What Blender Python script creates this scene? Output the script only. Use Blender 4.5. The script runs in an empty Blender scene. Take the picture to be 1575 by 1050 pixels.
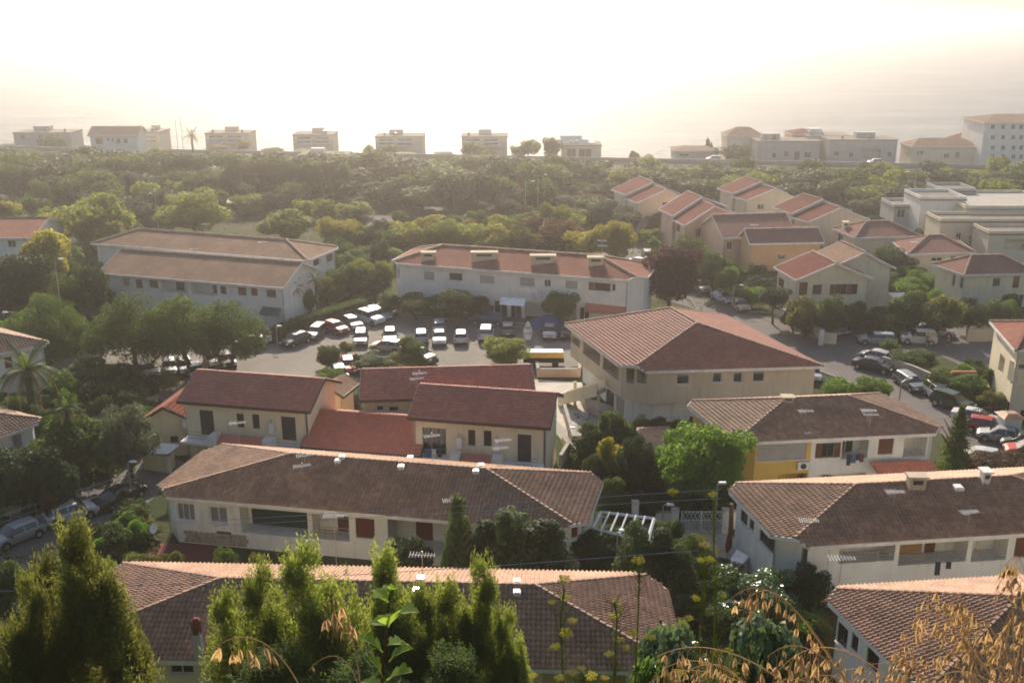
import bpy, math, random
import numpy as np
from mathutils import Vector, Matrix
random.seed(7); np.random.seed(7)
sc = bpy.context.scene
COL = sc.collection
R = math.radians

# ---------------------------------------------------------------- camera, sky, sun, exposure
TILT = R(17.71); CAMZ = 38.0; FPX = 1575.0; CX = 787.5; CY = 525.0
cam_d = bpy.data.cameras.new('camera'); cam = bpy.data.objects.new('camera', cam_d); COL.objects.link(cam)
cam.location = (0, 0, CAMZ); cam.rotation_euler = (R(90) - TILT, 0, 0)
cam_d.sensor_width = 36; cam_d.lens = 36; cam_d.clip_start = 0.05; cam_d.clip_end = 40000
sc.camera = cam
SUN_EL, SUN_AZ = R(30), R(-5.5)          # azimuth from +Y, positive to +X
w = bpy.data.worlds.new('World'); sc.world = w; w.use_nodes = True
nt = w.node_tree; nt.nodes.clear()
sky = nt.nodes.new('ShaderNodeTexSky'); sky.sky_type = 'NISHITA'; sky.sun_disc = False
sky.sun_elevation = SUN_EL; sky.sun_rotation = SUN_AZ; sky.air_density = 1.0; sky.dust_density = 1.2; sky.ozone_density = 0.6
bg = nt.nodes.new('ShaderNodeBackground'); bg.inputs['Strength'].default_value = 0.145
wo = nt.nodes.new('ShaderNodeOutputWorld')
wm = nt.nodes.new('ShaderNodeMix'); wm.data_type = 'RGBA'; wm.blend_type = 'MULTIPLY'; wm.inputs[0].default_value = 1; wm.inputs[7].default_value = (1.0, .915, .875, 1)
nt.links.new(sky.outputs[0], wm.inputs[6]); nt.links.new(wm.outputs[2], bg.inputs[0]); nt.links.new(bg.outputs[0], wo.inputs[0])
sl = bpy.data.lights.new('sun', 'SUN'); sl.energy = 5.0; sl.angle = R(0.6); sl.color = (1.0, 0.88, 0.72)
so = bpy.data.objects.new('sun', sl); COL.objects.link(so); so.location = (-10, 100, 90)
sdir = Vector((math.sin(SUN_AZ) * math.cos(SUN_EL), math.cos(SUN_AZ) * math.cos(SUN_EL), math.sin(SUN_EL)))
so.rotation_euler = sdir.to_track_quat('Z', 'Y').to_euler()
sc.view_settings.view_transform = 'Standard'; sc.view_settings.look = 'None'
sc.view_settings.gamma = 1; sc.view_settings.use_curve_mapping = False
sc.view_settings.exposure = 0.4
cy = sc.cycles
cy.use_denoising = True; cy.filter_width = 1.8
try: cy.denoiser = 'OPENIMAGEDENOISE'
except Exception: pass
cy.max_bounces = 6; cy.diffuse_bounces = 3; cy.glossy_bounces = 2; cy.transmission_bounces = 3
cy.volume_bounces = 1; cy.transparent_max_bounces = 6; cy.sample_clamp_indirect = 6
cy.sample_clamp_direct = 0; cy.caustics_reflective = False; cy.caustics_refractive = False

# ---------------------------------------------------------------- pixel (1575x1050 photo) -> world helpers
_c, _s = math.cos(TILT), math.sin(TILT)
def ray(x, y):
    dx = (x - CX) / FPX; dy = -(y - CY) / FPX
    return Vector((dx, _c + dy * _s, -_s + dy * _c))
def P(x, y, z=0.0):
    d = ray(x, y); t = (z - CAMZ) / d.z
    return Vector((d.x * t, d.y * t, z))
def PY(x, y, Y):
    d = ray(x, y); t = Y / d.y
    return Vector((d.x * t, Y, CAMZ + d.z * t))
def PD(x, y, D):
    return Vector((0, 0, CAMZ)) + ray(x, y) * D
def Q(p):
    dep = p.y * _c - (p.z - CAMZ) * _s; up = p.y * _s + (p.z - CAMZ) * _c
    return CX + FPX * p.x / dep, CY - FPX * up / dep, dep
def yE(x): return 277 - 0.144 * x
def sst(a, b, t):
    t = min(1, max(0, (t - a) / (b - a))); return t * t * (3 - 2 * t)
def ground(x, y):
    if y < 43:
        z = 36.35 * (1 - max(0, y) / 43)
        z += 0.35 * math.sin(x * .35 + y * .2) * sst(4, 12, y) * (1 - sst(36, 43, y))
        return z
    e = yE(x)
    if y > e - 12:
        z = 1.2 * sst(e - 12, e - 3, y)
        z += -4.2 * sst(e + 4, e + 14, y) - 3.2 * sst(e + 30, e + 46, y)
        return z
    return 0.0

# ---------------------------------------------------------------- materials
M = {}
def newmat(name):
    m = bpy.data.materials.new(name); m.use_nodes = True; M[name] = m
    t = m.node_tree; b = t.nodes['Principled BSDF']; return m, t, b
def N(t, k, **kw):
    n = t.nodes.new(k)
    for a, v in kw.items(): setattr(n, a, v)
    return n
def mixc(t, fac, a, b, mode='MIX'):
    n = N(t, 'ShaderNodeMix', data_type='RGBA', blend_type=mode)
    for s, v in ((0, fac), (6, a), (7, b)):
        if hasattr(v, 'links'): t.links.new(v, n.inputs[s])
        elif s == 0: n.inputs[0].default_value = v
        else: n.inputs[s].default_value = (*v, 1)
    return n.outputs[2]
def ramp(t, fac, lo, hi):
    n = N(t, 'ShaderNodeMapRange'); t.links.new(fac, n.inputs[0]); n.inputs[1].default_value = lo; n.inputs[2].default_value = hi
    return n.outputs[0]
def noise(t, scale, detail=4, vec=None, rough=.55):
    n = N(t, 'ShaderNodeTexNoise'); n.inputs['Scale'].default_value = scale; n.inputs['Detail'].default_value = detail
    n.inputs['Roughness'].default_value = rough
    if vec is None:
        g = N(t, 'ShaderNodeNewGeometry'); vec = g.outputs['Position']
    t.links.new(vec, n.inputs['Vector']); return n.outputs['Fac']
def bump(t, b, h, strength, dist):
    n = N(t, 'ShaderNodeBump'); n.inputs['Strength'].default_value = strength; n.inputs['Distance'].default_value = dist
    t.links.new(h, n.inputs['Height']); t.links.new(n.outputs[0], b.inputs['Normal'])
def plain(name, c, rough=.7, c2=None, sc1=1.5, metal=0, spec=.4, bmp=0, island=0):
    m, t, b = newmat(name)
    c2 = c2 or tuple(x * .78 for x in c)
    f = ramp(t, noise(t, sc1, 6), .35, .68)
    col = mixc(t, f, c, c2)
    if island:
        g = N(t, 'ShaderNodeNewGeometry')
        v = N(t, 'ShaderNodeMapRange'); t.links.new(g.outputs['Random Per Island'], v.inputs[0]); v.inputs[3].default_value = 1 - island; v.inputs[4].default_value = 1 + island
        cc = N(t, 'ShaderNodeVectorMath', operation='SCALE'); t.links.new(col, cc.inputs[0]); t.links.new(v.outputs[0], cc.inputs['Scale']); col = cc.outputs[0]
    t.links.new(col, b.inputs['Base Color'])
    b.inputs['Roughness'].default_value = rough; b.inputs['Metallic'].default_value = metal; b.inputs['Specular IOR Level'].default_value = spec
    if bmp: bump(t, b, noise(t, sc1 * 12, 5), .5, bmp)
    return m
def wallmat(name, c, dirt=(.35, .3, .24), amt=.45):
    m, t, b = newmat(name)
    g = N(t, 'ShaderNodeNewGeometry'); mp = N(t, 'ShaderNodeMapping'); mp.inputs['Scale'].default_value = (1.6, 1.6, .22)
    t.links.new(g.outputs['Position'], mp.inputs[0])
    f1 = ramp(t, noise(t, 1.4, 6, mp.outputs[0], .65), .5, .82); f2 = ramp(t, noise(t, .5, 5), .4, .75)
    a = mixc(t, f2, c, tuple(x * .86 for x in c))
    n = N(t, 'ShaderNodeMath', operation='MULTIPLY'); t.links.new(f1, n.inputs[0]); n.inputs[1].default_value = amt
    a = mixc(t, n.outputs[0], a, dirt)
    t.links.new(a, b.inputs['Base Color']); b.inputs['Roughness'].default_value = .88; b.inputs['Specular IOR Level'].default_value = .2
    bump(t, b, noise(t, 14, 4), .3, .02); return m
def tilemat(name, c1, c2, c3=None):            # for modelled tiles: one tone per tile
    m, t, b = newmat(name)
    g = N(t, 'ShaderNodeNewGeometry')
    a = mixc(t, g.outputs['Random Per Island'], c1, c2)
    f = ramp(t, noise(t, .55, 6, None, .7), .42, .75)
    a = mixc(t, f, a, c3 or tuple(x * .6 for x in c1))
    f = ramp(t, noise(t, 2.3, 6, None, .75), .52, .75)
    n = N(t, 'ShaderNodeMath', operation='MULTIPLY'); t.links.new(f, n.inputs[0]); n.inputs[1].default_value = .35
    a = mixc(t, n.outputs[0], a, (.30, .27, .19))
    t.links.new(a, b.inputs['Base Color']); b.inputs['Roughness'].default_value = .62; b.inputs['Specular IOR Level'].default_value = .35
    bump(t, b, noise(t, 30, 3), .3, .01); return m
def roofmat(name, c1, c2, c3=None, tw=.3, th=.36, depth=.05):   # for far roofs: rows from the UV in metres
    m, t, b = newmat(name)
    uv = N(t, 'ShaderNodeUVMap'); sp = N(t, 'ShaderNodeSeparateXYZ'); t.links.new(uv.outputs[0], sp.inputs[0])
    def mth(op, a, bb=None):
        n = N(t, 'ShaderNodeMath', operation=op)
        for i, v in ((0, a), (1, bb)):
            if v is None: continue
            if hasattr(v, 'links'): t.links.new(v, n.inputs[i])
            else: n.inputs[i].default_value = v
        return n.outputs[0]
    U = mth('DIVIDE', sp.outputs[0], tw); V = mth('DIVIDE', sp.outputs[1], th)
    fu = mth('FLOOR', U); fv = mth('FLOOR', V)
    cb = N(t, 'ShaderNodeCombineXYZ'); t.links.new(fu, cb.inputs[0]); t.links.new(fv, cb.inputs[1])
    wn = N(t, 'ShaderNodeTexWhiteNoise'); t.links.new(cb.outputs[0], wn.inputs[0])
    a = mixc(t, wn.outputs['Value'], c1, c2)
    f = ramp(t, noise(t, .4, 6, None, .7), .4, .75)
    a = mixc(t, f, a, c3 or tuple(x * .65 for x in c1))
    t.links.new(a, b.inputs['Base Color']); b.inputs['Roughness'].default_value = .9; b.inputs['Specular IOR Level'].default_value = .08
    hu = mth('SINE', mth('MULTIPLY', mth('FRACT', U), math.pi)); hv = mth('SUBTRACT', 1.0, mth('FRACT', V))
    h = mth('ADD', mth('MULTIPLY', hu, .7), hv)
    bump(t, b, h, .9, depth); return m
def leafmat(name, c1, c2, trans=None, tf=.42, rough=.6, spec=.15):
    if name.startswith('leaf'): c1 = (c1[0] * 1.2, c1[1] * 1.27, c1[2] * 1.2); c2 = (c2[0] * 1.2, c2[1] * 1.27, c2[2] * 1.2); trans = trans and (trans[0] * 1.05, min(1, trans[1] * 1.05), trans[2])
    m, t, b = newmat(name)
    g = N(t, 'ShaderNodeNewGeometry'); oi = N(t, 'ShaderNodeObjectInfo')
    a = mixc(t, g.outputs['Random Per Island'], c1, c2)
    v = N(t, 'ShaderNodeMapRange'); t.links.new(oi.outputs['Random'], v.inputs[0]); v.inputs[3].default_value = .75; v.inputs[4].default_value = 1.2
    s2 = N(t, 'ShaderNodeVectorMath', operation='SCALE'); t.links.new(a, s2.inputs[0]); t.links.new(v.outputs[0], s2.inputs['Scale'])
    t.links.new(s2.outputs[0], b.inputs['Base Color']); b.inputs['Roughness'].default_value = rough; b.inputs['Specular IOR Level'].default_value = spec
    tr = N(t, 'ShaderNodeBsdfTranslucent')
    tc = trans or tuple(min(1, x * 2.2) for x in c2)
    s3 = N(t, 'ShaderNodeVectorMath', operation='SCALE'); s3.inputs[0].default_value = tc; t.links.new(v.outputs[0], s3.inputs['Scale'])
    t.links.new(s3.outputs[0], tr.inputs[0])
    mx = N(t, 'ShaderNodeMixShader'); mx.inputs[0].default_value = tf
    t.links.new(b.outputs[0], mx.inputs[1]); t.links.new(tr.outputs[0], mx.inputs[2])
    t.links.new(mx.outputs[0], t.nodes['Material Output'].inputs[0]); return m
def glassy(name, c, rough=.08, spec=.6):
    m, t, b = newmat(name); b.inputs['Base Color'].default_value = (*c, 1); b.inputs['Roughness'].default_value = rough
    b.inputs['Specular IOR Level'].default_value = spec; return m
def paint(name, c, metal=.0, rough=.45):
    m, t, b = newmat(name)
    f = ramp(t, noise(t, 2.5, 5), .5, .8)
    t.links.new(mixc(t, f, c, tuple(x * .85 + .02 for x in c)), b.inputs['Base Color'])
    b.inputs['Metallic'].default_value = metal; b.inputs['Roughness'].default_value = rough
    b.inputs['Coat Weight'].default_value = .12; b.inputs['Coat Roughness'].default_value = .25; b.inputs['Specular IOR Level'].default_value = .3; return m

tilemat('tile_brown', (.34, .20, .12), (.50, .305, .195), (.21, .13, .085))
tilemat('tile_brown_dark', (.34, .195, .125), (.52, .30, .20), (.21, .13, .09))
tilemat('tile_red', (.42, .155, .105), (.54, .21, .145), (.33, .14, .10))
tilemat('tile_orange', (.50, .165, .105), (.60, .21, .13), (.42, .15, .105))
tilemat('tile_big', (.38, .155, .10), (.48, .205, .135), (.29, .13, .09))
roofmat('roof_brown', (.27, .155, .11), (.36, .21, .15))
roofmat('roof_rust', (.27, .12, .085), (.34, .155, .11))
roofmat('roof_red', (.15, .045, .036), (.21, .062, .048))
roofmat('roof_pink', (.22, .115, .09), (.28, .145, .115), (.18, .105, .085))
roofmat('roof_orange', (.45, .15, .08), (.55, .2, .1))
roofmat('roof_grey', (.24, .155, .105), (.30, .195, .135))
wallmat('wall_white', (.80, .77, .70)); wallmat('wall_cream', (.78, .68, .48)); wallmat('wall_yellow', (.72, .47, .12), (.4, .28, .1))
wallmat('wall_orange', (.72, .42, .22), (.4, .25, .15), .3); wallmat('wall_beige', (.56, .47, .34), (.30, .24, .17), .6); wallmat('wall_grey', (.5, .48, .44), (.25, .23, .2), .6)
wallmat('wall_pale', (.78, .66, .48)); wallmat('wall_peach', (.80, .52, .34), (.5, .35, .25), .3)
plain('fascia_white', (.78, .76, .72), .6); plain('fascia_dark', (.06, .05, .045), .6)
plain('soffit', (.6, .56, .5), .85)
plain('cap_brown', (.34, .20, .13), .7, island=.25); plain('cap_tan', (.5, .33, .23), .7, island=.2)
plain('frame_white', (.75, .74, .72), .5); plain('frame_brown', (.13, .055, .03), .5)
plain('shutter_brown', (.16, .055, .03), .6); plain('shutter_red', (.14, .03, .02), .6); plain('shutter_dark', (.035, .035, .035), .6)
plain('shutter_grey', (.42, .40, .39), .6); plain('shutter_tan', (.45, .26, .11), .6)
glassy('glass', (.018, .022, .026)); glassy('glass_pale', (.22, .22, .24), .15)
plain('dark_inside', (.04, .035, .03), .9); plain('green_blind', (.012, .045, .035), .7)
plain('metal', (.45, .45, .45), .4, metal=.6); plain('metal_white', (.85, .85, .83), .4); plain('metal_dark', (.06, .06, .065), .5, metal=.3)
plain('wood', (.22, .12, .06), .8); plain('wood_dark', (.08, .05, .035), .8)
plain('roof_felt', (.20, .17, .14), .95, sc1=.6); plain('concrete', (.42, .39, .34), .9, sc1=.8, bmp=.02); plain('stone_tan', (.42, .36, .28), .9, (.25, .21, .16), sc1=4, bmp=.05, island=.25)
plain('white_plastic', (.82, .82, .8), .4); plain('cloth_dark', (.05, .055, .08), .9); plain('cloth_green', (.03, .11, .09), .9); plain('cloth_white', (.8, .8, .78), .9)
plain('cloth_red', (.4, .03, .03), .8); plain('cloth_blue', (.10, .14, .28), .7); plain('skin', (.5, .3, .2), .6)
plain('flue_red', (.20, .05, .035), .8); plain('terracotta', (.42, .16, .09), .8); plain('rust_brown', (.15, .07, .05), .8)
plain('bark', (.11, .08, .055), .95, (.06, .045, .03), sc1=5, bmp=.04); plain('bark_pale', (.22, .17, .12), .95, sc1=5)
plain('rubber', (.015, .015, .015), .9, spec=.2); plain('yellow_paint', (.75, .45, .03), .4); plain('paving_red', (.17, .045, .035), .9, sc1=.7)
plain('tarp_blue', (.10, .13, .28), .6); plain('pave_pale', (.62, .56, .47), .9, sc1=.6, bmp=.01)
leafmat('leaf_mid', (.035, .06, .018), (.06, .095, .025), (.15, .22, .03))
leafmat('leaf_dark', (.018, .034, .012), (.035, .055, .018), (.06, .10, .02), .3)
leafmat('leaf_light', (.07, .10, .02), (.12, .15, .03), (.36, .40, .05), .5)
leafmat('leaf_yellow', (.10, .11, .02), (.17, .16, .03), (.50, .44, .06), .5)
leafmat('leaf_bright', (.05, .10, .018), (.085, .16, .03), (.26, .42, .04), .5)
leafmat('leaf_pine', (.028, .05, .015), (.055, .085, .022), (.16, .24, .04), .35)
leafmat('leaf_olive', (.07, .085, .05), (.11, .125, .08), (.16, .18, .09), .35)
leafmat('leaf_purple', (.03, .014, .014), (.05, .025, .018), (.12, .04, .03), .35)
leafmat('leaf_red', (.075, .05, .03), (.11, .065, .035), (.22, .12, .05), .4)
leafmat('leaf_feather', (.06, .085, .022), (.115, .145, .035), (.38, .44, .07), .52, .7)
leafmat('leaf_gold', (.06, .07, .02), (.10, .105, .028), (.28, .29, .05), .45)
leafmat('leaf_gloss', (.03, .07, .018), (.06, .11, .03), (.18, .30, .05), .3, .28, .6)
leafmat('leaf_silver', (.10, .14, .08), (.2, .24, .16), (.2, .28, .10), .3, .3, .6)
leafmat('leaf_plant', (.08, .125, .025), (.11, .16, .035), (.32, .44, .06), .5)
leafmat('oat', (.40, .28, .14), (.58, .42, .23), (.72, .48, .22), .45)
leafmat('umbel', (.42, .38, .05), (.55, .48, .08), (.55, .48, .06), .35)
leafmat('petal_pink', (.4, .12, .14), (.5, .2, .2), (.6, .3, .3), .4); leafmat('petal_white', (.6, .55, .48), (.7, .66, .6), (.7, .6, .5), .4)
for n_, c_, me_ in (('white', (.52, .52, .50), 0), ('silver', (.32, .33, .34), .4), ('grey', (.2, .21, .22), .5), ('black', (.02, .02, .022), .1), ('red', (.38, .025, .02), .1),
                    ('blue', (.04, .07, .16), .3), ('green', (.02, .05, .04), .3), ('beige', (.45, .38, .28), .4), ('lightblue', (.35, .42, .5), .4)):
    paint('paint_' + n_, c_, me_)
glassy('car_glass', (.012, .014, .016), .04, .8)
glassy('lamp_clear', (.75, .75, .72), .12); glassy('lamp_red', (.45, .01, .01), .2)

# ground
m, t, b = newmat('ground_earth')
f = ramp(t, noise(t, .06, 6), .42, .6); f2 = ramp(t, noise(t, 1.2, 6), .4, .7)
a = mixc(t, f, (.04, .065, .02), (.085, .08, .04)); a = mixc(t, f2, a, (.05, .06, .025))
t.links.new(a, b.inputs['Base Color']); b.inputs['Roughness'].default_value = .95; b.inputs['Specular IOR Level'].default_value = .1
bump(t, b, noise(t, 3, 6), .8, .15)
def asphalt(name, c):
    m, t, b = newmat(name)
    f = ramp(t, noise(t, .12, 6, None, .65), .4, .7); a = mixc(t, f, c, tuple(x * .72 for x in c))
    f = ramp(t, noise(t, 1.5, 6, None, .7), .55, .75)
    n = N(t, 'ShaderNodeMath', operation='MULTIPLY'); t.links.new(f, n.inputs[0]); n.inputs[1].default_value = .35
    a = mixc(t, n.outputs[0], a, tuple(x * .5 for x in c))
    v = N(t, 'ShaderNodeTexVoronoi', feature='DISTANCE_TO_EDGE'); v.inputs['Scale'].default_value = .22
    g = N(t, 'ShaderNodeNewGeometry'); ad = N(t, 'ShaderNodeVectorMath', operation='ADD'); t.links.new(g.outputs['Position'], ad.inputs[0])
    nn = N(t, 'ShaderNodeTexNoise'); nn.inputs['Scale'].default_value = .7; t.links.new(nn.outputs['Color'], ad.inputs[1]); t.links.new(ad.outputs[0], v.inputs['Vector'])
    cr = ramp(t, v.outputs['Distance'], .012, .004); n2 = N(t, 'ShaderNodeMath', operation='MULTIPLY'); t.links.new(cr, n2.inputs[0]); n2.inputs[1].default_value = .5
    a = mixc(t, n2.outputs[0], a, tuple(x * .35 for x in c))
    t.links.new(a, b.inputs['Base Color']); b.inputs['Roughness'].default_value = .85; b.inputs['Specular IOR Level'].default_value = .25
    bump(t, b, noise(t, 20, 4), .4, .015)
asphalt('asphalt', (.15, .135, .125)); asphalt('asphalt_dusty', (.24, .21, .175)); asphalt('dirt_path', (.15, .12, .10)); asphalt('dark_soil', (.06, .048, .04))
m, t, b = newmat('sea_water')
b.inputs['Base Color'].default_value = (.03, .06, .075, 1); b.inputs['Roughness'].default_value = .30; b.inputs['IOR'].default_value = 1.33
g = N(t, 'ShaderNodeNewGeometry'); mp = N(t, 'ShaderNodeMapping'); mp.inputs['Scale'].default_value = (.35, 1.0, 1); t.links.new(g.outputs['Position'], mp.inputs[0])
bump(t, b, noise(t, .28, 8, mp.outputs[0], .68), .9, 3)
rv = N(t, 'ShaderNodeMapRange'); t.links.new(noise(t, .045, 6, mp.outputs[0], .65), rv.inputs[0]); rv.inputs[1].default_value = .35; rv.inputs[2].default_value = .65; rv.inputs[3].default_value = .34; rv.inputs[4].default_value = .48; t.links.new(rv.outputs[0], b.inputs['Roughness'])

# ---------------------------------------------------------------- mesh building helpers
class MB:
    def __init__(s): s.v = []; s.f = []; s.uv = None; s.mi = []
    def face(s, pts, mi=0):
        k = len(s.v); s.v += [tuple(p) for p in pts]; s.f.append(tuple(range(k, k + len(pts)))); s.mi.append(mi)
    def box(s, c, size, rz=0, mi=0, top=None):
        cx, cy, cz = c; hx, hy, hz = size[0] / 2, size[1] / 2, size[2] / 2; tx, ty = top or (1, 1)
        ca, sa = math.cos(rz), math.sin(rz); k = len(s.v)
        for dz in (-1, 1):
            for dx, dy in ((-1, -1), (1, -1), (1, 1), (-1, 1)):
                x, y = dx * hx * (tx if dz > 0 else 1), dy * hy * (ty if dz > 0 else 1)
                s.v.append((cx + x * ca - y * sa, cy + x * sa + y * ca, cz + dz * hz))
        for f in ((0, 3, 2, 1), (4, 5, 6, 7), (0, 1, 5, 4), (1, 2, 6, 5), (2, 3, 7, 6), (3, 0, 4, 7)):
            s.f.append(tuple(k + i for i in f)); s.mi.append(mi)
    def obox(s, o, ax, ay, az, mi=0):      # corner o and three edge vectors
        o, ax, ay, az = map(Vector, (o, ax, ay, az)); k = len(s.v)
        for d in (Vector(), az):
            for p in (o, o + ax, o + ax + ay, o + ay): s.v.append(tuple(p + d))
        fs = ((0, 3, 2, 1), (4, 5, 6, 7), (0, 1, 5, 4), (1, 2, 6, 5), (2, 3, 7, 6), (3, 0, 4, 7))
        if ax.cross(ay).dot(az) < 0: fs = [tuple(reversed(f)) for f in fs]
        for f in fs: s.f.append(tuple(k + i for i in f)); s.mi.append(mi)
    def tube(s, pts, rad, n=6, mi=0, cap=True):
        pts = [Vector(p) for p in pts]; L = len(pts)
        rads = rad if isinstance(rad, (list, tuple)) else [rad] * L
        k = len(s.v); ref = None
        for i, p in enumerate(pts):
            d = (pts[min(i + 1, L - 1)] - pts[max(i - 1, 0)]).normalized()
            a = Vector((0, 0, 1)) if abs(d.z) < .9 else Vector((1, 0, 0))
            u = d.cross(a).normalized(); vv = d.cross(u)
            for j in range(n):
                an = 2 * math.pi * j / n
                s.v.append(tuple(p + (u * math.cos(an) + vv * math.sin(an)) * rads[i]))
        for i in range(L - 1):
            for j in range(n):
                a, b2 = k + i * n + j, k + i * n + (j + 1) % n
                s.f.append((a, b2, b2 + n, a + n)); s.mi.append(mi)
        if cap:
            s.f.append(tuple(k + j for j in range(n))); s.f.append(tuple(k + (L - 1) * n + n - 1 - j for j in range(n))); s.mi += [mi, mi]
    def build(s, name, mats, parent=None, smooth=False, origin=None):
        me = bpy.data.meshes.new(name)
        o0 = Vector(origin) if origin is not None else (wloc(parent) if parent else Vector())
        me.from_pydata([(v[0] - o0.x, v[1] - o0.y, v[2] - o0.z) for v in s.v], [], s.f)
        if not isinstance(mats, (list, tuple)): mats = [mats]
        for mm in mats: me.materials.append(M[mm])
        if len(mats) > 1: me.polygons.foreach_set('material_index', s.mi)
        if smooth: me.polygons.foreach_set('use_smooth', [True] * len(me.polygons))
        if s.uv is not None:
            l = me.uv_layers.new(name='UVMap'); l.data.foreach_set('uv', s.uv)
        me.update()
        o = bpy.data.objects.new(name, me); COL.objects.link(o)
        if parent: o.parent = parent
        elif origin is not None: o.location = o0
        return o
def wloc(o):
    v = Vector(o.location)
    while o.parent: o = o.parent; v += Vector(o.location)
    return v
def tag(o, label, cat, group=None, kind=None):
    o['label'] = label; o['category'] = cat
    if group: o['group'] = group
    if kind: o['kind'] = kind
    return o
def empty(name, loc, label, cat, group=None, rz=0):
    o = bpy.data.objects.new(name, None); COL.objects.link(o); o.location = loc; o.rotation_euler = (0, 0, rz); o.empty_display_size = .5
    return tag(o, label, cat, group)
def struct(o): o['kind'] = 'structure'; return o
def copy_tree(o, parent=None):
    c = o.copy(); COL.objects.link(c); c.parent = parent
    for ch in o.children: copy_tree(ch, c)
    return c

# ---------------------------------------------------------------- the ground, the sea, the roads
def grid_sheet(name, xs, ys, zf, mat):
    mb = MB(); nx = len(xs)
    mb.v = [(x, y, zf(x, y)) for y in ys for x in xs]
    mb.f = [(j * nx + i, j * nx + i + 1, (j + 1) * nx + i + 1, (j + 1) * nx + i) for j in range(len(ys) - 1) for i in range(nx - 1)]
    mb.mi = [0] * len(mb.f)
    return struct(mb.build(name, mat, smooth=True))
xs = [-900, -600, -400, -300] + list(np.arange(-240, 241, 8)) + [300, 400, 600, 900]
ys = [-120, -80, -40, -20, -10, -5] + list(np.arange(0, 48, 2.)) + list(np.arange(48, 224, 8)) + list(np.arange(224, 400, 4))
grid_sheet('ground', [float(x) for x in xs], [float(y) for y in ys], lambda x, y: ground(x, y) if abs(x) < 890 else ground(x, y) - .0, 'ground_earth')
mb = MB(); mb.face([(-30000, 285, -5.2), (30000, 285, -5.2), (30000, 30000, -5.2), (-30000, 30000, -5.2)]); struct(mb.build('sea', 'sea_water'))
ROADS = []
def sheet(name, px, mat, dz, world=None):
    mb = MB(); pts = world or [P(x, y, 0) for x, y in px]
    if name not in ('far_field', 'back_yard', 'garden_paving'): ROADS.append([(p_[0], p_[1]) for p_ in pts])
    A_ = sum(pts[i][0] * pts[(i + 1) % len(pts)][1] - pts[(i + 1) % len(pts)][0] * pts[i][1] for i in range(len(pts)))
    if A_ < 0: pts = pts[::-1]
    mb.face([(p[0], p[1], dz) for p in pts]); return struct(mb.build(name, mat))
sheet('parking_lot', [(-60, 612), (0, 575), (120, 545), (230, 530), (400, 515), (432, 524), (470, 505), (560, 473), (600, 468), (640, 488), (880, 503), (905, 520), (905, 560), (800, 578), (640, 580), (545, 585), (480, 602), (330, 650), (240, 612), (180, 600)], 'asphalt_dusty', .012)
sheet('road', [(960, 415), (1000, 440), (1060, 452), (1095, 452), (1150, 480), (1235, 522), (1300, 516), (1430, 503), (1640, 508), (1640, 560), (1500, 572), (1430, 540), (1340, 545), (1425, 590), (1500, 640), (1560, 660), (1640, 690), (1640, 770), (1520, 740), (1440, 660), (1370, 612), (1245, 566), (1100, 486), (1020, 460), (960, 440)], 'asphalt', .016)
sheet('side_road', [(905, 395), (925, 372), (960, 375), (985, 385), (1000, 440), (960, 440)], 'asphalt', .008)
sheet('pavement', [(1150, 478), (1180, 488), (1300, 512), (1235, 524)], 'dirt_path', .02)
sheet('courtyard', [(795, 582), (895, 588), (905, 640), (870, 660), (850, 640)], 'pave_pale', .02)
sheet('back_yard', [(860, 600), (1000, 640), (1060, 700), (1010, 720), (900, 720), (850, 660)], 'concrete', .014)
sheet('garden_paving', [(985, 800), (1110, 800), (1180, 900), (1060, 940), (985, 900)], 'concrete', .014)
sheet('lane', [(-120, 900), (150, 740), (240, 690), (290, 715), (210, 790), (70, 885), (-60, 930)], 'asphalt', .018)
sheet('terrace', [(232, 835), (330, 838), (400, 880), (400, 930), (200, 900)], 'paving_red', .024)
sheet('coast_road', None, 'asphalt_dusty', 1.225, world=[(-240, yE(-240) - 1.5), (260, yE(260) - 1.5), (260, yE(260) + 3.5), (-240, yE(-240) + 3.5)])
sheet('lower_road', [(0, 272), (130, 272), (130, 277), (0, 279)], 'asphalt_dusty', .02)
sheet('far_field', [(555, 318), (800, 318), (860, 350), (840, 385), (560, 385)], 'dark_soil', .02)
sheet('sports_ground', [(325, 300), (560, 297), (560, 312), (330, 312)], 'pave_pale', .02)
for px in ([(1095, 452), (1150, 480), (1190, 482)], [(1190, 483), (1262, 526)], [(1340, 545), (1425, 590), (1500, 640), (1560, 660)], [(1100, 486), (1245, 566), (1370, 612), (1440, 660)], [(640, 488), (880, 503)], [(545, 585), (640, 580), (800, 578)]):
    mb = MB()
    for i in range(len(px) - 1):
        a, b_ = P(*px[i]), P(*px[i + 1]); n_ = Vector((-(b_ - a).y, (b_ - a).x, 0)).normalized() * .16; mb.obox(a, b_ - a, n_, (0, 0, .12))
    struct(mb.build('kerb', 'concrete', origin=P(*px[0])))
# railway parapet along the coast
mb = MB(); A_ = Vector((-240, yE(-240) - 2, .8)); B_ = Vector((260, yE(260) - 2, .8)); d_ = (B_ - A_)
mb.obox(A_, d_, (0, .4, 0), (0, 0, 1.3)); tag(mb.build('coast_wall', 'concrete', origin=A_), 'long low grey parapet along the coast road behind the tree belt', 'wall')

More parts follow.
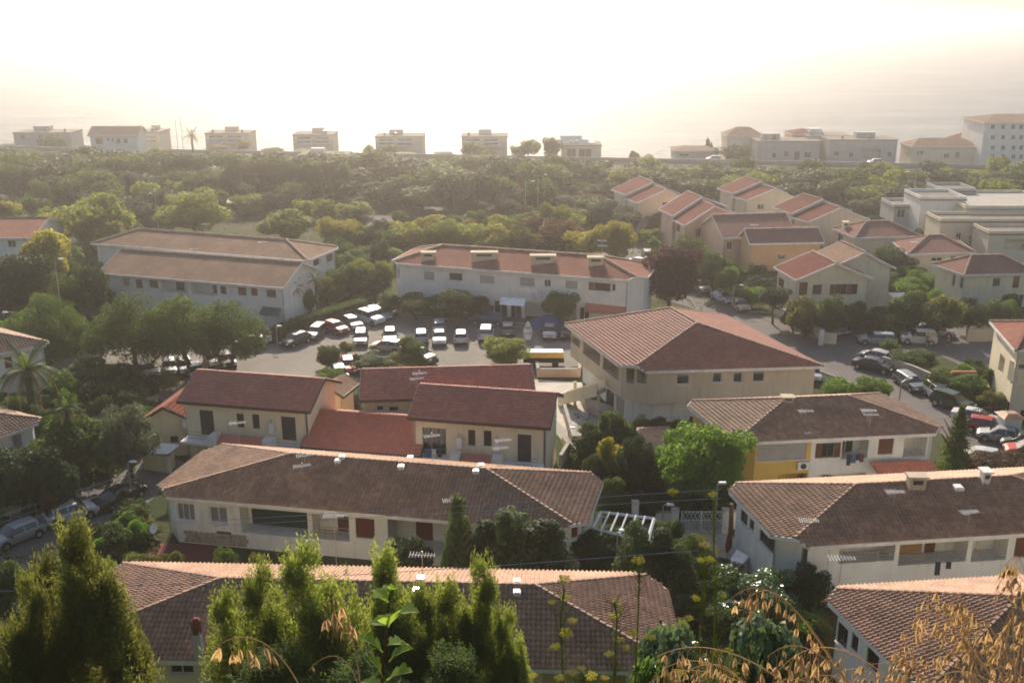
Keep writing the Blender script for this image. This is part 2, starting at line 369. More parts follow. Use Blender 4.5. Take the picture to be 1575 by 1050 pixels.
# haze, doubling for veiling lens glare: one closed box round everything but the sky
hm = bpy.data.materials.new('haze_air'); hm.use_nodes = True; t = hm.node_tree; t.nodes.clear()
pv = t.nodes.new('ShaderNodeVolumePrincipled'); pv.inputs['Density'].default_value = .00088; pv.inputs['Color'].default_value = (1, .95, .92, 1); pv.inputs['Anisotropy'].default_value = .87
om = t.nodes.new('ShaderNodeOutputMaterial'); t.links.new(pv.outputs[0], om.inputs['Volume']); M['haze_air'] = hm
mb = MB(); mb.box((0, 14940, 17.5), (61000, 30200, 49)); hz = mb.build('haze', 'haze_air', origin=(0, 14940, 17.5)); hz['kind'] = 'stuff'; hz['label'] = 'thin golden evening haze over the town and the sea'

# ---------------------------------------------------------------- roofs
def upvec(poly):
    n = Vector()
    for i in range(len(poly)):
        a, b2 = poly[i], poly[(i + 1) % len(poly)]; n += a.cross(b2)
    n.normalize()
    return n if n.z > 0 else -n
def basis(poly):
    n = upvec(poly); v = (Vector((0, 0, 1)) - n * n.z)
    v = v.normalized() if v.length > 1e-4 else Vector((0, 1, 0)); u = v.cross(n).normalized()
    return n, u, v
def inpoly(px, py, poly):
    ins = np.zeros(px.shape, bool); n = len(poly); j = n - 1
    for i in range(n):
        xi, yi = poly[i]; xj, yj = poly[j]
        c = ((yi > py) != (yj > py)) & (px < (xj - xi) * (py - yi) / ((yj - yi) or 1e-9) + xi)
        ins ^= c; j = i
    return ins
PROF = ((0, 0), (.28, 0), (.42, .85), (.60, 1), (.80, .7), (1, 0))
def tile_part(polys, mat, parent, tw=.3, th=.36, hump=.05, name='roof_tiles'):
    V = []; F = []; base = 0; npf = len(PROF)
    for poly in polys:
        n, u, v = basis(poly); o = min(poly, key=lambda p: p.z)
        p2 = [((p - o).dot(u), (p - o).dot(v)) for p in poly]
        u0, u1 = min(p[0] for p in p2), max(p[0] for p in p2); v1 = max(p[1] for p in p2)
        iu = np.arange(math.floor(u0 / tw), math.ceil(u1 / tw)); iv = np.arange(0, math.ceil(v1 / th))
        G = np.array(np.meshgrid(iu, iv)).reshape(2, -1).T
        cu = (G[:, 0] + .5) * tw; cv = (G[:, 1] + .5) * th
        ok = inpoly(cu, cv, p2); G = G[ok]; K = len(G)
        if not K: continue
        U0 = G[:, 0] * tw; V0 = G[:, 1] * th
        jit = np.random.uniform(-.008, .008, K)
        un, vn, nn, oo = map(np.array, (u, v, n, o))
        rows = []
        for (dv, dh) in ((-.03, .085), (th, .012), (-.03, -.01)):
            for (fx, fh) in PROF:
                h = dh + (fh * hump if dh > 0 else -.01) + jit
                rows.append(oo + np.outer(U0 + fx * tw, un) + np.outer(V0 + dv, vn) + np.outer(h, nn))
        A = np.stack(rows, 1)                                   # K, 3*npf, 3
        V.append(A.reshape(-1, 3))
        idx = []
        for i in range(npf - 1):
            idx.append((i, i + 1, npf + i + 1, npf + i)); idx.append((2 * npf + i, 2 * npf + i + 1, i + 1, i))
        idx = np.array(idx)
        F.append((np.arange(K)[:, None, None] * (3 * npf) + idx[None] + base).reshape(-1, 4)); base += K * 3 * npf
    if not V: return
    V = np.concatenate(V); F = np.concatenate(F); o0 = np.array(wloc(parent))
    o = np_mesh(name, V - o0, F, mat); o.parent = parent; o['kind'] = 'stuff'
    return o
def np_mesh_data(name, V, F, mat, smooth=False):
    me = bpy.data.meshes.new(name); k = F.shape[1]
    me.vertices.add(len(V)); me.vertices.foreach_set('co', V.astype(np.float32).ravel())
    me.loops.add(F.size); me.loops.foreach_set('vertex_index', F.astype(np.int32).ravel())
    me.polygons.add(len(F)); me.polygons.foreach_set('loop_start', np.arange(0, F.size, k, dtype=np.int32))
    try: me.polygons.foreach_set('loop_total', np.full(len(F), k, np.int32))
    except Exception: pass
    if smooth: me.polygons.foreach_set('use_smooth', [True] * len(F))
    me.materials.append(M[mat]); me.update(calc_edges=True); me.validate(); return me
def np_mesh(name, V, F, mat, smooth=False):
    o = bpy.data.objects.new(name, np_mesh_data(name, V, F, mat, smooth)); COL.objects.link(o); return o
def clip(poly, a, n):                           # keep the side n.(p-a) <= 0 in plan
    out = []
    for i in range(len(poly)):
        p, q = poly[i], poly[(i + 1) % len(poly)]
        dp = (p.x - a.x) * n.x + (p.y - a.y) * n.y; dq = (q.x - a.x) * n.x + (q.y - a.y) * n.y
        if dp <= 1e-6: out.append(p)
        if (dp < -1e-6 and dq > 1e-6) or (dp > 1e-6 and dq < -1e-6):
            out.append(p + (q - p) * (dp / (dp - dq)))
    return out
def roof_faces(root, faces, mat, fascia='fascia_white', tiles=None, thick=.2, caps='cap_brown', tk={}):
    mb = MB(); mb.uv = []
    for f in faces:
        n, u, v = basis(f); g = f if (f[1] - f[0]).cross(f[2] - f[1]).z > 0 else f[::-1]
        mb.face(g)
        for p in g: mb.uv += [p.dot(u), p.dot(v)]
    mb.build('roof', mat, root)
    key = lambda p: (round(p.x, 3), round(p.y, 3), round(p.z, 3))
    ed = {}
    for f in faces:
        for i in range(len(f)):
            a, b2 = f[i], f[(i + 1) % len(f)]
            ed.setdefault(tuple(sorted((key(a), key(b2)))), []).append((a, b2))
    fm = MB(); dn = Vector((0, 0, -thick))
    for f in faces: fm.face([p + dn for p in f], 1)
    cen = sum((p for f in faces for p in f), Vector()) / sum(len(f) for f in faces)
    for k_, l in ed.items():
        if len(l) == 1:
            a, b2 = l[0]; out = Vector(((b2 - a).y, -(b2 - a).x, 0)).normalized()
            if out.dot((a + b2) / 2 - cen) < 0: out = -out
            up = Vector((0, 0, .03)); e = out * .06
            fm.obox(a + dn + Vector((0, 0, -.02)), b2 - a, e, Vector((0, 0, thick + .07)))
    fm.build('fascia', [fascia, 'soffit'], root)
    for k_, l in ed.items():
        if len(l) == 2 and caps:
            a, b2 = l[0]
            if a.z > b2.z: a, b2 = b2, a
            L = (b2 - a).length; n_ = max(1, int(L / .42)); cm = MB()
            for i in range(n_):
                p = a + (b2 - a) * (i / n_); q = a + (b2 - a) * ((i + 1.06) / n_)
                cm.tube([p + Vector((0, 0, .05)), q + Vector((0, 0, .02))], [.16, .12], 6, cap=False)
            o = cm.build('ridge_caps', caps, root); o['kind'] = 'stuff'
    if tiles: tile_part(faces, tiles, root, **tk)
def quad_roof(FL, FR, BR, BL, ze, zr, i1, i2, ch=(0, 0, 0, 0)):
    C4 = [Vector((p[0], p[1], ze)) for p in (FL, FR, BR, BL)]
    m1 = (C4[0] + C4[3]) / 2; m2 = (C4[1] + C4[2]) / 2; d = (m2 - m1).normalized()
    r1 = m1 + d * i1; r2 = m2 - d * i2; r1.z = r2.z = zr
    faces = [[C4[0], C4[1], r2, r1], [C4[2], C4[3], r1, r2]]
    if i1 > .01: faces.append([C4[3], C4[0], r1])
    if i2 > .01: faces.append([C4[1], C4[2], r2])
    eave = list(C4)
    for k in range(4):
        if ch[k] > 0:
            p = C4[k]; a = (C4[k - 1] - p).normalized() * ch[k]; b2 = (C4[(k + 1) % 4] - p).normalized() * ch[k]
            n = -(a + b2).normalized(); q = p + (a + b2) / 2
            tdir = b2 - a; n = Vector((tdir.y, -tdir.x, 0)).normalized()
            if n.dot(p - q) < 0: n = -n
            faces = [clip(f, p + a, n) for f in faces]; eave = clip(eave, p + a, n)
    return [f for f in faces if len(f) > 2], eave, (r1, r2)
def inset(poly, d):
    n = len(poly); out = []
    A_ = sum(poly[i].x * poly[(i + 1) % n].y - poly[(i + 1) % n].x * poly[i].y for i in range(n))
    sg = 1 if A_ > 0 else -1
    for i in range(n):
        p0, p1, p2 = poly[i - 1], poly[i], poly[(i + 1) % n]
        e1 = (p1 - p0).normalized(); e2 = (p2 - p1).normalized()
        n1 = Vector((-e1.y, e1.x, 0)) * sg; n2 = Vector((-e2.y, e2.x, 0)) * sg
        k = 1 + n1.dot(n2); out.append(p1 + (n1 + n2) * (d / max(k, .3)))
    return out
# ---------------------------------------------------------------- walls with real openings
def wall_edge(root, A, B, z0, z1, mat, ops, out):
    """a wall from A to B with recessed openings; ops = (u0,u1,za,zb,kind,opts)"""
    L = (B - A).length; u = (B - A) / L; Z = Vector((0, 0, 1))
    pt = lambda s, z, d=0: Vector((A.x, A.y, 0)) + u * s + Z * z - out * d
    us = sorted({0, L, *[o[0] for o in ops], *[o[1] for o in ops]}); zs = sorted({z0, z1, *[o[2] for o in ops], *[o[3] for o in ops]})
    mb = MB()
    for i in range(len(us) - 1):
        for j in range(len(zs) - 1):
            cu, cz = (us[i] + us[i + 1]) / 2, (zs[j] + zs[j + 1]) / 2
            if any(o[0] < cu < o[1] and o[2] < cz < o[3] for o in ops): continue
            mb.face([pt(us[i], zs[j]), pt(us[i + 1], zs[j]), pt(us[i + 1], zs[j + 1]), pt(us[i], zs[j + 1])])
    depth = {'win': .16, 'shut': .10, 'door': .14, 'log': 1.5, 'open': .16, 'grid': .2, 'hole': 1.2, 'arch': .2}
    for (a, b2, c, d, kind, opt) in ops:
        dp = opt.get('depth', depth[kind]); R4 = [(a, c), (b2, c), (b2, d), (a, d)]
        for k in range(4):
            p, q = R4[k], R4[(k + 1) % 4]; mb.face([pt(*p), pt(*q), pt(*q, dp), pt(*p, dp)])
        if kind in ('log', 'hole'):
            mb.face([pt(a, c, dp), pt(b2, c, dp), pt(b2, d, dp), pt(a, d, dp)])
    mb.build('wall', mat, root)
    for (a, b2, c, d, kind, opt) in ops:
        dp = opt.get('depth', depth[kind]); fw = .06; w_, h_ = b2 - a, d - c
        def frame(a, b2, c, d, dp, mt, pane, nm='window', mull=1, bars=0):
            f = MB(); o0 = dp - .01
            for (s0, s1, t0, t1) in ((a, b2, c, c + fw), (a, b2, d - fw, d), (a, a + fw, c + fw, d - fw), (b2 - fw, b2, c + fw, d - fw)):
                f.obox(pt(s0, t0, o0), u * (s1 - s0), out * .06, Z * (t1 - t0))
            for k in range(mull):
                s = a + (b2 - a) * (k + 1) / (mull + 1); f.obox(pt(s - .03, c + fw, o0), u * .06, out * .05, Z * (d - c - 2 * fw))
            for k in range(bars):
                s = c + (d - c) * (k + 1) / (bars + 1); f.obox(pt(a + fw, s - .02, o0), u * (b2 - a - 2 * fw), out * .045, Z * .04)
            wo_ = f.build(nm, mt, root); g = MB()
            g.face([pt(a, c, dp - .02), pt(b2, c, dp - .02), pt(b2, d, dp - .02), pt(a, d, dp - .02)]); g.build('pane', pane, wo_)
            return wo_
        if kind in ('win', 'open', 'grid', 'arch'):
            frame(a, b2, c, d, dp, opt.get('fm', 'frame_white' if kind != 'open' else 'frame_brown'), opt.get('pane', 'glass'), mull=opt.get('mull', 1 if w_ > .7 else 0))
            sm = MB(); sm.obox(pt(a - .06, c - .07, -.0), u * (w_ + .12), out * .1, Z * .06); sm.build('sill', 'fascia_white', root)
        if kind == 'open':
            for sgn in (0, 1):
                f = MB(); s0 = a - w_ * .5 if sgn == 0 else b2
                f.obox(pt(s0, c, -.02), u * (w_ * .48), out * .04, Z * h_)
                for k in range(6): f.obox(pt(s0 + .05, c + h_ * (k + .35) / 6, -.06), u * (w_ * .48 - .1), out * .02, Z * .05)
                f.build('shutter', opt.get('sm', 'shutter_brown'), root)
        if kind == 'shut':
            f = MB(); n_ = max(3, int(h_ / .14))
            f.obox(pt(a, c, dp), u * w_, out * .02, Z * h_)
            for k in range(n_): f.obox(pt(a + .04, c + h_ * k / n_ + .01, dp - .02), u * (w_ - .08), out * .03, Z * (h_ / n_ * .7))
            f.build('shutter', opt.get('sm', 'shutter_brown'), root)
            sm = MB(); sm.obox(pt(a - .06, c - .07, -.0), u * (w_ + .12), out * .09, Z * .06); sm.build('sill', 'fascia_white', root)
        if kind == 'door':
            f = MB(); f.obox(pt(a, c, dp), u * w_, out * .04, Z * h_)
            for k in range(2): f.obox(pt(a + .1, c + .15 + k * h_ * .45, dp - .04), u * (w_ - .2), out * .02, Z * (h_ * .38))
            f.build('door', opt.get('sm', 'shutter_brown'), root)
        if kind == 'log':
            for (f0, f1, h0, h1, what, mt) in opt.get('inner', ()):
                aa, bb, cc, dd = a + w_ * f0, a + w_ * f1, c + h_ * h0, c + h_ * h1
                if what == 'win': frame(aa, bb, cc, dd, dp - .03, mt, 'glass')
                else:
                    f = MB(); f.obox(pt(aa, cc, dp - .01), u * (bb - aa), out * .06, Z * (dd - cc)); nn_ = max(2, int((dd - cc) / .2))
                    for k in range(nn_): f.obox(pt(aa + .06, cc + (dd - cc) * (k + .2) / nn_, dp - .07), u * (bb - aa - .12), out * .02, Z * .08)
                    f.build('shutter' if what == 'shut' else 'door', mt, root)
            pr = opt.get('rail')
            if pr:
                f = MB()
                for hh in (pr, pr - .25, pr - .5): 
                    if hh > .1: f.obox(pt(a, c + hh, -.0), u * w_, out * -.04, Z * .04)
                for k in range(int(w_ / .9) + 1): f.obox(pt(min(b2 - .04, a + k * .9), c, 0), u * .04, out * -.04, Z * pr)
                f.build('railing', opt.get('rm', 'metal'), root)
FOOT = []
class House:
    def __init__(s, name, label, cat, eave, z0=-.3, group=None):
        c = sum(eave, Vector()) / len(eave); s.root = empty(name, (c.x, c.y, max(z0, 0)), label, cat, group)
        FOOT.append([(q_.x, q_.y) for q_ in eave]); s.eave = eave; s.z0 = z0; s.walls = []
    def add_walls(s, poly, z1, mat, ops=(), z0=None, mats=None):
        z0 = s.z0 if z0 is None else z0; n = len(poly)
        c = sum(poly, Vector()) / n; edges = []
        for i in range(n):
            a, b2 = poly[i], poly[(i + 1) % n]
            if (b2 - a).length < .05: continue
            a = Vector((a.x, a.y, 0)); b2 = Vector((b2.x, b2.y, 0)); o = Vector(((b2 - a).y, -(b2 - a).x, 0)).normalized()
            if o.dot((a + b2) / 2 - Vector((c.x, c.y, 0))) < 0: o = -o
            edges.append([a, b2, o, []])
        for op in ops:
            x0, y0, x1, y1, kind = op[:5]; opt = op[5] if len(op) > 5 else {}
            best = None
            for e in edges:
                a, b2, o, l = e; cpos = Vector((0, 0, CAMZ))
                def hit(x, y):
                    d = ray(x, y); dn = d.dot(o)
                    if dn > -1e-4: return None
                    t_ = (a - cpos).dot(o) / dn; return cpos + d * t_
                h = hit((x0 + x1) / 2, (y0 + y1) / 2)
                if h is None: continue
                uu = (b2 - a).normalized(); L = (b2 - a).length; s_ = (h - a).dot(uu)
                if -.3 < s_ < L + .3:
                    dist = (h - cpos).length
                    if best is None or dist < best[0]:
                        sa = (hit(x0, (y0 + y1) / 2) - a).dot(uu); sb = (hit(x1, (y0 + y1) / 2) - a).dot(uu)
                        za = hit((x0 + x1) / 2, y1).z; zb = hit((x0 + x1) / 2, y0).z
                        best = (dist, e, min(sa, sb), max(sa, sb), za, zb, L)
            if best:
                _, e, sa, sb, za, zb, L = best
                sa = max(.08, sa); sb = min(L - .08, sb); za = max(z0 + .02, za); zb = min(z1 - .04, zb)
                if sb - sa > .15 and zb - za > .15: e[3].append((sa, sb, za, zb, kind, opt))
        for i, e in enumerate(edges):
            # drop overlapping openings
            keep = []
            for o_ in e[3]:
                if all(o_[1] <= k[0] or o_[0] >= k[1] or o_[3] <= k[2] or o_[2] >= k[3] for k in keep): keep.append(o_)
            mt = mats[i] if mats and i < len(mats) and mats[i] else mat
            wall_edge(s.root, e[0], e[1], z0, z1, mt, keep, e[2])
        s.walls += edges
def hip_house(name, label, FL, FR, BR, BL, ze, zr, i1, i2, ch, roof, wall, ops=(), over=.55, tiles=None, fascia='fascia_white', caps='cap_brown', cat='house', group=None, tk={}, z0=-.3, flip=False):
    if flip: FL, FR, BR, BL = FR, BR, BL, FL
    faces, eave, (r1, r2) = quad_roof(FL, FR, BR, BL, ze, zr, i1, i2, ch)
    h = House(name, label, cat, eave, z0, group)
    roof_faces(h.root, faces, roof, fascia, tiles, caps=caps, tk=tk)
    wp = inset([Vector(p) for p in eave], over)
    h.add_walls(wp, ze - .02, wall, ops)
    vs_ = sorted([q_ for q_ in wp if q_.y < sum(v.y for v in wp) / len(wp)], key=lambda v: v.x)
    for q_ in ((vs_[0], vs_[-1]) if len(vs_) > 1 and cat == 'house' and name != 'beach_house' else ()):
        cc_ = sum(wp, Vector()) / len(wp); dv = Vector((q_.x - cc_.x, q_.y - cc_.y, 0)).normalized() * .1; pm = MB()
        pm.tube([Vector((q_.x, q_.y, max(z0, 0))) + dv, Vector((q_.x, q_.y, ze - .25)) + dv, Vector((q_.x, q_.y, ze - .1)) + dv * 4], .05, 6); pm.build('drainpipe', 'metal', h.root)
    # gable triangles
    if i1 < .01 or i2 < .01:
        C4 = [Vector((p[0], p[1], 0)) for p in (FL, FR, BR, BL)]; W4 = inset(C4, over)
        hb = (C4[3] - C4[0]).length / 2; k = (zr - ze) / hb
        for (ia, ib, ii) in ((3, 0, i1), (1, 2, i2)):
            if ii < .01:
                a, b2 = W4[ia], W4[ib]; m_ = (a + b2) / 2; e = over * k
                g = MB(); g.face([Vector((a.x, a.y, ze - .02)), Vector((b2.x, b2.y, ze - .02)), Vector((b2.x, b2.y, ze + e - .2)), Vector((m_.x, m_.y, zr - .2)), Vector((a.x, a.y, ze + e - .2))])
                g.build('gable', wall, h.root)
    h.faces = faces; return h
def zon(p, z): return Vector((p.x, p.y, z))
#SPLIT
V2 = lambda x, y: Vector((x, y, 0))
# ================================================================ buildings
def extra_box(h, name, c, size, mat, rz=0, top=None):
    mb = MB(); mb.box(c, size, rz, top=top); return mb.build(name, mat, h.root)
def on_roof(faces, x, y):
    """point where the pixel ray meets the roof"""
    best = None; o = Vector((0, 0, CAMZ)); d = ray(x, y)
    for f in faces:
        n = upvec(f); dn = d.dot(n)
        if abs(dn) < 1e-5: continue
        t_ = (f[0] - o).dot(n) / dn; p = o + d * t_
        if inpoly(np.array([p.x]), np.array([p.y]), [(q.x, q.y) for q in f])[0] and (best is None or t_ < best[0]): best = (t_, p)
    return best[1] if best else None
def skylight(h, x, y, s=.7):
    p = on_roof(h.faces, x, y)
    if not p: return
    mb = MB(); mb.box((p.x, p.y, p.z + .12), (s, s * 1.2, .22)); o = mb.build('skylight', 'metal_white', h.root)
    g = MB(); g.box((p.x, p.y, p.z + .25), (s * .85, s, .04)); g.build('pane', 'lamp_clear', o)
def chimney(h, x, y, w_=.9, hh=1.0, mat='wall_beige', d_=.7):
    p = on_roof(h.faces, x, y)
    if not p: return
    mb = MB(); mb.box((p.x, p.y, p.z + hh / 2 - .3), (w_, d_, hh + .6)); mb.box((p.x, p.y, p.z + hh + .05), (w_ + .25, d_ + .25, .12))
    o = mb.build('chimney', mat, h.root)
    v = MB(); v.box((p.x, p.y - d_ / 2 - .012, p.z + hh * .62), (w_ * .6, .03, hh * .35)); v.build('vent', 'dark_inside', o)

F1 = hip_house('tiled_row_house', 'long hip roofed house with chamfered corners, lowest and nearest, partly hidden by feathery green trees',
    V2(-26.2, 47.4), V2(9.2, 46.1), V2(9.4, 56), V2(-25.2, 57.4), 5, 7, 8.9, 8, (1.5, 1.6, 1.9, 1.4), 'roof_brown', 'wall_cream', tiles='tile_brown_dark',
    ops=[(262, 1023, 298, 1036, 'win'), (834, 1035, 903, 1075, 'hole'), (912, 1035, 962, 1075, 'hole')], tk=dict(tw=.27, th=.34, hump=.085))
# tall brown flue on its front slope
p = on_roof(F1.faces, 307, 1012)
mb = MB(); mb.box((p.x, p.y, p.z + .8), (.42, .42, 1.9)); o = mb.build('chimney', 'wall_grey', F1.root)
mb = MB(); mb.tube([(p.x, p.y, p.z + 1.6), (p.x, p.y, p.z + 2.35), (p.x, p.y, p.z + 2.5)], [.27, .27, .1], 10); mb.build('chimney_pot', 'flue_red', o)
for x, y in ((647, 893), (640, 911), (795, 897), (795, 914)): skylight(F1, x, y, .4)
B2L = hip_house('tiled_row_house', 'long hip roofed white house with deep loggias, directly left of the white pergola',
    V2(-27.2, 69.0), V2(5.0, 63.2), V2(7.3, 72.6), V2(-24.8, 78.5), 4.0, 5.9, 9.2, 8.2, (1.7, 1.6, 1.7, 1.7), 'roof_brown', 'wall_white', tiles='tile_brown',
    ops=[(260, 774, 299, 800, 'grid', {'mull': 2, 'pane': 'glass_pale', 'bars': 1}), (322, 780, 349, 804, 'grid', {'mull': 1, 'pane': 'glass_pale', 'bars': 1}),
         (370, 784, 473, 823, 'log', {'inner': ((.05, .95, .0, .97, 'door', 'green_blind'),)}),
         (481, 792, 537, 830, 'log', {'inner': ((.5, .97, 0, .92, 'door', 'shutter_brown'),), 'rail': 1.0}), (547, 797, 576, 827, 'shut', {'sm': 'shutter_red'}),
         (597, 802, 700, 852, 'log', {'inner': ((.3, .55, 0, .9, 'door', 'shutter_red'), (.8, .98, .4, .9, 'shut', 'shutter_red')), 'depth': 2.2}),
         (760, 812, 850, 850, 'log', {'inner': ((.3, .55, 0, .9, 'door', 'shutter_red'),), 'depth': 2.2}),
         (879, 806, 889, 826, 'door'), (898, 782, 904, 800, 'win'), (333, 817, 356, 829, 'door', {'sm': 'shutter_dark'})], tk=dict(tw=.29, th=.35, hump=.08))
mb = MB(); A_ = P(253, 829, 0); Bq = P(331, 833, 0)
Ae = B2L.walls
fe = min(B2L.walls, key=lambda e: (e[0] + e[1]).y if (e[1] - e[0]).length > 20 else 1e9)
uu = (fe[1] - fe[0]).normalized(); a0 = fe[0] if fe[0].x < fe[1].x else fe[1]; uu = uu if uu.x > 0 else -uu
sb_ = MB()
for i in range(12):                              # rough stone cladding below the windows, stone by stone
    for j in range(3):
        wd = .34 + .1 * random.random()
        s_ = MB(); s_.obox(a0 + uu * (.5 + i * .42 + (j % 2) * .15) + Vector((0, 0, .1 + j * .33)) + fe[2] * .003, uu * wd, fe[2] * (.04 + .04 * random.random()), (0, 0, .28 + .03 * random.random())); s_.build('stone', 'stone_tan', B2L.root)
for x, y in ((526, 705), (520, 711), (631, 706), (617, 720), (740, 718), (732, 727)): skylight(B2L, x, y, .45)
B2R = hip_house('tiled_row_house', 'long hip roofed white house with tan curtained loggia, at the right edge',
    V2(17.6, 59.2), V2(44, 62.4), V2(42.6, 71.9), V2(15.5, 68.8), 5.0, 6.8, 7.4, 8, (1.8, 0, 0, 1.3), 'roof_brown', 'wall_white', tiles='tile_brown',
    ops=[(1139, 781, 1150, 806, 'win', {'fm': 'frame_brown'}), (1153, 791, 1160, 815, 'win', {'fm': 'frame_brown'}), (1168, 803, 1196, 845, 'win', {'fm': 'frame_brown', 'mull': 3}),
         (1232, 838, 1262, 872, 'log', {'inner': ((.1, .5, 0, .9, 'door', 'shutter_brown'),)}), (1291, 838, 1376, 864, 'log', {'inner': ((.3, .6, .35, .9, 'shut', 'shutter_tan'),), 'rail': .7}),
         (1383, 834, 1487, 866, 'log', {'inner': ((.02, .5, 0, .97, 'door', 'shutter_tan'), (.55, .7, 0, .9, 'door', 'shutter_brown')), 'rail': .7}),
         (1495, 830, 1549, 862, 'log', {'inner': ((.5, .6, 0, .97, 'door', 'wall_cream'),), 'rail': .7}), (1561, 826, 1590, 856, 'shut')], tk=dict(tw=.29, th=.35, hump=.08))
chimney(B2R, 1408, 750, 1.15, .9); chimney(B2R, 1514, 740, .5, .8, 'wall_white')
skylight(B2R, 1473, 752, .6)
F1r = hip_house('tiled_row_house', 'brown hip roofed house at the lower right corner, half covered by dry oat grass',
    V2(20.9, 44.2), V2(44, 46.6), V2(42.8, 57), V2(18.3, 54.3), 5.0, 6.95, 8.8, 8, (1.2, 0, 0, 1.5), 'roof_brown', 'wall_white', tiles='tile_brown_dark',
    ops=[(1287, 960, 1304, 994, 'win', {'fm': 'frame_brown'}), (1309, 975, 1320, 1002, 'win', {'fm': 'frame_brown'}), (1332, 998, 1352, 1030, 'win', {'fm': 'frame_brown'})], tk=dict(tw=.27, th=.34, hump=.085))

def split_walls(h, poly, z1, matL, matR, xs_, ops):
    out = []; mats = []
    n = len(poly)
    for i in range(n):
        a, b2 = poly[i], poly[(i + 1) % n]; xa, xb = Q(zon(a, 3))[0], Q(zon(b2, 3))[0]
        out.append(a); mats.append(matL if max(xa, xb) <= xs_ + 1 else matR)
        if (xa - xs_) * (xb - xs_) < 0 and abs(xa - xb) > 120 and a.y < 80:
            lo, hi = 0., 1.
            for _ in range(40):
                m_ = (lo + hi) / 2
                if (Q(zon(a + (b2 - a) * m_, 3))[0] - xs_) * (xa - xs_) > 0: lo = m_
                else: hi = m_
            out.append(a + (b2 - a) * lo); mats[-1] = matL if xa < xs_ else matR; mats.append(matL if xb < xs_ else matR)
    h.add_walls(out, z1, matR, ops, mats=mats)
faces, eave, rr = quad_roof(V2(17.8, 76.3), V2(36.4, 78.5), V2(34.2, 87.8), V2(15.2, 85.7), 5.0, 6.75, 7.0, 6.5, (2.0, 1.4, 2.0, 1.2))
B3 = House('tiled_row_house', 'hip roofed house, half yellow and half white, right of the bright green tree', 'house', eave); B3.faces = faces
roof_faces(B3.root, faces, 'roof_brown', tiles='tile_brown', tk=dict(tw=.29, th=.35))
split_walls(B3, inset([Vector(p) for p in eave], .5), 4.98, 'wall_yellow', 'wall_white', 1246,
    [(1164, 682, 1240, 707, 'shut', {'sm': 'shutter_grey'}), (1264, 681, 1283, 703, 'open'), (1295, 677, 1335, 705, 'log', {'inner': ((.03, .4, 0, .95, 'door', 'shutter_brown'), (.45, .7, 0, .9, 'door', 'green_blind')), 'rail': .6}),
     (1351, 673, 1374, 698, 'shut'), (1390, 671, 1425, 702, 'log', {'inner': ((.02, .25, 0, .97, 'door', 'shutter_brown'),), 'rail': .7}), (1195, 728, 1240, 760, 'hole'), (1262, 728, 1330, 760, 'hole')])
chimney(B3, 1211, 616, .9, .35)
mb = MB(); q0 = P(1340, 712, 2.7); q1 = P(1432, 709, 2.7); q2 = P(1444, 728, 2.1); q3 = P(1352, 732, 2.1)
aw = [Vector(q0), Vector(q1), Vector(q2), Vector(q3)]
mb.face(aw); mb.face([q + Vector((0, 0, -.12)) for q in aw[::-1]]); mb.build('lean_to_roof', 'tile_orange', B3.root); tile_part([aw], 'tile_orange', B3.root, name='lean_to_tiles')
mb = MB(); mb.box(tuple(P(1234, 715, 2.5) + Vector((0, -.15, 0.05))), (.95, .35, .7), .1); ac = mb.build('air_conditioner', 'white_plastic', B3.root)
c = P(1234, 715, 2.5) + Vector((0, -.34, .05)); mb = MB(); mb.tube([c, c + Vector((0, -.03, 0))], .25, 14); mb.build('fan', 'shutter_dark', ac)

# the large two storey hall with its wrap round balcony
faces, eave, rr = quad_roof(V2(10.8, 90.2), V2(29.6, 91.8), V2(23.6, 109.1), V2(5.7, 105.8), 6.2, 9.0, 1, 1, (0, 0, 0, 0))
FLb, FRb, BRb, BLb = [Vector((*p, 6.2)) for p in ((10.8, 90.2), (29.6, 91.8), (23.6, 109.1), (5.7, 105.8))]
ra, rb = Vector((18.2, 96.7, 9.0)), Vector((16.4, 102.2, 9.0))
faces = [[FLb, FRb, ra], [FRb, BRb, rb, ra], [BRb, BLb, rb], [BLb, FLb, ra, rb]]
n_ = Vector((-.62, -.78, 0)).normalized(); cp = Vector((12.6, 90.35, 0)); faces = [clip(f, cp, n_) for f in faces]; eave = clip([FLb, FRb, BRb, BLb], cp, n_)
BIG = House('balcony_hall', 'big beige two storey building with a broad russet hip roof beside the street', 'building', eave); BIG.faces = faces
roof_faces(BIG.root, faces, 'roof_rust', tiles='tile_big', tk=dict(tw=.3, th=.36, hump=.03))
wp = inset([Vector(p) for p in eave], .5)
BIG.add_walls(wp, 6.18, 'wall_beige', z0=2.7, ops=[(1041, 575, 1060, 591, 'win', {'mull': 0}), (1096, 573, 1110, 588, 'win', {'mull': 0}), (1128, 572, 1142, 588, 'win', {'mull': 0}), (1158, 571, 1176, 587, 'win', {'mull': 0}),
    (874, 517, 892, 529, 'log'), (897, 528, 923, 554, 'log', {'inner': ((.2, .5, 0, .9, 'door', 'shutter_dark'),), 'rail': .3}), (927, 545, 952, 577, 'log', {'inner': ((.5, .8, 0, .9, 'door', 'shutter_dark'),), 'rail': .3}),
    (963, 567, 976, 589, 'log', {'rail': .5}), (979, 569, 999, 590, 'log', {'rail': .5})])
wp2 = inset([Vector(p) for p in eave], 1.5)
BIG.add_walls(wp2, 2.72, 'wall_white', ops=[(932, 600, 944, 640, 'door', {'sm': 'shutter_dark'}), (948, 610, 960, 640, 'door', {'sm': 'shutter_grey'}), (910, 604, 924, 632, 'door'), (1060, 640, 1075, 656, 'win'), (1110, 637, 1125, 652, 'win')])
mb = MB(); mb.face([Vector((p.x, p.y, 2.71)) for p in wp]); mb.build('balcony_slab', 'concrete', BIG.root)
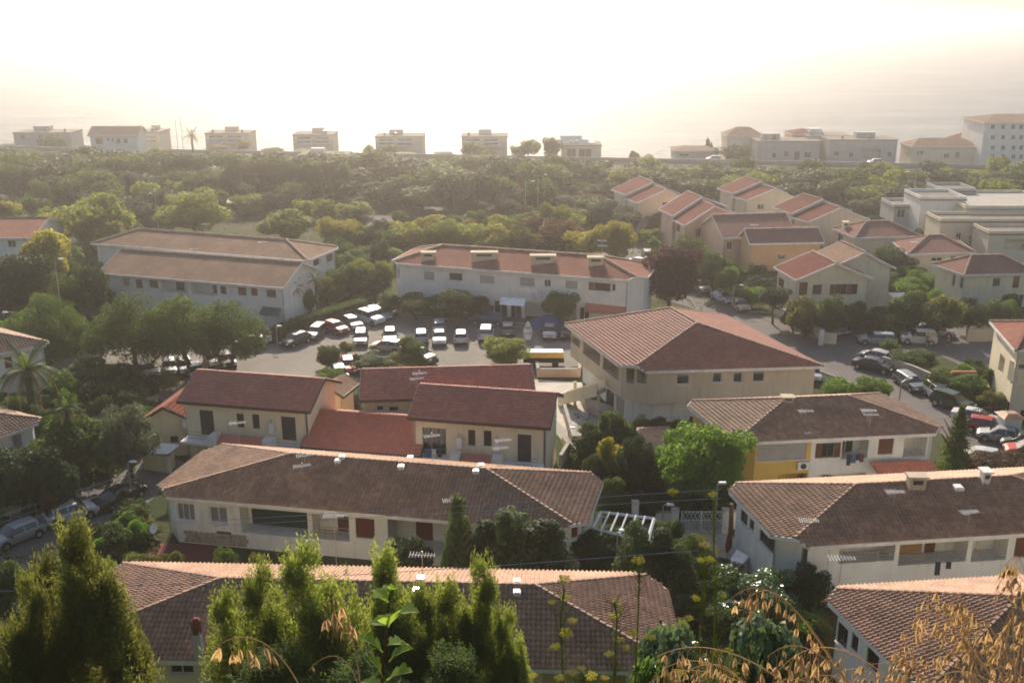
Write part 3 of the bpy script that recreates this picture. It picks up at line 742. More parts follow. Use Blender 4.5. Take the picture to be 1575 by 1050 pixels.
a, b2 = P(932, 596, 2.8), P(872, 614, .3); d = (b2 - a); side = Vector((-d.y, d.x, 0)).normalized() * 1.3
mb = MB(); ns = 12
for i in range(ns):
    p0 = a + Vector((d.x, d.y, 0)) * (i / ns); mb.obox(Vector((p0.x, p0.y, a.z + d.z * i / ns - .35)), Vector((d.x, d.y, 0)) * (1.02 / ns), side, (0, 0, .35))
mb.build('stair', 'concrete', BIG.root)
for k in (0, 1):
    mb = MB(); o_ = side * k * 1.05; aa, bb = a + o_, b2 + o_; t_ = side.normalized() * .12
    mb.face([aa + Vector((0, 0, -.5)), bb + Vector((0, 0, -.3)), bb + Vector((0, 0, .9)), aa + Vector((0, 0, .9))]); mb.face([aa + t_ + Vector((0, 0, -.5)), bb + t_ + Vector((0, 0, -.3)), bb + t_ + Vector((0, 0, .9)), aa + t_ + Vector((0, 0, .9))])
    mb.face([aa + Vector((0, 0, .9)), bb + Vector((0, 0, .9)), bb + t_ + Vector((0, 0, .9)), aa + t_ + Vector((0, 0, .9))]); mb.face([bb + Vector((0, 0, -.3)), bb + Vector((0, 0, .9)), bb + t_ + Vector((0, 0, .9)), bb + t_ + Vector((0, 0, -.3))])
    mb.build('stair_parapet', 'wall_cream', BIG.root)
for x, y in ((884, 622), (902, 628), (920, 632)):
    q = P(x, y, 0); extra_box(BIG, 'pillar', (q.x, q.y, 1.2), (.3, .3, 2.6), 'wall_cream')

# the cream holiday houses with red roofs in the middle
def rect(FL, FR, depth):
    FL, FR = Vector((FL[0], FL[1], 0)), Vector((FR[0], FR[1], 0)); d = (FR - FL).normalized(); n = Vector((-d.y, d.x, 0)); return FL, FR, FR + n * depth, FL + n * depth
def red_house(label, A, B, ze, depth, zr, ops, posts, boilers, strips, roofm='roof_red', tm='tile_red', wall='wall_cream'):
    FL, FR, BR, BL = rect(P(*A, ze), P(*B, ze), depth)
    h = hip_house('red_roof_house', label, FL, FR, BR, BL, ze, zr, 0, 0, (0, 0, 0, 0), roofm, wall, ops, tiles=tm, fascia='fascia_dark', tk=dict(tw=.3, th=.38, hump=.02), over=.5, caps=None)
    d = (FR - FL).normalized(); n = Vector((d.y, -d.x, 0)); L = (FR - FL).length
    mb = MB(); mb.obox(FL + d * .5 - n * .5 + Vector((0, 0, 2.45)), d * (L - 1), n * 1.5, (0, 0, .25)); mb.build('balcony', 'wall_white', h.root)
    fl = FL + d * .5 + n * .97 + Vector((0, 0, 2.7))
    for (u0, u1) in posts:
        mb = MB(); mb.obox(fl + d * (u0 * (L - 1)) - n * .95, d * ((u1 - u0) * (L - 1)), n * .95, (0, 0, .75)); o_ = mb.build('parapet', 'wall_white', h.root)
    for (u0, u1) in strips:
        q = [fl + d * (u0 * (L - 1)) + n * .1 + Vector((0, 0, .05)), fl + d * (u1 * (L - 1)) + n * .1 + Vector((0, 0, .05)), fl + d * (u1 * (L - 1)) - n * .95 + Vector((0, 0, .6)), fl + d * (u0 * (L - 1)) - n * .95 + Vector((0, 0, .6))]
        mb = MB(); mb.face(q); mb.build('balcony_roof', 'tile_orange', h.root)
    for u0 in boilers:
        mb = MB(); mb.obox(FL + d * (.5 + u0 * (L - 1)) - n * .45 + Vector((0, 0, 3.6)), d * .42, n * .3, (0, 0, .95)); mb.build('boiler', 'white_plastic', h.root)
        mb = MB(); c = FL + d * (.71 + u0 * (L - 1)) - n * .25; mb.tube([c + Vector((0, 0, 4.5)), c + Vector((0, 0, 4.9)), c + n * .35 + Vector((0, 0, 4.95))], .05, 6); mb.build('flue_pipe', 'metal', h.root)
    for u0, u1 in ((0.03, .2), (.8, .97)):
        mb = MB()
        for hh in (.4, .7, 1.0): mb.tube([fl + d * (u0 * (L - 1)) + Vector((0, 0, hh)), fl + d * (u1 * (L - 1)) + Vector((0, 0, hh))], .02, 4)
        mb.build('railing', 'metal_dark', h.root)
    mb = MB(); c = FR - d * .52 - n * .42; mb.tube([c + Vector((0, 0, .1)), c + Vector((0, 0, ze - .1))], .06, 6); mb.build('drainpipe', 'fascia_dark', h.root)
    return h
M1 = red_house('cream house with red tiled roof, two dark doors, left of the bright orange roof', (272, 617), (476, 633), 6, 7.6, 7.65,
    [(308, 631, 329, 669, 'door', {'sm': 'shutter_dark'}), (364, 636, 375, 657, 'win', {'mull': 0, 'pane': 'dark_inside', 'fm': 'shutter_dark'}), (388, 637, 399, 659, 'win', {'mull': 0, 'pane': 'dark_inside', 'fm': 'shutter_dark'}), (433, 641, 455, 677, 'door', {'sm': 'shutter_dark'})],
    [(.24, .3), (.68, .76)], [.70], [(.31, .67)])
M2 = red_house('cream house with red tiled roof and glass door, right of the bright orange roof', (627, 642), (846, 658), 6.1, 7.6, 7.75,
    [(650, 658, 686, 698, 'arch', {'mull': 2, 'fm': 'shutter_dark'}), (720, 661, 731, 685, 'win', {'mull': 0, 'pane': 'dark_inside', 'fm': 'shutter_dark'}), (744, 662, 756, 686, 'win', {'mull': 0, 'pane': 'dark_inside', 'fm': 'shutter_dark'}), (796, 668, 817, 710, 'door', {'sm': 'shutter_dark'})],
    [(.30, .37), (.62, .69)], [.33, .62], [(.38, .61)])
FL, FR, BR, BL = rect(P(553, 616, 5.5), P(824, 608, 5.5), 7.6)
M4 = hip_house('red_roof_house', 'cream house with a long red roof standing just behind the other red roofed houses', FL, FR, BR, BL, 5.5, 7.15, 0, 0, (0,) * 4, 'roof_red', 'wall_cream',
    [(579, 624, 590, 632, 'win', {'mull': 0}), (598, 625, 613, 633, 'win', {'mull': 0})], tiles='tile_red', fascia='fascia_dark', tk=dict(tw=.3, th=.38, hump=.02), caps=None)
FL, FR, BR, BL = rect(P(462, 687, 3.0), P(646, 701, 3.0), 8.4)
M3 = hip_house('low_link_house', 'low house with the brightest orange red roof, linking the two cream houses', FL, FR, BR, BL, 3.0, 4.85, 0, 0, (0,) * 4, 'roof_orange', 'wall_white', (), tiles='tile_orange', fascia='fascia_dark', tk=dict(tw=.3, th=.38, hump=.02), caps=None, over=.3)
FL, FR = P(207, 653, 3.4), P(298, 647, 3.4); BL = FL + Vector((1.5, 9, 0)); BR = FR + Vector((1.5, 9, 0))
M5 = hip_house('low_gable_house', 'low cream house with orange gable roof and white awning, left of the red roofs', FR, BR, BL, FL, 3.4, 4.9, 0, 0, (0,) * 4, 'roof_orange', 'wall_cream',
    [(261, 670, 275, 682, 'win', {'mull': 0, 'pane': 'dark_inside'})], tiles='tile_orange', fascia='fascia_dark', caps=None, over=.4)
q = [P(228, 697, 1.9), P(258, 698, 1.9), P(276, 684, 2.3), P(246, 680, 2.3)]
mb = MB(); mb.face(q); mb.face([p_ + Vector((0, 0, -.06)) for p_ in q[::-1]]); mb.build('awning', 'cloth_white', M5.root)
FL, FR, BR, BL = rect(P(480, 605, 2.8), P(528, 610, 2.8), 4)
hip_house('garden_annexe', 'small peach coloured annexe with tan gable roof behind the left red roofed house', FR, BR, BL, FL, 2.8, 3.7, 0, 0, (0,) * 4, 'roof_grey', 'wall_peach', (), tiles=None, fascia='fascia_dark', caps=None)

# the long rows in the middle distance
FL = P(597, 404, 6.3); FR = P(992, 433, 6.3); FL.z = FR.z = 0; FL, FR, BR, BL = rect(FL, FR, 9.5)
C1 = hip_house('shop_row', 'long white building with shaded shops below and dormers on its russet roof', FL, FR, BR, BL, 6.3, 8.1, 6, 7, (1.2, 2.2, 1, 1), 'roof_rust', 'wall_white',
    [(600, 414, 633, 430, 'log', {'inner': ((.8, .98, 0, .95, 'door', 'shutter_dark'),)}), (652, 418, 668, 431, 'shut', {'sm': 'shutter_grey'}), (691, 420, 711, 431, 'shut', {'sm': 'shutter_dark'}), (738, 424, 760, 436, 'shut', {'sm': 'shutter_grey'}),
     (800, 427, 822, 440, 'shut', {'sm': 'shutter_grey'}), (837, 430, 847, 441, 'win'), (914, 435, 931, 447, 'open'), (941, 437, 947, 448, 'win'), (962, 438, 968, 448, 'win'), (870, 432, 888, 444, 'shut', {'sm': 'shutter_grey'}),
     (612, 455, 648, 489, 'hole'), (654, 457, 684, 491, 'hole'), (689, 459, 714, 491, 'grid', {'mull': 2, 'pane': 'glass_pale'}), (720, 460, 754, 494, 'hole'), (760, 463, 780, 495, 'grid', {'mull': 1}), (785, 464, 802, 496, 'grid', {'mull': 1}), (807, 466, 846, 499, 'hole'), (852, 469, 886, 502, 'hole'), (891, 473, 906, 503, 'grid', {'mull': 1})], caps='cap_tan')
for x, y, w_ in ((659, 397, 1.8), (745, 397, 3.4), (835, 402, 3.2), (916, 405, 2.0)):
    chimney(C1, x, y, w_, .8, 'wall_beige', 1.1)
q = P(768, 468, 2.9); q2 = P(806, 471, 2.9)
mb = MB(); mb.face([q, q2, q2 + Vector((.2, 1.6, .5)), q + Vector((.2, 1.6, .5))]); mb.build('awning', 'cloth_white', C1.root)
qs = [P(899, 478, 2.2), P(962, 482, 2.2), P(962, 482, 2.2) + Vector((.5, 3, 1.1)), P(899, 478, 2.2) + Vector((.5, 3, 1.1))]
mb = MB(); mb.face(qs); mb.face([q_ + Vector((0, 0, -.15)) for q_ in qs[::-1]]); mb.build('lean_to_roof', 'tile_orange', C1.root)
for x, y in ((822, 446), (815, 455), (872, 452), (925, 454)):
    q = P(x, y + 20, 0); e = [e for e in C1.walls if (e[1] - e[0]).length > 20][0]
    t_ = 0
    d = ray(x, y); c0 = Vector((0, 0, CAMZ)); tt = (e[0] - c0).dot(e[2]) / d.dot(e[2]); q = c0 + d * tt
    mb = MB(); mb.box((q.x + e[2].x * .2, q.y + e[2].y * .2, q.z), (.9, .4, .65), math.atan2((e[1] - e[0]).y, (e[1] - e[0]).x)); mb.build('air_conditioner', 'white_plastic', C1.root)
FL = P(150, 420, 5.5); FR = P(436, 443, 5.5); FL, FR, BR, BL = rect(FL, FR, 10.4)
hip2 = lambda px, py, qx, qy, kind, **o: (px, py, qx, qy, kind, o)
C2 = hip_house('long_row_house', 'long white two storey row with a plain brown gable roof behind the umbrella pines', FL, FR, BR, BL, 5.5, 7.6, 0, 0, (0,) * 4, 'roof_grey', 'wall_white',
    [hip2(189, 428, 199, 440, 'shut', sm='shutter_tan'), hip2(209, 430, 219, 443, 'shut'), hip2(230, 431, 243, 443, 'shut'), hip2(249, 433, 289, 450, 'log', inner=((.3, .6, 0, .9, 'door', 'shutter_brown'),)),
     hip2(294, 437, 334, 454, 'log', inner=((.6, .95, 0, .9, 'door', 'shutter_brown'),)), hip2(339, 440, 348, 452, 'shut', sm='shutter_dark'), hip2(366, 442, 379, 454, 'shut'), hip2(386, 443, 396, 455, 'shut'), hip2(410, 446, 424, 457, 'shut')], caps='cap_tan')
q = [P(398, 484, 2.2), P(428, 486, 2.2), P(433, 474, 2.8), P(404, 471, 2.8)]
mb = MB(); mb.face(q); mb.face([p_ + Vector((0, 0, -.06)) for p_ in q[::-1]]); mb.build('awning', 'cloth_green', C2.root)
FR = P(474, 401, 6.0); BR = P(524, 380, 6.0); FL = FR + Vector((-34, 11, 0)); BL = BR + Vector((-34, 11, 0))
C3 = hip_house('long_row_house', 'white row with a low brown roof, farther of two long rows at the left', FL, FR, BR, BL, 6.0, 7.6, 5, 6, (0, .8, .8, 0), 'roof_grey', 'wall_white',
    [(482, 397, 491, 408, 'shut', {'sm': 'shutter_dark'}), (502, 391, 512, 402, 'shut')], caps='cap_tan')
# side houses at the left edge
def corner_house(label, cx, cy, ze, zr, pA, pB, la, lb, wall, roof, tiles, ops):
    c = P(cx, cy, ze); a = (P(*pA, ze) - c).normalized(); b_ = (P(*pB, ze) - c).normalized()
    FR = c; FL = c + a * la; BR = c + b_ * lb; BL = FL + b_ * lb
    return hip_house('white_house', label, FL, FR, BR, BL, ze, zr, lb * .45, lb * .45, (0, 1.0, 0, 0), roof, wall, ops, tiles=tiles, tk=dict(tw=.3, th=.36))
L1 = corner_house('white house corner with brown roof and small balcony, above the palm, left edge', 84, 528, 5.5, 7.3, (0, 543), (0, 505), 12, 12, 'wall_white', 'roof_brown', 'tile_brown',
    [(7, 549, 19, 566, 'shut'), (27, 547, 42, 560, 'shut'), (68, 535, 78, 548, 'log', {'rail': .9})])
L2 = corner_house('low white house with dark brown roof, left edge below the palm', 73, 645, 3.6, 5.2, (0, 671), (0, 628), 13, 10, 'wall_white', 'roof_brown', 'tile_brown', [(20, 668, 35, 700, 'hole')])
FL = P(-70, 366, 5.5); FR = P(50, 366, 5.5); FL, FR, BR, BL = rect(FL, FR, 13)
hip_house('white_house', 'white house with a wide flat brown roof behind the yellowish trees at the far left', FL, FR, BR, BL, 5.5, 7.4, 0, 0, (0,) * 4, 'roof_rust', 'wall_white', [(12, 370, 24, 380, 'win')])
FR = P(30, 745, 3); hip_house('garden_shed', 'dark low shed roof under the trees at the left edge', FR + Vector((-7, -.5, 0)), FR, FR + Vector((0, 5, 0)), FR + Vector((-7, 4.5, 0)), 2.6, 3.5, 1, 1, (0,) * 4, 'roof_brown', 'wall_beige', ())

# villas on the right
def villa(name, label, nl, nr, ze, zr, back, L, roof, wall, ops=(), two=True, sp=.5, caps='cap_tan', cat='house', fascia='fascia_white'):
    """gable end towards the camera: near corners nl, nr (pixels at the eave), back = pixel the left eave runs to"""
    a, b_ = P(*nl, ze), P(*nr, ze); d = P(*back, ze) - a; d = d.normalized() * L if L else d
    if two and 'brown shutters' not in label:
        m1_, m2_ = a + d * .52, b_ + d * .52; r_ = hip_house(name, label.replace('gable house', 'rear unit').replace('farthest left of', 'leftmost of'), m2_, b_ + d * 1.15, a + d * 1.15, m1_, ze + .55, zr + .55, 0, 0, (0,) * 4, roof, wall, (), over=.45, caps=caps, cat=cat, fascia=fascia)
        r_.root['label'] = 'slightly higher rear unit joined behind the ' + ' '.join(label.split()[:9]); d = d * .52
    return hip_house(name, label, b_, b_ + d, a + d, a, ze, zr, 0, 0, (0,) * 4, roof, wall, ops, over=.45, caps=caps, cat=cat, fascia=fascia)
V1 = villa('gable_house', 'cream gable house with small red shutter, farthest left of the red roofed villas', (979, 313), (1066, 310), 5.5, 7.8, (945, 298), 0, 'roof_red', 'wall_pale', [(1019, 310, 1027, 321, 'shut', {'sm': 'shutter_red'})])
V2h = villa('gable_house', 'peach gable house with stepped red roof in front of the first red roofed villa', (1053, 347), (1140, 332), 5.5, 7.9, (1018, 329), 0, 'roof_red', 'wall_peach', [(1070, 352, 1078, 366, 'win'), (1040, 345, 1046, 356, 'shut')])
V6 = villa('gable_house', 'pale gable house with red roof at the edge of the tree belt', (1147, 309), (1234, 308), 5.2, 7.4, (1108, 296), 0, 'roof_red', 'wall_pale', [(1165, 314, 1175, 322, 'win')])
V7 = villa('gable_house', 'pale gable house with red roof and two long skylights behind the orange house', (1243, 342), (1338, 337), 5.0, 7.2, (1194, 326), 0, 'roof_red', 'wall_pale', [(1214, 338, 1222, 348, 'win')])
for x, y in ((1222, 324), (1230, 327)): skylight(V7, x, y, 1.1)
def ridge_house(label, nl, nr, ze, rise, depth, roof, wall, ops, name='orange_house', caps='cap_tan'):
    FL, FR, BR, BL = rect(P(*nl, ze), P(*nr, ze), depth)
    return hip_house(name, label, FL, FR, BR, BL, ze, ze + rise, 0, 0, (0,) * 4, roof, wall, ops, over=.4, caps=caps)
V3 = ridge_house('peach house with a broad pinkish roof behind the orange house', (1112, 367), (1228, 363), 5.2, 2.6, 11, 'roof_pink', 'wall_peach', [(1118, 372, 1126, 384, 'win')], 'peach_house')
V4 = ridge_house('orange rendered house with a pinkish brown roof and blank front wall', (1153, 375), (1268, 373), 5.6, 1.6, 6, 'roof_pink', 'wall_orange', [(1196, 392, 1208, 399, 'win')])
V5 = villa('gable_house', 'cream gable house with brown shutters and dark red roof facing the street', (1224, 431), (1343, 428), 5.8, 7.9, (1190, 411), 0, 'roof_red', 'wall_cream',
    [(1229, 434, 1242, 454, 'shut'), (1250, 438, 1264, 453, 'shut'), (1285, 437, 1302, 453, 'open'), (1307, 437, 1319, 453, 'win', {'fm': 'frame_brown'}), (1322, 470, 1336, 486, 'shut'), (1197, 428, 1206, 442, 'shut')])
a, b_ = P(1292, 424, 5.8), P(1392, 425, 5.8); d = (P(1190, 411, 5.8) - P(1224, 431, 5.8)).normalized() * 7; a += d * .35; b_ += d * .35
V5b = hip_house('gable_house', 'cream gable wing with a small side balcony joined behind the house with brown shutters', b_, b_ + d, a + d, a, 6.3, 8.4, 0, 0, (0,) * 4, 'roof_grey', 'wall_cream', [(1349, 472, 1364, 480, 'win')], over=.45)
q = P(1385, 470, 2.6); extra_box(V5b, 'balcony', (q.x, q.y + 1, 3.2), (2.2, 2.4, 1.1), 'wall_cream')
def hip_px(label, fl, fr, bl, ze, rise, roof, wall, ops, name='hip_roof_house', ii=.48):
    FL, FR = P(*fl, ze), P(*fr, ze); bk = P(*bl, ze) - FL; dd = bk.length
    return hip_house(name, label, FL, FR, FR + bk, FL + bk, ze, ze + rise, dd * ii, dd * ii, (0,) * 4, roof, wall, ops, over=.5, caps='cap_tan')
V8 = hip_px('cream hip roofed house with a twin chimney pot behind the round dark bush', (1315, 366), (1418, 363), (1279, 351), 4.6, 1.8, 'roof_pink', 'wall_pale', [(1288, 360, 1296, 374, 'win')])
chimney(V8, 1300, 350, .8, .9, 'wall_cream')
V9 = hip_px('low cream house with a brown hip roof, middle of the three stepped hip roofs', (1396, 391), (1502, 388), (1372, 371), 4.0, 1.8, 'roof_pink', 'wall_pale', [(1433, 396, 1449, 402, 'win'), (1462, 394, 1472, 399, 'win')])
V10 = hip_px('cream house with brown hip roof at the right edge, nearest of three stepped roofs', (1483, 423), (1600, 420), (1432, 406), 4.8, 1.9, 'roof_pink', 'wall_cream',
    [(1464, 422, 1469, 441, 'win', {'mull': 0}), (1476, 426, 1481, 444, 'win', {'mull': 0}), (1527, 428, 1538, 440, 'shut', {'sm': 'shutter_dark'}), (1558, 425, 1568, 443, 'shut'), (1560, 453, 1575, 465, 'win')])
def block_house(name, label, boxes, cat='building', z0=-.3):
    """boxes: (x0,x1,ytop px,Y front,depth,mat,ops)"""
    root = None
    for (x0, x1, yt, Y, dp, mat, ops) in boxes:
        a, b_ = PY(x0, yt, Y), PY(x1, yt, Y); z1 = (a.z + b_.z) / 2
        pts = [V2(a.x, Y), V2(b_.x, Y), V2(b_.x, Y + dp), V2(a.x, Y + dp)]
        if root is None: h = House(name, label, cat, [zon(p_, z1) for p_ in pts], z0); root = h.root
        h.add_walls(pts, z1, mat, ops)
        mb = MB(); k = z1 + .05
        FOOT.append([(q_.x, q_.y) for q_ in pts]); mb.box(((a.x + b_.x) / 2, Y + dp / 2, k), (b_.x - a.x + .3, dp + .3, .22)); mb.build('roof_slab', 'concrete' if x0 == 1486 else 'roof_felt', root)
        mb = MB()
        for (cx_, cy_, sx_, sy_) in (((a.x + b_.x) / 2, Y, b_.x - a.x, .2), ((a.x + b_.x) / 2, Y + dp, b_.x - a.x, .2), (a.x, Y + dp / 2, .2, dp - .21), (b_.x, Y + dp / 2, .2, dp - .21)): mb.box((cx_, cy_, k + .35), (sx_, sy_, .5))
        mb.build('parapet', mat, root)
    return h
V11 = block_house('white_block_house', 'white flat roofed concrete building with water tank tower and terrace', [
    (1417, 1486, 308, 176, 8, 'wall_white', []), (1376, 1419, 320, 181, 7, 'wall_grey', [(1380, 322, 1392, 335, 'win')]),
    (1448, 1500, 295, 186.5, 7, 'wall_grey', []), (1486, 1640, 322, 172, 16, 'wall_cream', [(1488, 332, 1500, 337, 'shut', {'sm': 'shutter_red'}), (1532, 331, 1545, 337, 'win')])])
V12 = block_house('cream_villa', 'cream villa with rounded arches and flat parapets below the white concrete building', [
    (1447, 1640, 342, 165, 6, 'wall_pale', [(1470, 358, 1478, 373, 'win'), (1515, 345, 1530, 358, 'win')]), (1522, 1640, 361, 158, 6, 'wall_pale', [(1545, 368, 1585, 384, 'hole')])])
R1h = None
a = P(1522, 494, 7.2); b_ = P(1562, 540, 7.2); FL = b_; BL = a; FR = b_ + Vector((12, 1.5, 0)); BR = a + Vector((14, 1.5, 0))
R1 = hip_house('balcony_house', 'tall pale yellow house with balconies cut by the right edge of the view', FL, FR, BR, BL, 7.2, 8.6, 3, 3, (0, 0, 0, .0), 'roof_rust', 'wall_cream',
    [(1536, 545, 1545, 575, 'log', {'rail': .9}), (1552, 560, 1561, 590, 'log', {'rail': .9}), (1540, 610, 1552, 640, 'win'), (1565, 560, 1590, 590, 'log', {'rail': .9}), (1567, 630, 1590, 670, 'win')], over=.5)
qa = P(1540, 690, 0); extra_box(R1, 'porch', (qa.x + 1.9, qa.y + 3, 1.0), (1.6, 1.6, 2.1), 'wall_white')
mb = MB(); mb.box((qa.x + 1.9, qa.y + 3, 2.25), (2.1, 2.1, .35), top=(.4, .4)); mb.build('porch_roof', 'tile_brown', R1.root)

# houses along the beach
def beach(name, label, x0, x1, yt, off, wall, roof=None, rise=1.2, dp=9, ops=(), cat='house', y2=None):
    xm = (x0 + x1) / 2; Y = yE((xm - 787) / 1575 * 290) + off
    a, b_ = PY(x0, yt, Y), PY(x1, yt, Y)
    if roof:
        return hip_house(name, label, V2(a.x, Y), V2(b_.x, Y), V2(b_.x, Y + dp), V2(a.x, Y + dp), a.z, a.z + rise, dp * .4, dp * .4, (0,) * 4, roof, wall, ops, over=.4, caps=None, cat=cat, z0=-4.5)
    h = House(name, label, cat, [Vector((a.x, Y, a.z)), Vector((b_.x, Y, a.z)), Vector((b_.x, Y + dp, a.z)), Vector((a.x, Y + dp, a.z))], -4.5)
    h.add_walls([V2(a.x, Y), V2(b_.x, Y), V2(b_.x, Y + dp), V2(a.x, Y + dp)], a.z, wall, ops)
    mb = MB(); mb.box(((a.x + b_.x) / 2, Y + dp / 2, a.z + .1), (b_.x - a.x + .5, dp + .5, .25)); mb.build('roof_slab', 'roof_felt', h.root); h.Y = Y
    wd = b_.x - a.x; k_ = random.uniform(.1, .5)
    mb = MB(); mb.box((a.x + wd * (k_ + .15), Y + dp * .6, a.z + .9), (wd * .28, 2.6, 1.5)); mb.build('stair_box', wall, h.root)
    for _ in range(2):
        qx = a.x + wd * random.uniform(.1, .9); mb = MB(); mb.tube([(qx, Y + 2, a.z + .2), (qx, Y + 2, a.z + 1.1)], .35, 8); mb.build('water_tank', 'metal', h.root)
    return h
def louvres(h, x0, x1, ys_):
    e = min(h.walls, key=lambda e: (e[0] + e[1]).y); Y = e[0].y
    for y in ys_:
        a, b_ = PY(x0, y, Y), PY(x1, y, Y); mb = MB(); mb.box(((a.x + b_.x) / 2, Y - .5, a.z), (b_.x - a.x, 1.2, .3)); mb.build('balcony', 'wall_white', h.root)
beach('beach_house', 'low pale house with a roof terrace, far left on the shore', 20, 108, 205, 14, 'wall_grey', ops=[(58, 208, 66, 213, 'win'), (30, 208, 38, 215, 'win'), (80, 208, 90, 215, 'win')])
xm = 176; WH = hip_house('beach_house', 'tall white two storey house with pink entrance and brown gable roof above the tree belt', PY(134, 209, 280), PY(213, 209, 280), PY(213, 209, 280) + Vector((0, 8, 0)), PY(134, 209, 280) + Vector((0, 8, 0)), PY(134, 209, 280).z, PY(134, 209, 280).z + 2.2, 0, 0, (0,) * 4, 'roof_grey', 'wall_white',
    [(147, 213, 158, 222, 'shut'), (164, 213, 168, 218, 'win'), (171, 213, 175, 219, 'win'), (179, 214, 185, 221, 'shut'), (190, 214, 196, 221, 'win'), (155, 234, 160, 240, 'win'), (164, 233, 168, 237, 'win'), (178, 235, 185, 247, 'door'), (191, 234, 196, 242, 'win')], over=.5, caps=None)
beach('beach_house', 'plain pale block standing right behind the tall white house', 214, 246, 204, 9, 'wall_pale', ops=[(220, 210, 240, 212, 'win'), (220, 216, 240, 218, 'win')])
for (x0, x1, yt, lab) in ((315, 382, 206, 'pale block with two rows of balcony slabs, left of the palm lined shore gap'), (450, 512, 208, 'pale block with banded balconies above the bright pool roof'), (577, 650, 211, 'pale block dissolving in the brightest glare, third of the banded shore blocks'), (710, 780, 211, 'pale block half hidden by trees in the glare, fourth of the banded shore blocks')):
    h = beach('banded_block', lab, x0, x1, yt, 14, 'wall_pale', ops=[(x0 + 6, yt + 3, x0 + 28, yt + 6, 'win'), (x0 + 34, yt + 3, x0 + 56, yt + 6, 'win'), (x0 + 6, yt + 9, x0 + 28, yt + 12, 'win'), (x0 + 34, yt + 9, x0 + 56, yt + 12, 'win')])
    louvres(h, x0 + 3, x0 + 30, (yt + 7.5, yt + 13.5)); louvres(h, x0 + 33, x0 + 60, (yt + 7.5, yt + 13.5))
h = beach('banded_block', 'terraced pale block with stepped roof beside the road underpass', 865, 925, 224, 14, 'wall_pale', ops=[(872, 229, 886, 242, 'win'), (890, 229, 910, 242, 'win')])
h2 = None
for k, (x0, x1, yt) in enumerate(((858, 915, 220), (860, 905, 215), (862, 895, 209))):
    Y = min(e[0].y for e in h.walls) + 2 + k * 1.5; a, b_ = PY(x0, yt, Y), PY(x1, yt, Y)
    mb = MB(); mb.box(((a.x + b_.x) / 2, Y + 2, a.z - .6), (b_.x - a.x, 5, 1.4)); mb.build('terrace_step', 'wall_white', h.root)
beach('beach_house', 'long low pale bungalow with a thin flat roof, left of the round shore bush', 1037, 1108, 232, 12, 'wall_grey', 'roof_grey', .9, ops=[(1045, 237, 1060, 241, 'win')])
beach('beach_house', 'house with a shallow pyramid roof rising behind the round shore bush', 1117, 1178, 210, 20, 'wall_pale', 'roof_grey', 2.2, ops=[(1155, 212, 1160, 218, 'win')])
beach('beach_house', 'grey one storey concrete house with evenly spaced dark windows', 1165, 1262, 218, 14, 'wall_grey', ops=[(1188, 235, 1194, 243, 'win'), (1206, 233, 1213, 242, 'win'), (1222, 233, 1230, 246, 'door'), (1237, 234, 1248, 243, 'win')])
beach('beach_house', 'pale house with a small red roof behind the concrete shore houses', 1217, 1262, 207, 24, 'wall_peach', 'roof_red', 1.2)
beach('beach_house', 'white stepped upper storey between the two grey shore houses', 1242, 1308, 210, 21, 'wall_white')
beach('beach_house', 'long grey unfinished shore house with a dark garage opening', 1276, 1381, 216, 14, 'wall_grey', ops=[(1306, 235, 1313, 243, 'win'), (1324, 230, 1354, 246, 'hole'), (1365, 234, 1372, 242, 'win'), (1283, 233, 1290, 241, 'win')])
beach('beach_house', 'pale shore house with sloping white awnings on its terrace', 1402, 1512, 226, 13, 'wall_pale', 'roof_grey', 1.8, ops=[(1410, 232, 1420, 238, 'win'), (1452, 236, 1460, 243, 'win'), (1470, 234, 1476, 243, 'win')])
beach('beach_house', 'shore house with an orange red roof and two small skylights', 1474, 1514, 218, 22, 'wall_peach', 'roof_red', 2.2)
beach('apartment_block', 'tall white four storey block at the far right of the shore', 1514, 1640, 189, 12, 'wall_white', 'roof_grey', 1.6, dp=14, ops=[(x, y, x + 6, y + 7, 'win') for y in (192, 208, 224, 238) for x in (1524, 1540, 1556, 1568)], cat='building')
h = beach('pool_building', 'low building with a glaring bright flat roof among the dark trees', 455, 530, 243, -20, 'wall_white', dp=12)
# ================================================================ vegetation
rng = np.random.default_rng(11)
def rdir(n):
    v = rng.normal(size=(n, 3)); return v / np.linalg.norm(v, axis=1, keepdims=True)
def leaf_quads(C, Nn, size, aspect=.55, up=None):
    """one small folded leaf quad at each centre"""
    n = len(C); a = up if up is not None else rdir(n)
    t = np.cross(Nn, a); t /= np.linalg.norm(t, axis=1, keepdims=True) + 1e-9
    b = np.cross(Nn, t); s = (size * rng.uniform(.6, 1.35, n))[:, None]
    V = np.stack([C - b * s * .5, C + t * s * aspect * .5 + Nn * s * .08, C + b * s * .5, C - t * s * aspect * .5 + Nn * s * .08], 1)
    return V.reshape(-1, 3), np.arange(n * 4).reshape(-1, 4)
def blob_cloud(cs, rs, n, shell=.35, squash=.8):
    w_ = np.array(rs) ** 2; k = rng.choice(len(cs), n, p=w_ / w_.sum())
    d = rdir(n); r = rng.uniform(shell, 1, n) ** .45
    C = np.array(cs)[k] + d * (r * np.array(rs)[k])[:, None] * np.array([1, 1, squash])
    return C, d
_cr = {}
def crown(kind, mat):
    key = (kind, mat)
    if key in _cr: return _cr[key]
    base = _cr.get(kind)
    if base is None:
        _cr[kind] = base = make_crown(kind)
    V, F = base; _cr[key] = np_mesh_data('crown', V, F, mat); return _cr[key]
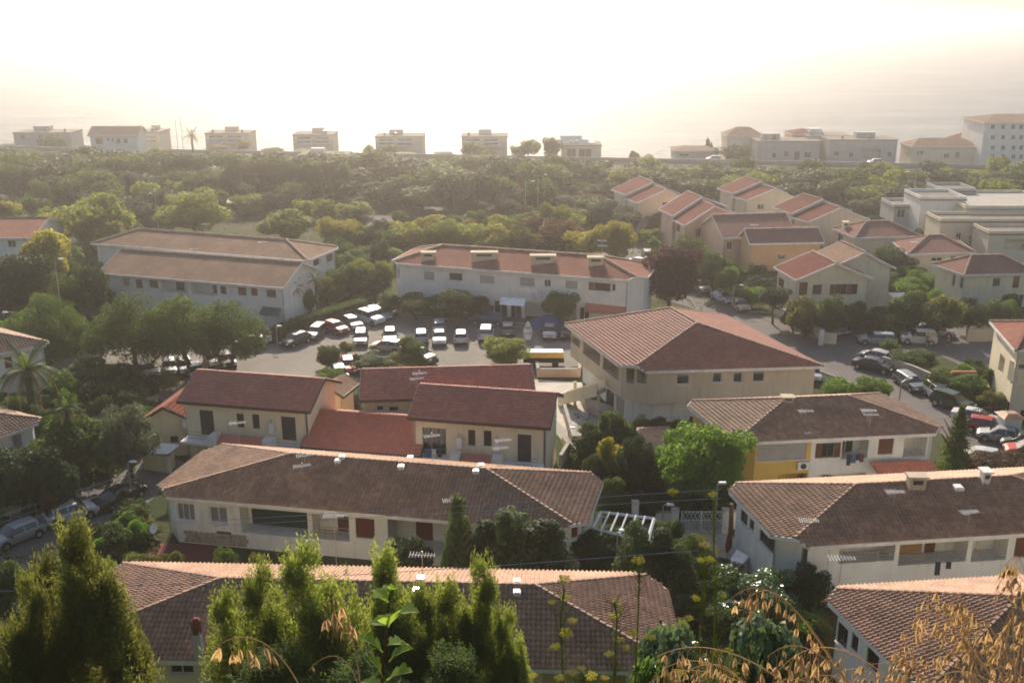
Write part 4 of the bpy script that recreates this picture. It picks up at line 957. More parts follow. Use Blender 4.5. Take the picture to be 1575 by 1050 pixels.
def make_crown(kind):
    k = kind.rstrip('0123456789')
    if k in ('round', 'broad', 'far', 'dense', 'bigleaf'):
        R_, H = 3., 5.; n = {'round': 9000, 'broad': 9000, 'far': 2600, 'dense': 22000, 'bigleaf': 9000}[k]; ls = {'round': .26, 'broad': .30, 'far': .5, 'dense': .2, 'bigleaf': .34}[k]
        nb = {'round': 34, 'broad': 26, 'far': 16, 'dense': 60, 'bigleaf': 22}[k]; cs = []; rs = []
        for i in range(nb):
            d = rdir(1)[0]; q = rng.uniform(.35, .80); c = np.array([d[0] * R_ * q, d[1] * R_ * q, H * .5 + d[2] * H * .5 * q])
            cs.append(c); rs.append(rng.uniform(.55, 1.15) * (1.25 if k == 'far' else .8 if k == 'dense' else 1))
        cs.append(np.array([0, 0, H * .45])); rs.append(1.9)
        C, d = blob_cloud(cs, rs, n); N_ = d * .6 + rdir(n) * .7 + np.array([0, 0, .35]); N_ /= np.linalg.norm(N_, axis=1, keepdims=True)
        return leaf_quads(C, N_, ls, .6)
    if k == 'pine':
        cs = []; rs = []
        for i in range(60):
            a = rng.uniform(0, 6.28); q = rng.uniform(0, 1) ** .5; cs.append(np.array([math.cos(a) * q * 2.7, math.sin(a) * q * 2.7, 3.3 * (1 - q * q * .75) + rng.uniform(-.5, .1)])); rs.append(rng.uniform(.45, .75))
        for i in range(25):
            a = rng.uniform(0, 6.28); q = rng.uniform(.3, 1); cs.append(np.array([math.cos(a) * q * 2.4, math.sin(a) * q * 2.4, rng.uniform(.3, 1.8)])); rs.append(.8)
        C, d = blob_cloud(cs, rs, 16000); N_ = d * .4 + rdir(len(C)); N_ /= np.linalg.norm(N_, axis=1, keepdims=True)
        return leaf_quads(C, N_, .2, .3)
    if k == 'cypress':
        cs = []; rs = []
        for i in range(70):
            z = rng.uniform(0, 1) ** 1.2; rr_ = 1.0 * (1 - z) ** .6 * (.6 + .4 * min(1, z * 5)); a = rng.uniform(0, 6.28)
            cs.append(np.array([math.cos(a) * rr_ * .65, math.sin(a) * rr_ * .65, z * 5])); rs.append(.25 + .3 * (1 - z))
        C, d = blob_cloud(cs, rs, 13000, squash=1.5); up = np.tile([0, 0, 1.], (len(C), 1)) + rdir(len(C)) * .4; N_ = d + rdir(len(C)) * .5; N_ /= np.linalg.norm(N_, axis=1, keepdims=True)
        return leaf_quads(C, N_, .2, .35, up)
    if k == 'conifer':
        Cs = []
        for lv in range(16):
            z = lv / 16; rr_ = 1.6 * (1 - z) + .1
            for j in range(11):
                a = rng.uniform(0, 6.28); m_ = 70
                t_ = rng.uniform(.1, 1, m_); Cs.append(np.stack([np.cos(a + rng.normal(0, .12, m_)) * t_ * rr_, np.sin(a + rng.normal(0, .12, m_)) * t_ * rr_, z * 5 + .2 - t_ * rr_ * .15 + rng.normal(0, .08, m_)], 1))
        C = np.concatenate(Cs); N_ = rdir(len(C)) + np.array([0, 0, .8]); N_ /= np.linalg.norm(N_, axis=1, keepdims=True)
        return leaf_quads(C, N_, .2, .35)
    if k == 'plume':
        H, R_ = 9., 2.2; Cs = []; Us = []; tips = [(rng.uniform(-.9, .9), rng.uniform(-.9, .9), rng.uniform(.72, .95)) for _ in range(4)] + [(0, 0, 1.)]
        for s_ in range(420):
            z0 = rng.uniform(0, 1) ** .75; tp = tips[rng.integers(0, 5)] if z0 > .45 else (0, 0, 1.)
            if z0 > tp[2]: z0 *= tp[2]
            env = R_ * (max(0.02, 1 - (z0 / tp[2]) ** 2.4)) ** .6 * rng.uniform(.25, 1) ** .5 * (1 if z0 < .45 else .62); a = rng.uniform(0, 6.28); r0 = rng.uniform(.22, .55) * (1 - .3 * z0)
            kx = sst(.3, .7, z0); out = np.array([math.cos(a), math.sin(a), 0]); c = out * env + np.array([tp[0] * kx, tp[1] * kx, .3 + z0 * (H - 1.)]); m_ = 105
            d = rdir(m_); C = c + d * (rng.uniform(.2, 1, m_) ** .5 * r0)[:, None] * np.array([1, 1, 1.25]); e_ = rng.random(m_) < .3; q_ = np.where(e_, rng.uniform(0, 1, m_), 0); C = C + (out * .5 + np.array([0, 0, .9])) * (q_ * rng.uniform(.4, 1.0))[:, None] * .9; C[e_, :2] = c[:2] + (C[e_, :2] - c[:2]) * (1.15 - .75 * q_[e_])[:, None]
            Cs.append(C); Us.append(d * .8 + np.array([0, 0, .8]) + rdir(m_) * .4)
        C = np.concatenate(Cs); U = np.concatenate(Us)
        return leaf_quads(C, rdir(len(C)), .18, .2, U)
    if k == 'shrub':
        cs = []; rs = []
        for i in range(16):
            a = rng.uniform(0, 6.28); q = rng.uniform(0, .75); cs.append(np.array([math.cos(a) * q, math.sin(a) * q, rng.uniform(.25, .85)])); rs.append(rng.uniform(.22, .38))
        C, d = blob_cloud(cs, rs, 2600); N_ = d * .5 + rdir(len(C)) + np.array([0, 0, .3]); N_ /= np.linalg.norm(N_, axis=1, keepdims=True)
        return leaf_quads(C, N_, .13, .6)
    if k == 'reed':
        Cs = []; Us = []
        for i in range(220):
            a = rng.uniform(0, 6.28); q = rng.uniform(0, .7); m_ = 14; t_ = np.linspace(.1, 1, m_); ln = rng.uniform(0, .45); b_ = np.array([math.cos(a) * q, math.sin(a) * q, 0]); o_ = np.array([math.cos(a), math.sin(a), 0])
            Cs.append(b_ + np.outer(t_, np.array([0, 0, rng.uniform(.7, 1.1)])) + np.outer(t_ ** 2 * ln, o_)); Us.append(np.tile(np.array([0, 0, 1.]) + o_ * ln, (m_, 1)) + rdir(m_) * .25)
        C = np.concatenate(Cs); return leaf_quads(C, rdir(len(C)), .17, .25, np.concatenate(Us))
def trunk_mesh(seed, mat='bark'):
    r_ = random.Random(seed); mb = MB()
    pts = [Vector((0, 0, -.05))]; 
    for i in range(5): pts.append(Vector((r_.uniform(-.04, .04) * (i + 1), r_.uniform(-.04, .04) * (i + 1), .2 * (i + 1))))
    mb.tube(pts, [.05, .042, .036, .03, .022, .012], 7)
    for k in range(6):
        a = r_.uniform(0, 6.28); z = r_.uniform(.35, .75); b = Vector((0, 0, z)); d = Vector((math.cos(a), math.sin(a), r_.uniform(.7, 1.2)))
        mb.tube([b, b + d * .12, b + d * .28 + Vector((0, 0, .05))], [.02, .014, .006], 5)
    o = mb.build('trunk', mat); me = o.data; bpy.data.objects.remove(o); return me
TR = [trunk_mesh(i) for i in range(3)] + [trunk_mesh(9, 'bark_pale')]
SZ = {'round': (3, 5), 'broad': (3, 5), 'far': (3, 5), 'dense': (3, 5), 'bigleaf': (3, 5), 'pine': (3, 3.6), 'cypress': (1, 5.2), 'conifer': (1.65, 5), 'plume': (2.3, 8.5), 'shrub': (1, 1.05), 'reed': (1, 1.1)}
NAMES = {'round': 'broadleaf_tree', 'broad': 'broadleaf_tree', 'far': 'belt_tree', 'dense': 'broadleaf_tree', 'bigleaf': 'broadleaf_tree', 'pine': 'umbrella_pine', 'cypress': 'cypress_tree', 'conifer': 'conifer_tree', 'plume': 'feathery_tree', 'shrub': 'shrub', 'reed': 'reed_clump'}
def plant(kind, loc, r_, h, mat, label, cat=None, group=None, tf=None, tk=0, name=None):
    k = kind.rstrip('0123456789'); sR, sH = SZ[k]
    cat = cat or ('shrub' if k in ('shrub',) else 'reeds' if k == 'reed' else 'tree')
    if k in ('round', 'broad', 'bigleaf', 'dense'): r_ *= 1.14
    if tf is None: tf = {'shrub': 0, 'reed': 0, 'pine': .24, 'cypress': .04, 'conifer': .04, 'plume': .05}.get(k, .09)
    root = empty(name or NAMES[k], loc, label, cat, group, rng.uniform(0, 6.28))
    o = bpy.data.objects.new('crown' if tf > 0 or k not in ('shrub', 'reed') else 'foliage', crown(kind, mat)); COL.objects.link(o); o.parent = root
    o.location = (0, 0, h * tf); o.scale = (r_ / sR, r_ / sR, h * (1 - tf) / sH)
    if k not in ('shrub', 'reed'):
        t_ = bpy.data.objects.new('trunk', TR[tk]); COL.objects.link(t_); t_.parent = root; q = max(h * .75, 1) * (.45 if k == 'plume' else 1)
        t_.scale = (q * .9, q * .9, q)
    return root
def tree(kind, x, yt, yb, wpx, mat, label, z=0, **kw):
    loc = P(x, yb, z); dep = Q(loc)[2]; r_ = wpx / 2 * dep / FPX
    lo, hi = .3, 25
    for _ in range(40):
        m_ = (lo + hi) / 2
        if Q(loc + Vector((0, 0, m_)))[1] > yt: lo = m_
        else: hi = m_
    loc.z = ground(loc.x, loc.y) - .03 if z == 0 else z
    return plant(kind, loc, r_, lo, mat, label, **kw)
def tree_at(kind, x, yt, Y, wpx, mat, label, **kw):
    top = PY(x, yt, Y); g = ground(top.x, Y); r_ = wpx / 2 * Q(top)[2] / FPX
    return plant(kind, (top.x, Y, g - .05), r_, top.z - g, mat, label, **kw)

T = tree
# --- left
T('round', 152, 288, 386, 108, 'leaf_light', 'round yellow green tree behind the long brown roofs, left of centre far back')
T('broad', 160, 315, 390, 90, 'leaf_yellow', 'yellow tinged tree just in front of the round yellow green tree')
T('round1', 300, 291, 368, 104, 'leaf_light', 'wide light green tree above the left end of the farther brown roof')
T('broad', 447, 317, 376, 88, 'leaf_light', 'dusty light green tree above the right half of the farther brown roof')
T('round', 518, 325, 388, 58, 'leaf_yellow', 'slim yellow tree at the right end of the farther brown roof')
T('broad', 634, 346, 392, 50, 'leaf_yellow', 'small yellow tree left of the dormered white row')
T('round1', 668, 340, 392, 40, 'leaf_gold', 'small golden tree behind the left dormer of the shop row', )
T('round', 704, 330, 394, 74, 'leaf_light', 'light green tree behind the second dormer of the shop row')
T('broad', 768, 340, 398, 66, 'leaf_yellow', 'yellow green tree behind the third dormer of the shop row')
T('round1', 800, 346, 400, 44, 'leaf_gold', 'golden leaved tree between two yellow green trees behind the shop row')
T('round', 850, 302, 372, 50, 'leaf_light', 'pale green tree with a reddish bush in front, beside the side road')
T('broad', 822, 325, 380, 56, 'leaf_red', 'rusty red tree at the bend of the side road')
T('round1', 862, 335, 395, 70, 'leaf_red', 'rusty green tree just above the fourth dormer')
T('round', 900, 345, 405, 58, 'leaf_yellow', 'bright yellow green tree, left one of the pair behind the shop row end')
T('dense', 946, 328, 408, 62, 'leaf_yellow', 'tall bright yellow green tree, right one of the pair behind the shop row end')
T('broad', 930, 302, 348, 56, 'leaf_olive', 'grey green olive tree at the left of the first red roofed villa')
T('round', 962, 312, 362, 50, 'leaf_olive', 'second grey green olive tree, touching the wall of the first red roofed villa')
T('dense', 1030, 362, 478, 92, 'leaf_purple', 'large dark purple leaved tree above the big hall roof')
T('round1', 1058, 362, 430, 62, 'leaf_mid', 'green tree behind the dark purple tree')
T('broad', 1095, 378, 452, 58, 'leaf_mid', 'green street tree right of the dark purple tree')
T('round', 1115, 400, 462, 40, 'leaf_bright', 'small bright tree by the street below the orange house')
T('round', 1010, 322, 362, 36, 'leaf_mid', 'small green tree against the wall of the first villa')
T('round', 1188, 436, 498, 52, 'leaf_dark', 'dark street tree on a thin trunk before the brown shuttered house', tf=.4)
T('broad', 1236, 450, 520, 62, 'leaf_gold', 'gold flecked tree in front of the brown shuttered house')
T('round1', 1270, 452, 522, 60, 'leaf_mid', 'green tree under the open brown shutters')
T('dense', 40, 372, 505, 110, 'leaf_dark', 'large dark tree mass at the left edge above the umbrella pine')
T('broad', 78, 338, 470, 82, 'leaf_yellow', 'tall yellowish tree beside the dark tree mass at the far left')
T('round', 142, 392, 510, 70, 'leaf_dark', 'dark green tree hiding the left end of the nearer brown roof')
T('round1', 112, 420, 520, 60, 'leaf_mid', 'mid green tree between the dark tree and the umbrella pine')
T('round', 12, 300, 372, 44, 'leaf_gold', 'yellowish tree at the left edge above the brown roof')
T('round1', 70, 318, 352, 30, 'leaf_light', 'little light tree right of the flat brown roof at the far left')
PN = 'umbrella pines along the car park'
T('pine', 78, 448, 560, 130, 'leaf_pine', 'umbrella pine standing alone left of the row of three', tf=.14)
T('pine1', 212, 446, 580, 150, 'leaf_pine', 'leftmost of the three umbrella pines in front of the long brown roof', group=PN)
T('pine', 290, 450, 580, 140, 'leaf_pine', 'middle of the three umbrella pines in front of the long brown roof', group=PN)
T('pine1', 360, 458, 568, 116, 'leaf_pine', 'rightmost of the three umbrella pines in front of the long brown roof', group=PN)
T('bigleaf', 42, 474, 545, 96, 'leaf_bright', 'broad leaved bright green fig tree behind the white house corner')
T('bigleaf1', 10, 490, 548, 60, 'leaf_bright', 'bright green fig tree at the very left edge')
for i, (x, yt, yb, w_, mt, lb) in enumerate((
    (140, 548, 602, 90, 'leaf_mid', 'wide green bush under the first umbrella pine trunk'), (186, 552, 610, 70, 'leaf_mid', 'green bush right beside the wide bush under the pines'),
    (104, 568, 622, 60, 'leaf_bright', 'brighter green bush between the palm and the wide bush'), (152, 580, 632, 60, 'leaf_dark', 'dark low tree behind the lane fence'))):
    T('broad', x, yt, yb, w_, mt, lb, tf=.05)
T('round', 262, 569, 602, 30, 'leaf_yellow', 'small round yellow green bush near the parked cars at the left', tf=.05)
T('broad', 118, 622, 742, 110, 'leaf_mid', 'large weeping green tree in the left garden'); T('round', 168, 645, 742, 66, 'leaf_bright', 'rounded lime green tree in the left garden')
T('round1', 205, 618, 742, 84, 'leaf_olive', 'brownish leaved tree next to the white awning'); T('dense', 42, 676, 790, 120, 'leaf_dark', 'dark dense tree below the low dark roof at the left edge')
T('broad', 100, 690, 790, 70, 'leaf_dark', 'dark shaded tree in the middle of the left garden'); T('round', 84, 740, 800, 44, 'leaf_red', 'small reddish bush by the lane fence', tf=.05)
T('round', 205, 768, 812, 62, 'leaf_mid', 'round green bush beside the black car in the lane', tf=.05); T('broad', 178, 800, 856, 70, 'leaf_mid', 'green bush in front of the terrace stairs', tf=.05)
T('round', 150, 820, 870, 40, 'leaf_bright', 'small bright bush near the silver car in the lane', tf=.05)
T('broad', 215, 845, 900, 66, 'leaf_gold', 'yellow green bush between terrace and nearest roof, left', tf=.05); T('round', 262, 842, 895, 46, 'leaf_gold', 'yellow green bush on the dark red terrace', tf=.05)
T('round', 350, 832, 905, 44, 'leaf_mid', 'green bush at the right edge of the dark red terrace', tf=.05); T('round', 398, 842, 905, 34, 'leaf_gold', 'yellowish bush under the green loggia', tf=.05)
T('broad', 22, 858, 925, 60, 'leaf_mid', 'green bush below the silver car at the left edge', tf=.05)
# --- middle
T('dense', 1078, 636, 782, 148, 'leaf_bright', 'big dense bright green tree between the two rows, in the middle right')
T('bigleaf', 948, 626, 712, 60, 'leaf_mid', 'broad leaved tree behind the small yellow tree'); T('round', 940, 664, 748, 46, 'leaf_yellow', 'small rounded yellow tree left of the big bright tree')
T('dense1', 978, 664, 770, 66, 'leaf_dark', 'dark tree between the small yellow tree and the big bright tree'); T('round', 905, 655, 720, 46, 'leaf_dark', 'dark bush on the ramp beside the white gable')
T('broad', 940, 728, 795, 58, 'leaf_mid', 'mid green bush behind the white pergola'); T('round', 1012, 690, 775, 40, 'leaf_mid', 'narrow green tree at the left side of the big bright tree')
T('dense', 775, 514, 562, 78, 'leaf_light', 'wide pale bush standing at the car park edge above the red roof', tf=.04)
T('dense1', 505, 528, 568, 46, 'leaf_mid', 'clipped round green bush among the parked cars', tf=.1); T('round', 634, 513, 560, 42, 'leaf_mid', 'small green tree hiding the white car in the middle of the car park')
T('round', 534, 522, 548, 24, 'leaf_gold', 'tiny tree right of the clipped round bush'); T('round', 555, 540, 566, 30, 'leaf_dark', 'dark low bush in the car park island', tf=.05)
T('dense', 575, 542, 570, 70, 'leaf_mid', 'wide dark shrub in the middle of the car park island', tf=.03); T('round1', 620, 543, 568, 56, 'leaf_light', 'dusty shrub along the car park island', tf=.05); T('round', 510, 560, 592, 34, 'leaf_bright', 'light green bush near the white car behind the left red roof', tf=.05)
T('round', 648, 548, 566, 26, 'leaf_gold', 'yellow shrub beside the dark hatchback', tf=.05); T('broad', 524, 575, 622, 36, 'leaf_mid', 'green tree between the two red roofed houses', tf=.1)
T('round', 640, 446, 492, 56, 'leaf_mid', 'shaded tree in front of the left end of the shop row'); T('broad', 692, 438, 496, 78, 'leaf_mid', 'larger shaded tree before the shop fronts')
T('round', 862, 438, 500, 56, 'leaf_light', 'small loose tree in front of the shop row right half'); T('round1', 600, 450, 488, 40, 'leaf_mid', 'shaded bush at the end of the clipped hedge')
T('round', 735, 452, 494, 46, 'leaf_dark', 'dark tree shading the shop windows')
for i, (x, yt, yb, w_) in enumerate(((500, 420, 470, 34), (530, 400, 460, 46), (560, 402, 458, 48), (590, 392, 452, 40), (545, 380, 420, 50), (585, 372, 410, 46), (478, 440, 486, 24))):
    T('round' if i % 2 else 'broad', x, yt, yb, w_, 'leaf_mid' if i % 3 else 'leaf_light', ['narrow green tree touching the gable of the long left row', 'green tree above the far end of the clipped hedge', 'green tree right of the hedge end tree', 'green tree nearest to the left corner of the shop row', 'upper green tree beside the farther white row gable', 'upper green tree next to the shop row roof tip', 'thin dark cypress like tree at the long row gable'][i], group='garden trees between the two rows')
# --- right
T('conifer', 1464, 625, 742, 66, 'leaf_mid', 'dark conifer beside the parked cars at the right', tf=.02)
T('dense', 1290, 577, 632, 74, 'leaf_bright', 'bright green bush, middle one behind the half yellow house roof', tf=.05); T('dense1', 1335, 575, 632, 70, 'leaf_bright', 'bright green bush, right one behind the half yellow house roof', tf=.05)
T('round', 1212, 566, 632, 76, 'leaf_mid', 'loose green tree covering the corner of the big hall'); T('round', 1405, 534, 568, 66, 'leaf_mid', 'wide green bush above the black saloon', tf=.05)
T('round1', 1368, 520, 552, 32, 'leaf_mid', 'small green bush in front of the silver hatchback', tf=.05); T('broad', 1486, 574, 614, 66, 'leaf_bright', 'spreading green garden tree above the parked white van', tf=.2)
T('round', 1445, 566, 608, 50, 'leaf_mid', 'dark green bush over the street wall', tf=.05); T('round', 1522, 560, 602, 28, 'leaf_mid', 'narrow green bush by the walking person')
T('round1', 1524, 600, 632, 40, 'leaf_gold', 'yellowish vine covered bush by the garden gate')
T('round', 1530, 692, 736, 92, 'leaf_red', 'reddish flowering bush in front of the red and silver cars', tf=.05); T('round1', 1475, 696, 738, 46, 'leaf_purple', 'small pink brown bush beside the dark conifer', tf=.05)
for (x, yt, yb, w_, mt, lb) in ((1358, 468, 512, 50, 'leaf_mid', 'green bush under the side balcony of the cream house'), (1400, 440, 512, 62, 'leaf_mid', 'full green tree right of the side balcony'), (1440, 445, 520, 76, 'leaf_gold', 'large olive green tree left of the cream hip roof house garden'),
    (1488, 452, 515, 50, 'leaf_dark', 'dark green tree below the cream hip roof house'), (1530, 455, 506, 56, 'leaf_mid', 'green bush over the low wall at the right street end'), (1365, 372, 424, 74, 'leaf_mid', 'round dark bush between two hip roofs'),
    (1395, 405, 432, 46, 'leaf_light', 'light bush in front of the middle hip roof house'), (1504, 350, 394, 42, 'leaf_dark', 'dark tree before the cream villa arches'), (1562, 362, 402, 52, 'leaf_dark', 'dark tree at the right edge under the cream villa'),
    (1410, 320, 362, 42, 'leaf_light', 'light tree against the white concrete building'), (1330, 299, 340, 46, 'leaf_olive', 'grey round tree behind the skylight villa'), (1372, 322, 345, 34, 'leaf_light', 'small light tree left of the white concrete building'),
    (1270, 340, 378, 26, 'leaf_olive', 'thin grey green tree behind the orange house'), (1280, 372, 400, 26, 'leaf_mid', 'small green tree at the corner of the orange house'), (1185, 305, 330, 34, 'leaf_olive', 'grey green tree against the pale gable house'),
    (1310, 455, 515, 40, 'leaf_dark', 'dark tree by the garage driveway'), (1220, 470, 512, 40, 'leaf_dark', 'dark bush behind the street wall'), (1140, 440, 470, 30, 'leaf_mid', 'small bush beside the silver street car'), (1160, 400, 436, 30, 'leaf_mid', 'small tree left of the cream house with brown shutters'),
    (1560, 285, 318, 40, 'leaf_light', 'light green tree in front of the belt at the right edge'), (1380, 500, 522, 40, 'leaf_dark', 'dark hedge bush behind the parked white cars'), (1012, 375, 420, 30, 'leaf_mid', 'green bush above the dark van by the side road')):
    T('round' if w_ < 60 else 'broad', x, yt, yb, w_, mt, lb, tf=.08)
# cypress and garden plants near the front houses
T('cypress', 708, 756, 925, 62, 'leaf_pine', 'tall dark cypress in front of the tiled row, leftmost and highest'); T('cypress1', 748, 800, 925, 96, 'leaf_dark', 'short dark cypress next to the tallest cypress')
T('cypress', 788, 780, 930, 135, 'leaf_pine', 'broad dark cypress, third in the clump before the tiled row'); T('cypress1', 838, 800, 930, 120, 'leaf_dark', 'broad dark cypress at the right end of the clump')
T('cypress', 974, 798, 925, 80, 'leaf_pine', 'pointed dark cypress in front of the pergola'); T('cypress1', 1012, 812, 930, 90, 'leaf_dark', 'wide dark cypress right of the pergola'); T('cypress', 1042, 836, 935, 76, 'leaf_pine', 'low dark cypress beside the dry garden')
T('broad', 908, 812, 880, 74, 'leaf_dark', 'dark climbing vine tree over the pergola side', tf=.05); T('round', 945, 806, 838, 60, 'leaf_mid', 'leafy vine lying across the pergola', tf=.05)
T('round', 1028, 790, 850, 44, 'leaf_mid', 'green shrub beside the lattice gate', tf=.05); T('round1', 1060, 822, 880, 60, 'leaf_mid', 'loose green shrub in the gate garden', tf=.05)
T('dense', 1160, 868, 965, 128, 'leaf_gloss', 'glossy dark citrus tree in the gate garden', tf=.1); T('dense1', 1238, 862, 950, 78, 'leaf_dark', 'black green tree at the corner of the tan curtained house', tf=.08)
T('round', 1215, 925, 990, 76, 'leaf_bright', 'bright green bush at the left wall of the lower right house', tf=.05); T('round', 1254, 940, 1000, 50, 'leaf_gold', 'yellow green shrub by the white fence near the lower right house', tf=.05)
T('broad', 635, 822, 905, 84, 'leaf_dark', 'dark shrub hiding the deep porch', tf=.05); T('round', 1400, 858, 905, 46, 'leaf_dark', 'dark spiky shrub in front of the tan curtains', tf=.05); T('round', 1505, 872, 905, 60, 'leaf_dark', 'dark flowering shrub below the right loggia', tf=.05)
T('round', 1260, 730, 760, 60, 'leaf_bright', 'small bright bush under the drying clothes', tf=.05); T('round', 1110, 742, 800, 40, 'leaf_dark', 'dark shrub right of the gate pillar', tf=.05)
T('reed', 1090, 885, 905, 36, 'petal_pink', 'pink flowering shrub by the white table'); 
# lower left big feathery trees and the central feathery group on the slope
FG = 'feathery trees on the slope below the viewer'
for (x, yt, Y, w_, mt, lb) in ((110, 798, 30, 190, 'leaf_gold', 'biggest feathery olive green tree, lower left'), (185, 905, 31, 110, 'leaf_gold', 'feathery tree growing at the right side of the biggest one, lower left'), (40, 880, 29, 120, 'leaf_gold', 'feathery dark tree at the lower left corner'), (70, 850, 31, 130, 'leaf_gold', 'feathery tree directly left behind the biggest one, lower left'), (-25, 900, 28, 150, 'leaf_gold', 'feathery tree cut by the left edge of the view'),
    (348, 905, 36, 80, 'leaf_feather', 'feathery tree next to the tall brown flue'), (402, 868, 35, 90, 'leaf_feather', 'feathery tree second from the flue'), (468, 836, 34.5, 112, 'leaf_feather', 'tallest feathery tree left of the leafy weed'), (535, 890, 36, 92, 'leaf_feather', 'feathery tree just left behind the leafy weed'),
    (590, 842, 35, 92, 'leaf_feather', 'pointed feathery tree right behind the leafy weed'), (640, 897, 34, 86, 'leaf_feather', 'feathery tree between the two pointed ones'), (688, 892, 35, 84, 'leaf_feather', 'low feathery tree left of the rightmost pointed one'), (740, 856, 34.5, 78, 'leaf_feather', 'rightmost tall pointed feathery tree'), (782, 935, 33.5, 60, 'leaf_feather', 'lowest feathery tree at the right end of the group'),
    (430, 1000, 31, 150, 'leaf_mid', 'shaded feathery tree in the front row, left one'), (560, 1010, 30.5, 150, 'leaf_mid', 'shaded feathery tree in the front row, middle one'), (690, 1005, 31, 150, 'leaf_mid', 'shaded feathery tree in the front row, right one')):  # front row gets a darker leaf colour to stand for shade
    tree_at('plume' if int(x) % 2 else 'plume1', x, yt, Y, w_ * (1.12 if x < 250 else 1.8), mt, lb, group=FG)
for (x, yt, Y, w_, mt, lb) in ((1060, 925, 15, 190, 'leaf_silver', 'shiny leaved bush on the slope, left one'), (1150, 905, 16, 220, 'leaf_silver', 'shiny leaved bush on the slope with white highlights, biggest'), (1215, 985, 16, 130, 'leaf_gloss', 'dark shiny bush on the slope near the dry grass'), (1000, 1000, 14, 130, 'leaf_gloss', 'glossy green bush at the bottom edge, right of the nearest roof')):
    tree_at('bigleaf', x, yt, Y, w_, mt, lb, cat='shrub', tf=.02, name='shiny_bush')
# the belt of dark trees before the coast road
BG_ = 'trees of the belt before the coast road'; BL_ = 'dark tree in the dense belt between the town and the coast road'; nb_ = 0
for (dy, rr_, hh) in ((-18, 5.0, 3.0), (-26, 5.2, 4.6), (-35, 5.4, 6.2), (-46, 5.6, 7.0), (-58, 5.4, 7.5), (-70, 5.0, 7.0)):
    X = -175
    while X < 185:
        X += rr_ * rng.uniform(.95, 1.35); Y = yE(X) + dy + rng.uniform(-4, 4); q = Q(Vector((X, Y, 3)))
        if q[0] < -60 or q[0] > 1640: continue
        if 868 < q[0] < 962 and dy < -44: continue
        if q[0] > 940 and dy < -62: continue
        if 545 < q[0] < 640 and dy < -70: continue
        if 325 < q[0] < 560 and dy < -70: continue
        if 440 < q[0] < 535 and dy > -25: continue
        if 0 < q[0] < 130 and -40 < dy < -20: continue
        h_ = hh * rng.uniform(.75, 1.2) * (.8 if q[0] > 930 else 1)
        plant('far' + str(nb_ % 3 or ''), (X, Y, ground(X, Y) - .05), rr_ * rng.uniform(.8, 1.2), h_, ('leaf_dark', 'leaf_dark', 'leaf_mid', 'leaf_mid' if q[0] < 900 else 'leaf_light')[nb_ % 4], BL_, group=BG_, tf=.08); nb_ += 1
# garden and roadside trees that fill the gaps between houses
def _seg(px, py, a, b):
    dx, dy = b[0] - a[0], b[1] - a[1]; t_ = max(0, min(1, ((px - a[0]) * dx + (py - a[1]) * dy) / (dx * dx + dy * dy + 1e-9))); return math.hypot(px - a[0] - dx * t_, py - a[1] - dy * t_)
def blocked(x, y, r_):
    X_, Y_ = np.array([x]), np.array([y])
    for poly in FOOT + ROADS:
        if inpoly(X_, Y_, poly)[0]: return True
        if any(_seg(x, y, poly[i], poly[(i + 1) % len(poly)]) < r_ for i in range(len(poly))): return True
    return False
TAKEN = []
def fill_trees(x0, y0, x1, y1, n, rmin, rmax, hmin, hmax, mats, label, group, kind=('far', 'far1', 'far2')):
    k = 0
    for _ in range(n * 12):
        if k >= n: break
        q_ = P(rng.uniform(x0, x1), rng.uniform(y0, y1)); r_ = rng.uniform(rmin, rmax)
        if blocked(q_.x, q_.y, r_ * .6) or any((q_.x - a) ** 2 + (q_.y - b) ** 2 < (r_ * .8) ** 2 for a, b in TAKEN): continue
        TAKEN.append((q_.x, q_.y)); k += 1
        plant(kind[k % len(kind)], (q_.x, q_.y, ground(q_.x, q_.y) - .05), r_, rng.uniform(hmin, hmax), mats[k % len(mats)], label, group=group, tf=.05, name='garden_bush' if 'bush' in label else None, cat='bush' if 'bush' in label else None)
fill_trees(0, 300, 560, 345, 46, 2.6, 4.2, 3.5, 6.5, ('leaf_mid', 'leaf_dark', 'leaf_olive', 'leaf_mid', 'leaf_light'), 'dusty green tree on the slope behind the long brown roofs', 'trees behind the long brown roofs')
fill_trees(0, 345, 200, 400, 22, 2.2, 3.6, 3.5, 6, ('leaf_mid', 'leaf_light', 'leaf_yellow', 'leaf_mid'), 'yellow green tree in the thicket left of the long brown roofs', 'thicket left of the long brown roofs')
fill_trees(500, 370, 600, 470, 26, 1.5, 2.6, 2.5, 5, ('leaf_mid', 'leaf_light', 'leaf_dark'), 'leafy garden tree in the gap between the white rows', 'garden thicket between the white rows', ('round', 'broad', 'round1'))
fill_trees(600, 350, 880, 392, 26, 2.0, 3.4, 3, 5, ('leaf_light', 'leaf_yellow', 'leaf_mid'), 'low yellow green tree behind the dormered roof', 'trees behind the dormered roof')
fill_trees(780, 300, 1000, 350, 24, 2.4, 3.8, 3, 5.5, ('leaf_mid', 'leaf_red', 'leaf_olive', 'leaf_mid'), 'grey green tree beside the side road', 'trees beside the side road')
fill_trees(1000, 330, 1250, 480, 34, 1.2, 2.2, 1.8, 3.4, ('leaf_mid', 'leaf_bright', 'leaf_dark', 'leaf_light'), 'garden bush between the red roofed villas', 'bushes between the villas', ('round', 'broad', 'round1'))
fill_trees(1250, 330, 1575, 505, 44, 1.3, 2.4, 2, 4, ('leaf_mid', 'leaf_dark', 'leaf_bright', 'leaf_mid'), 'garden tree among the hip roofed houses at the right', 'garden trees at the right', ('round', 'broad', 'round1'))
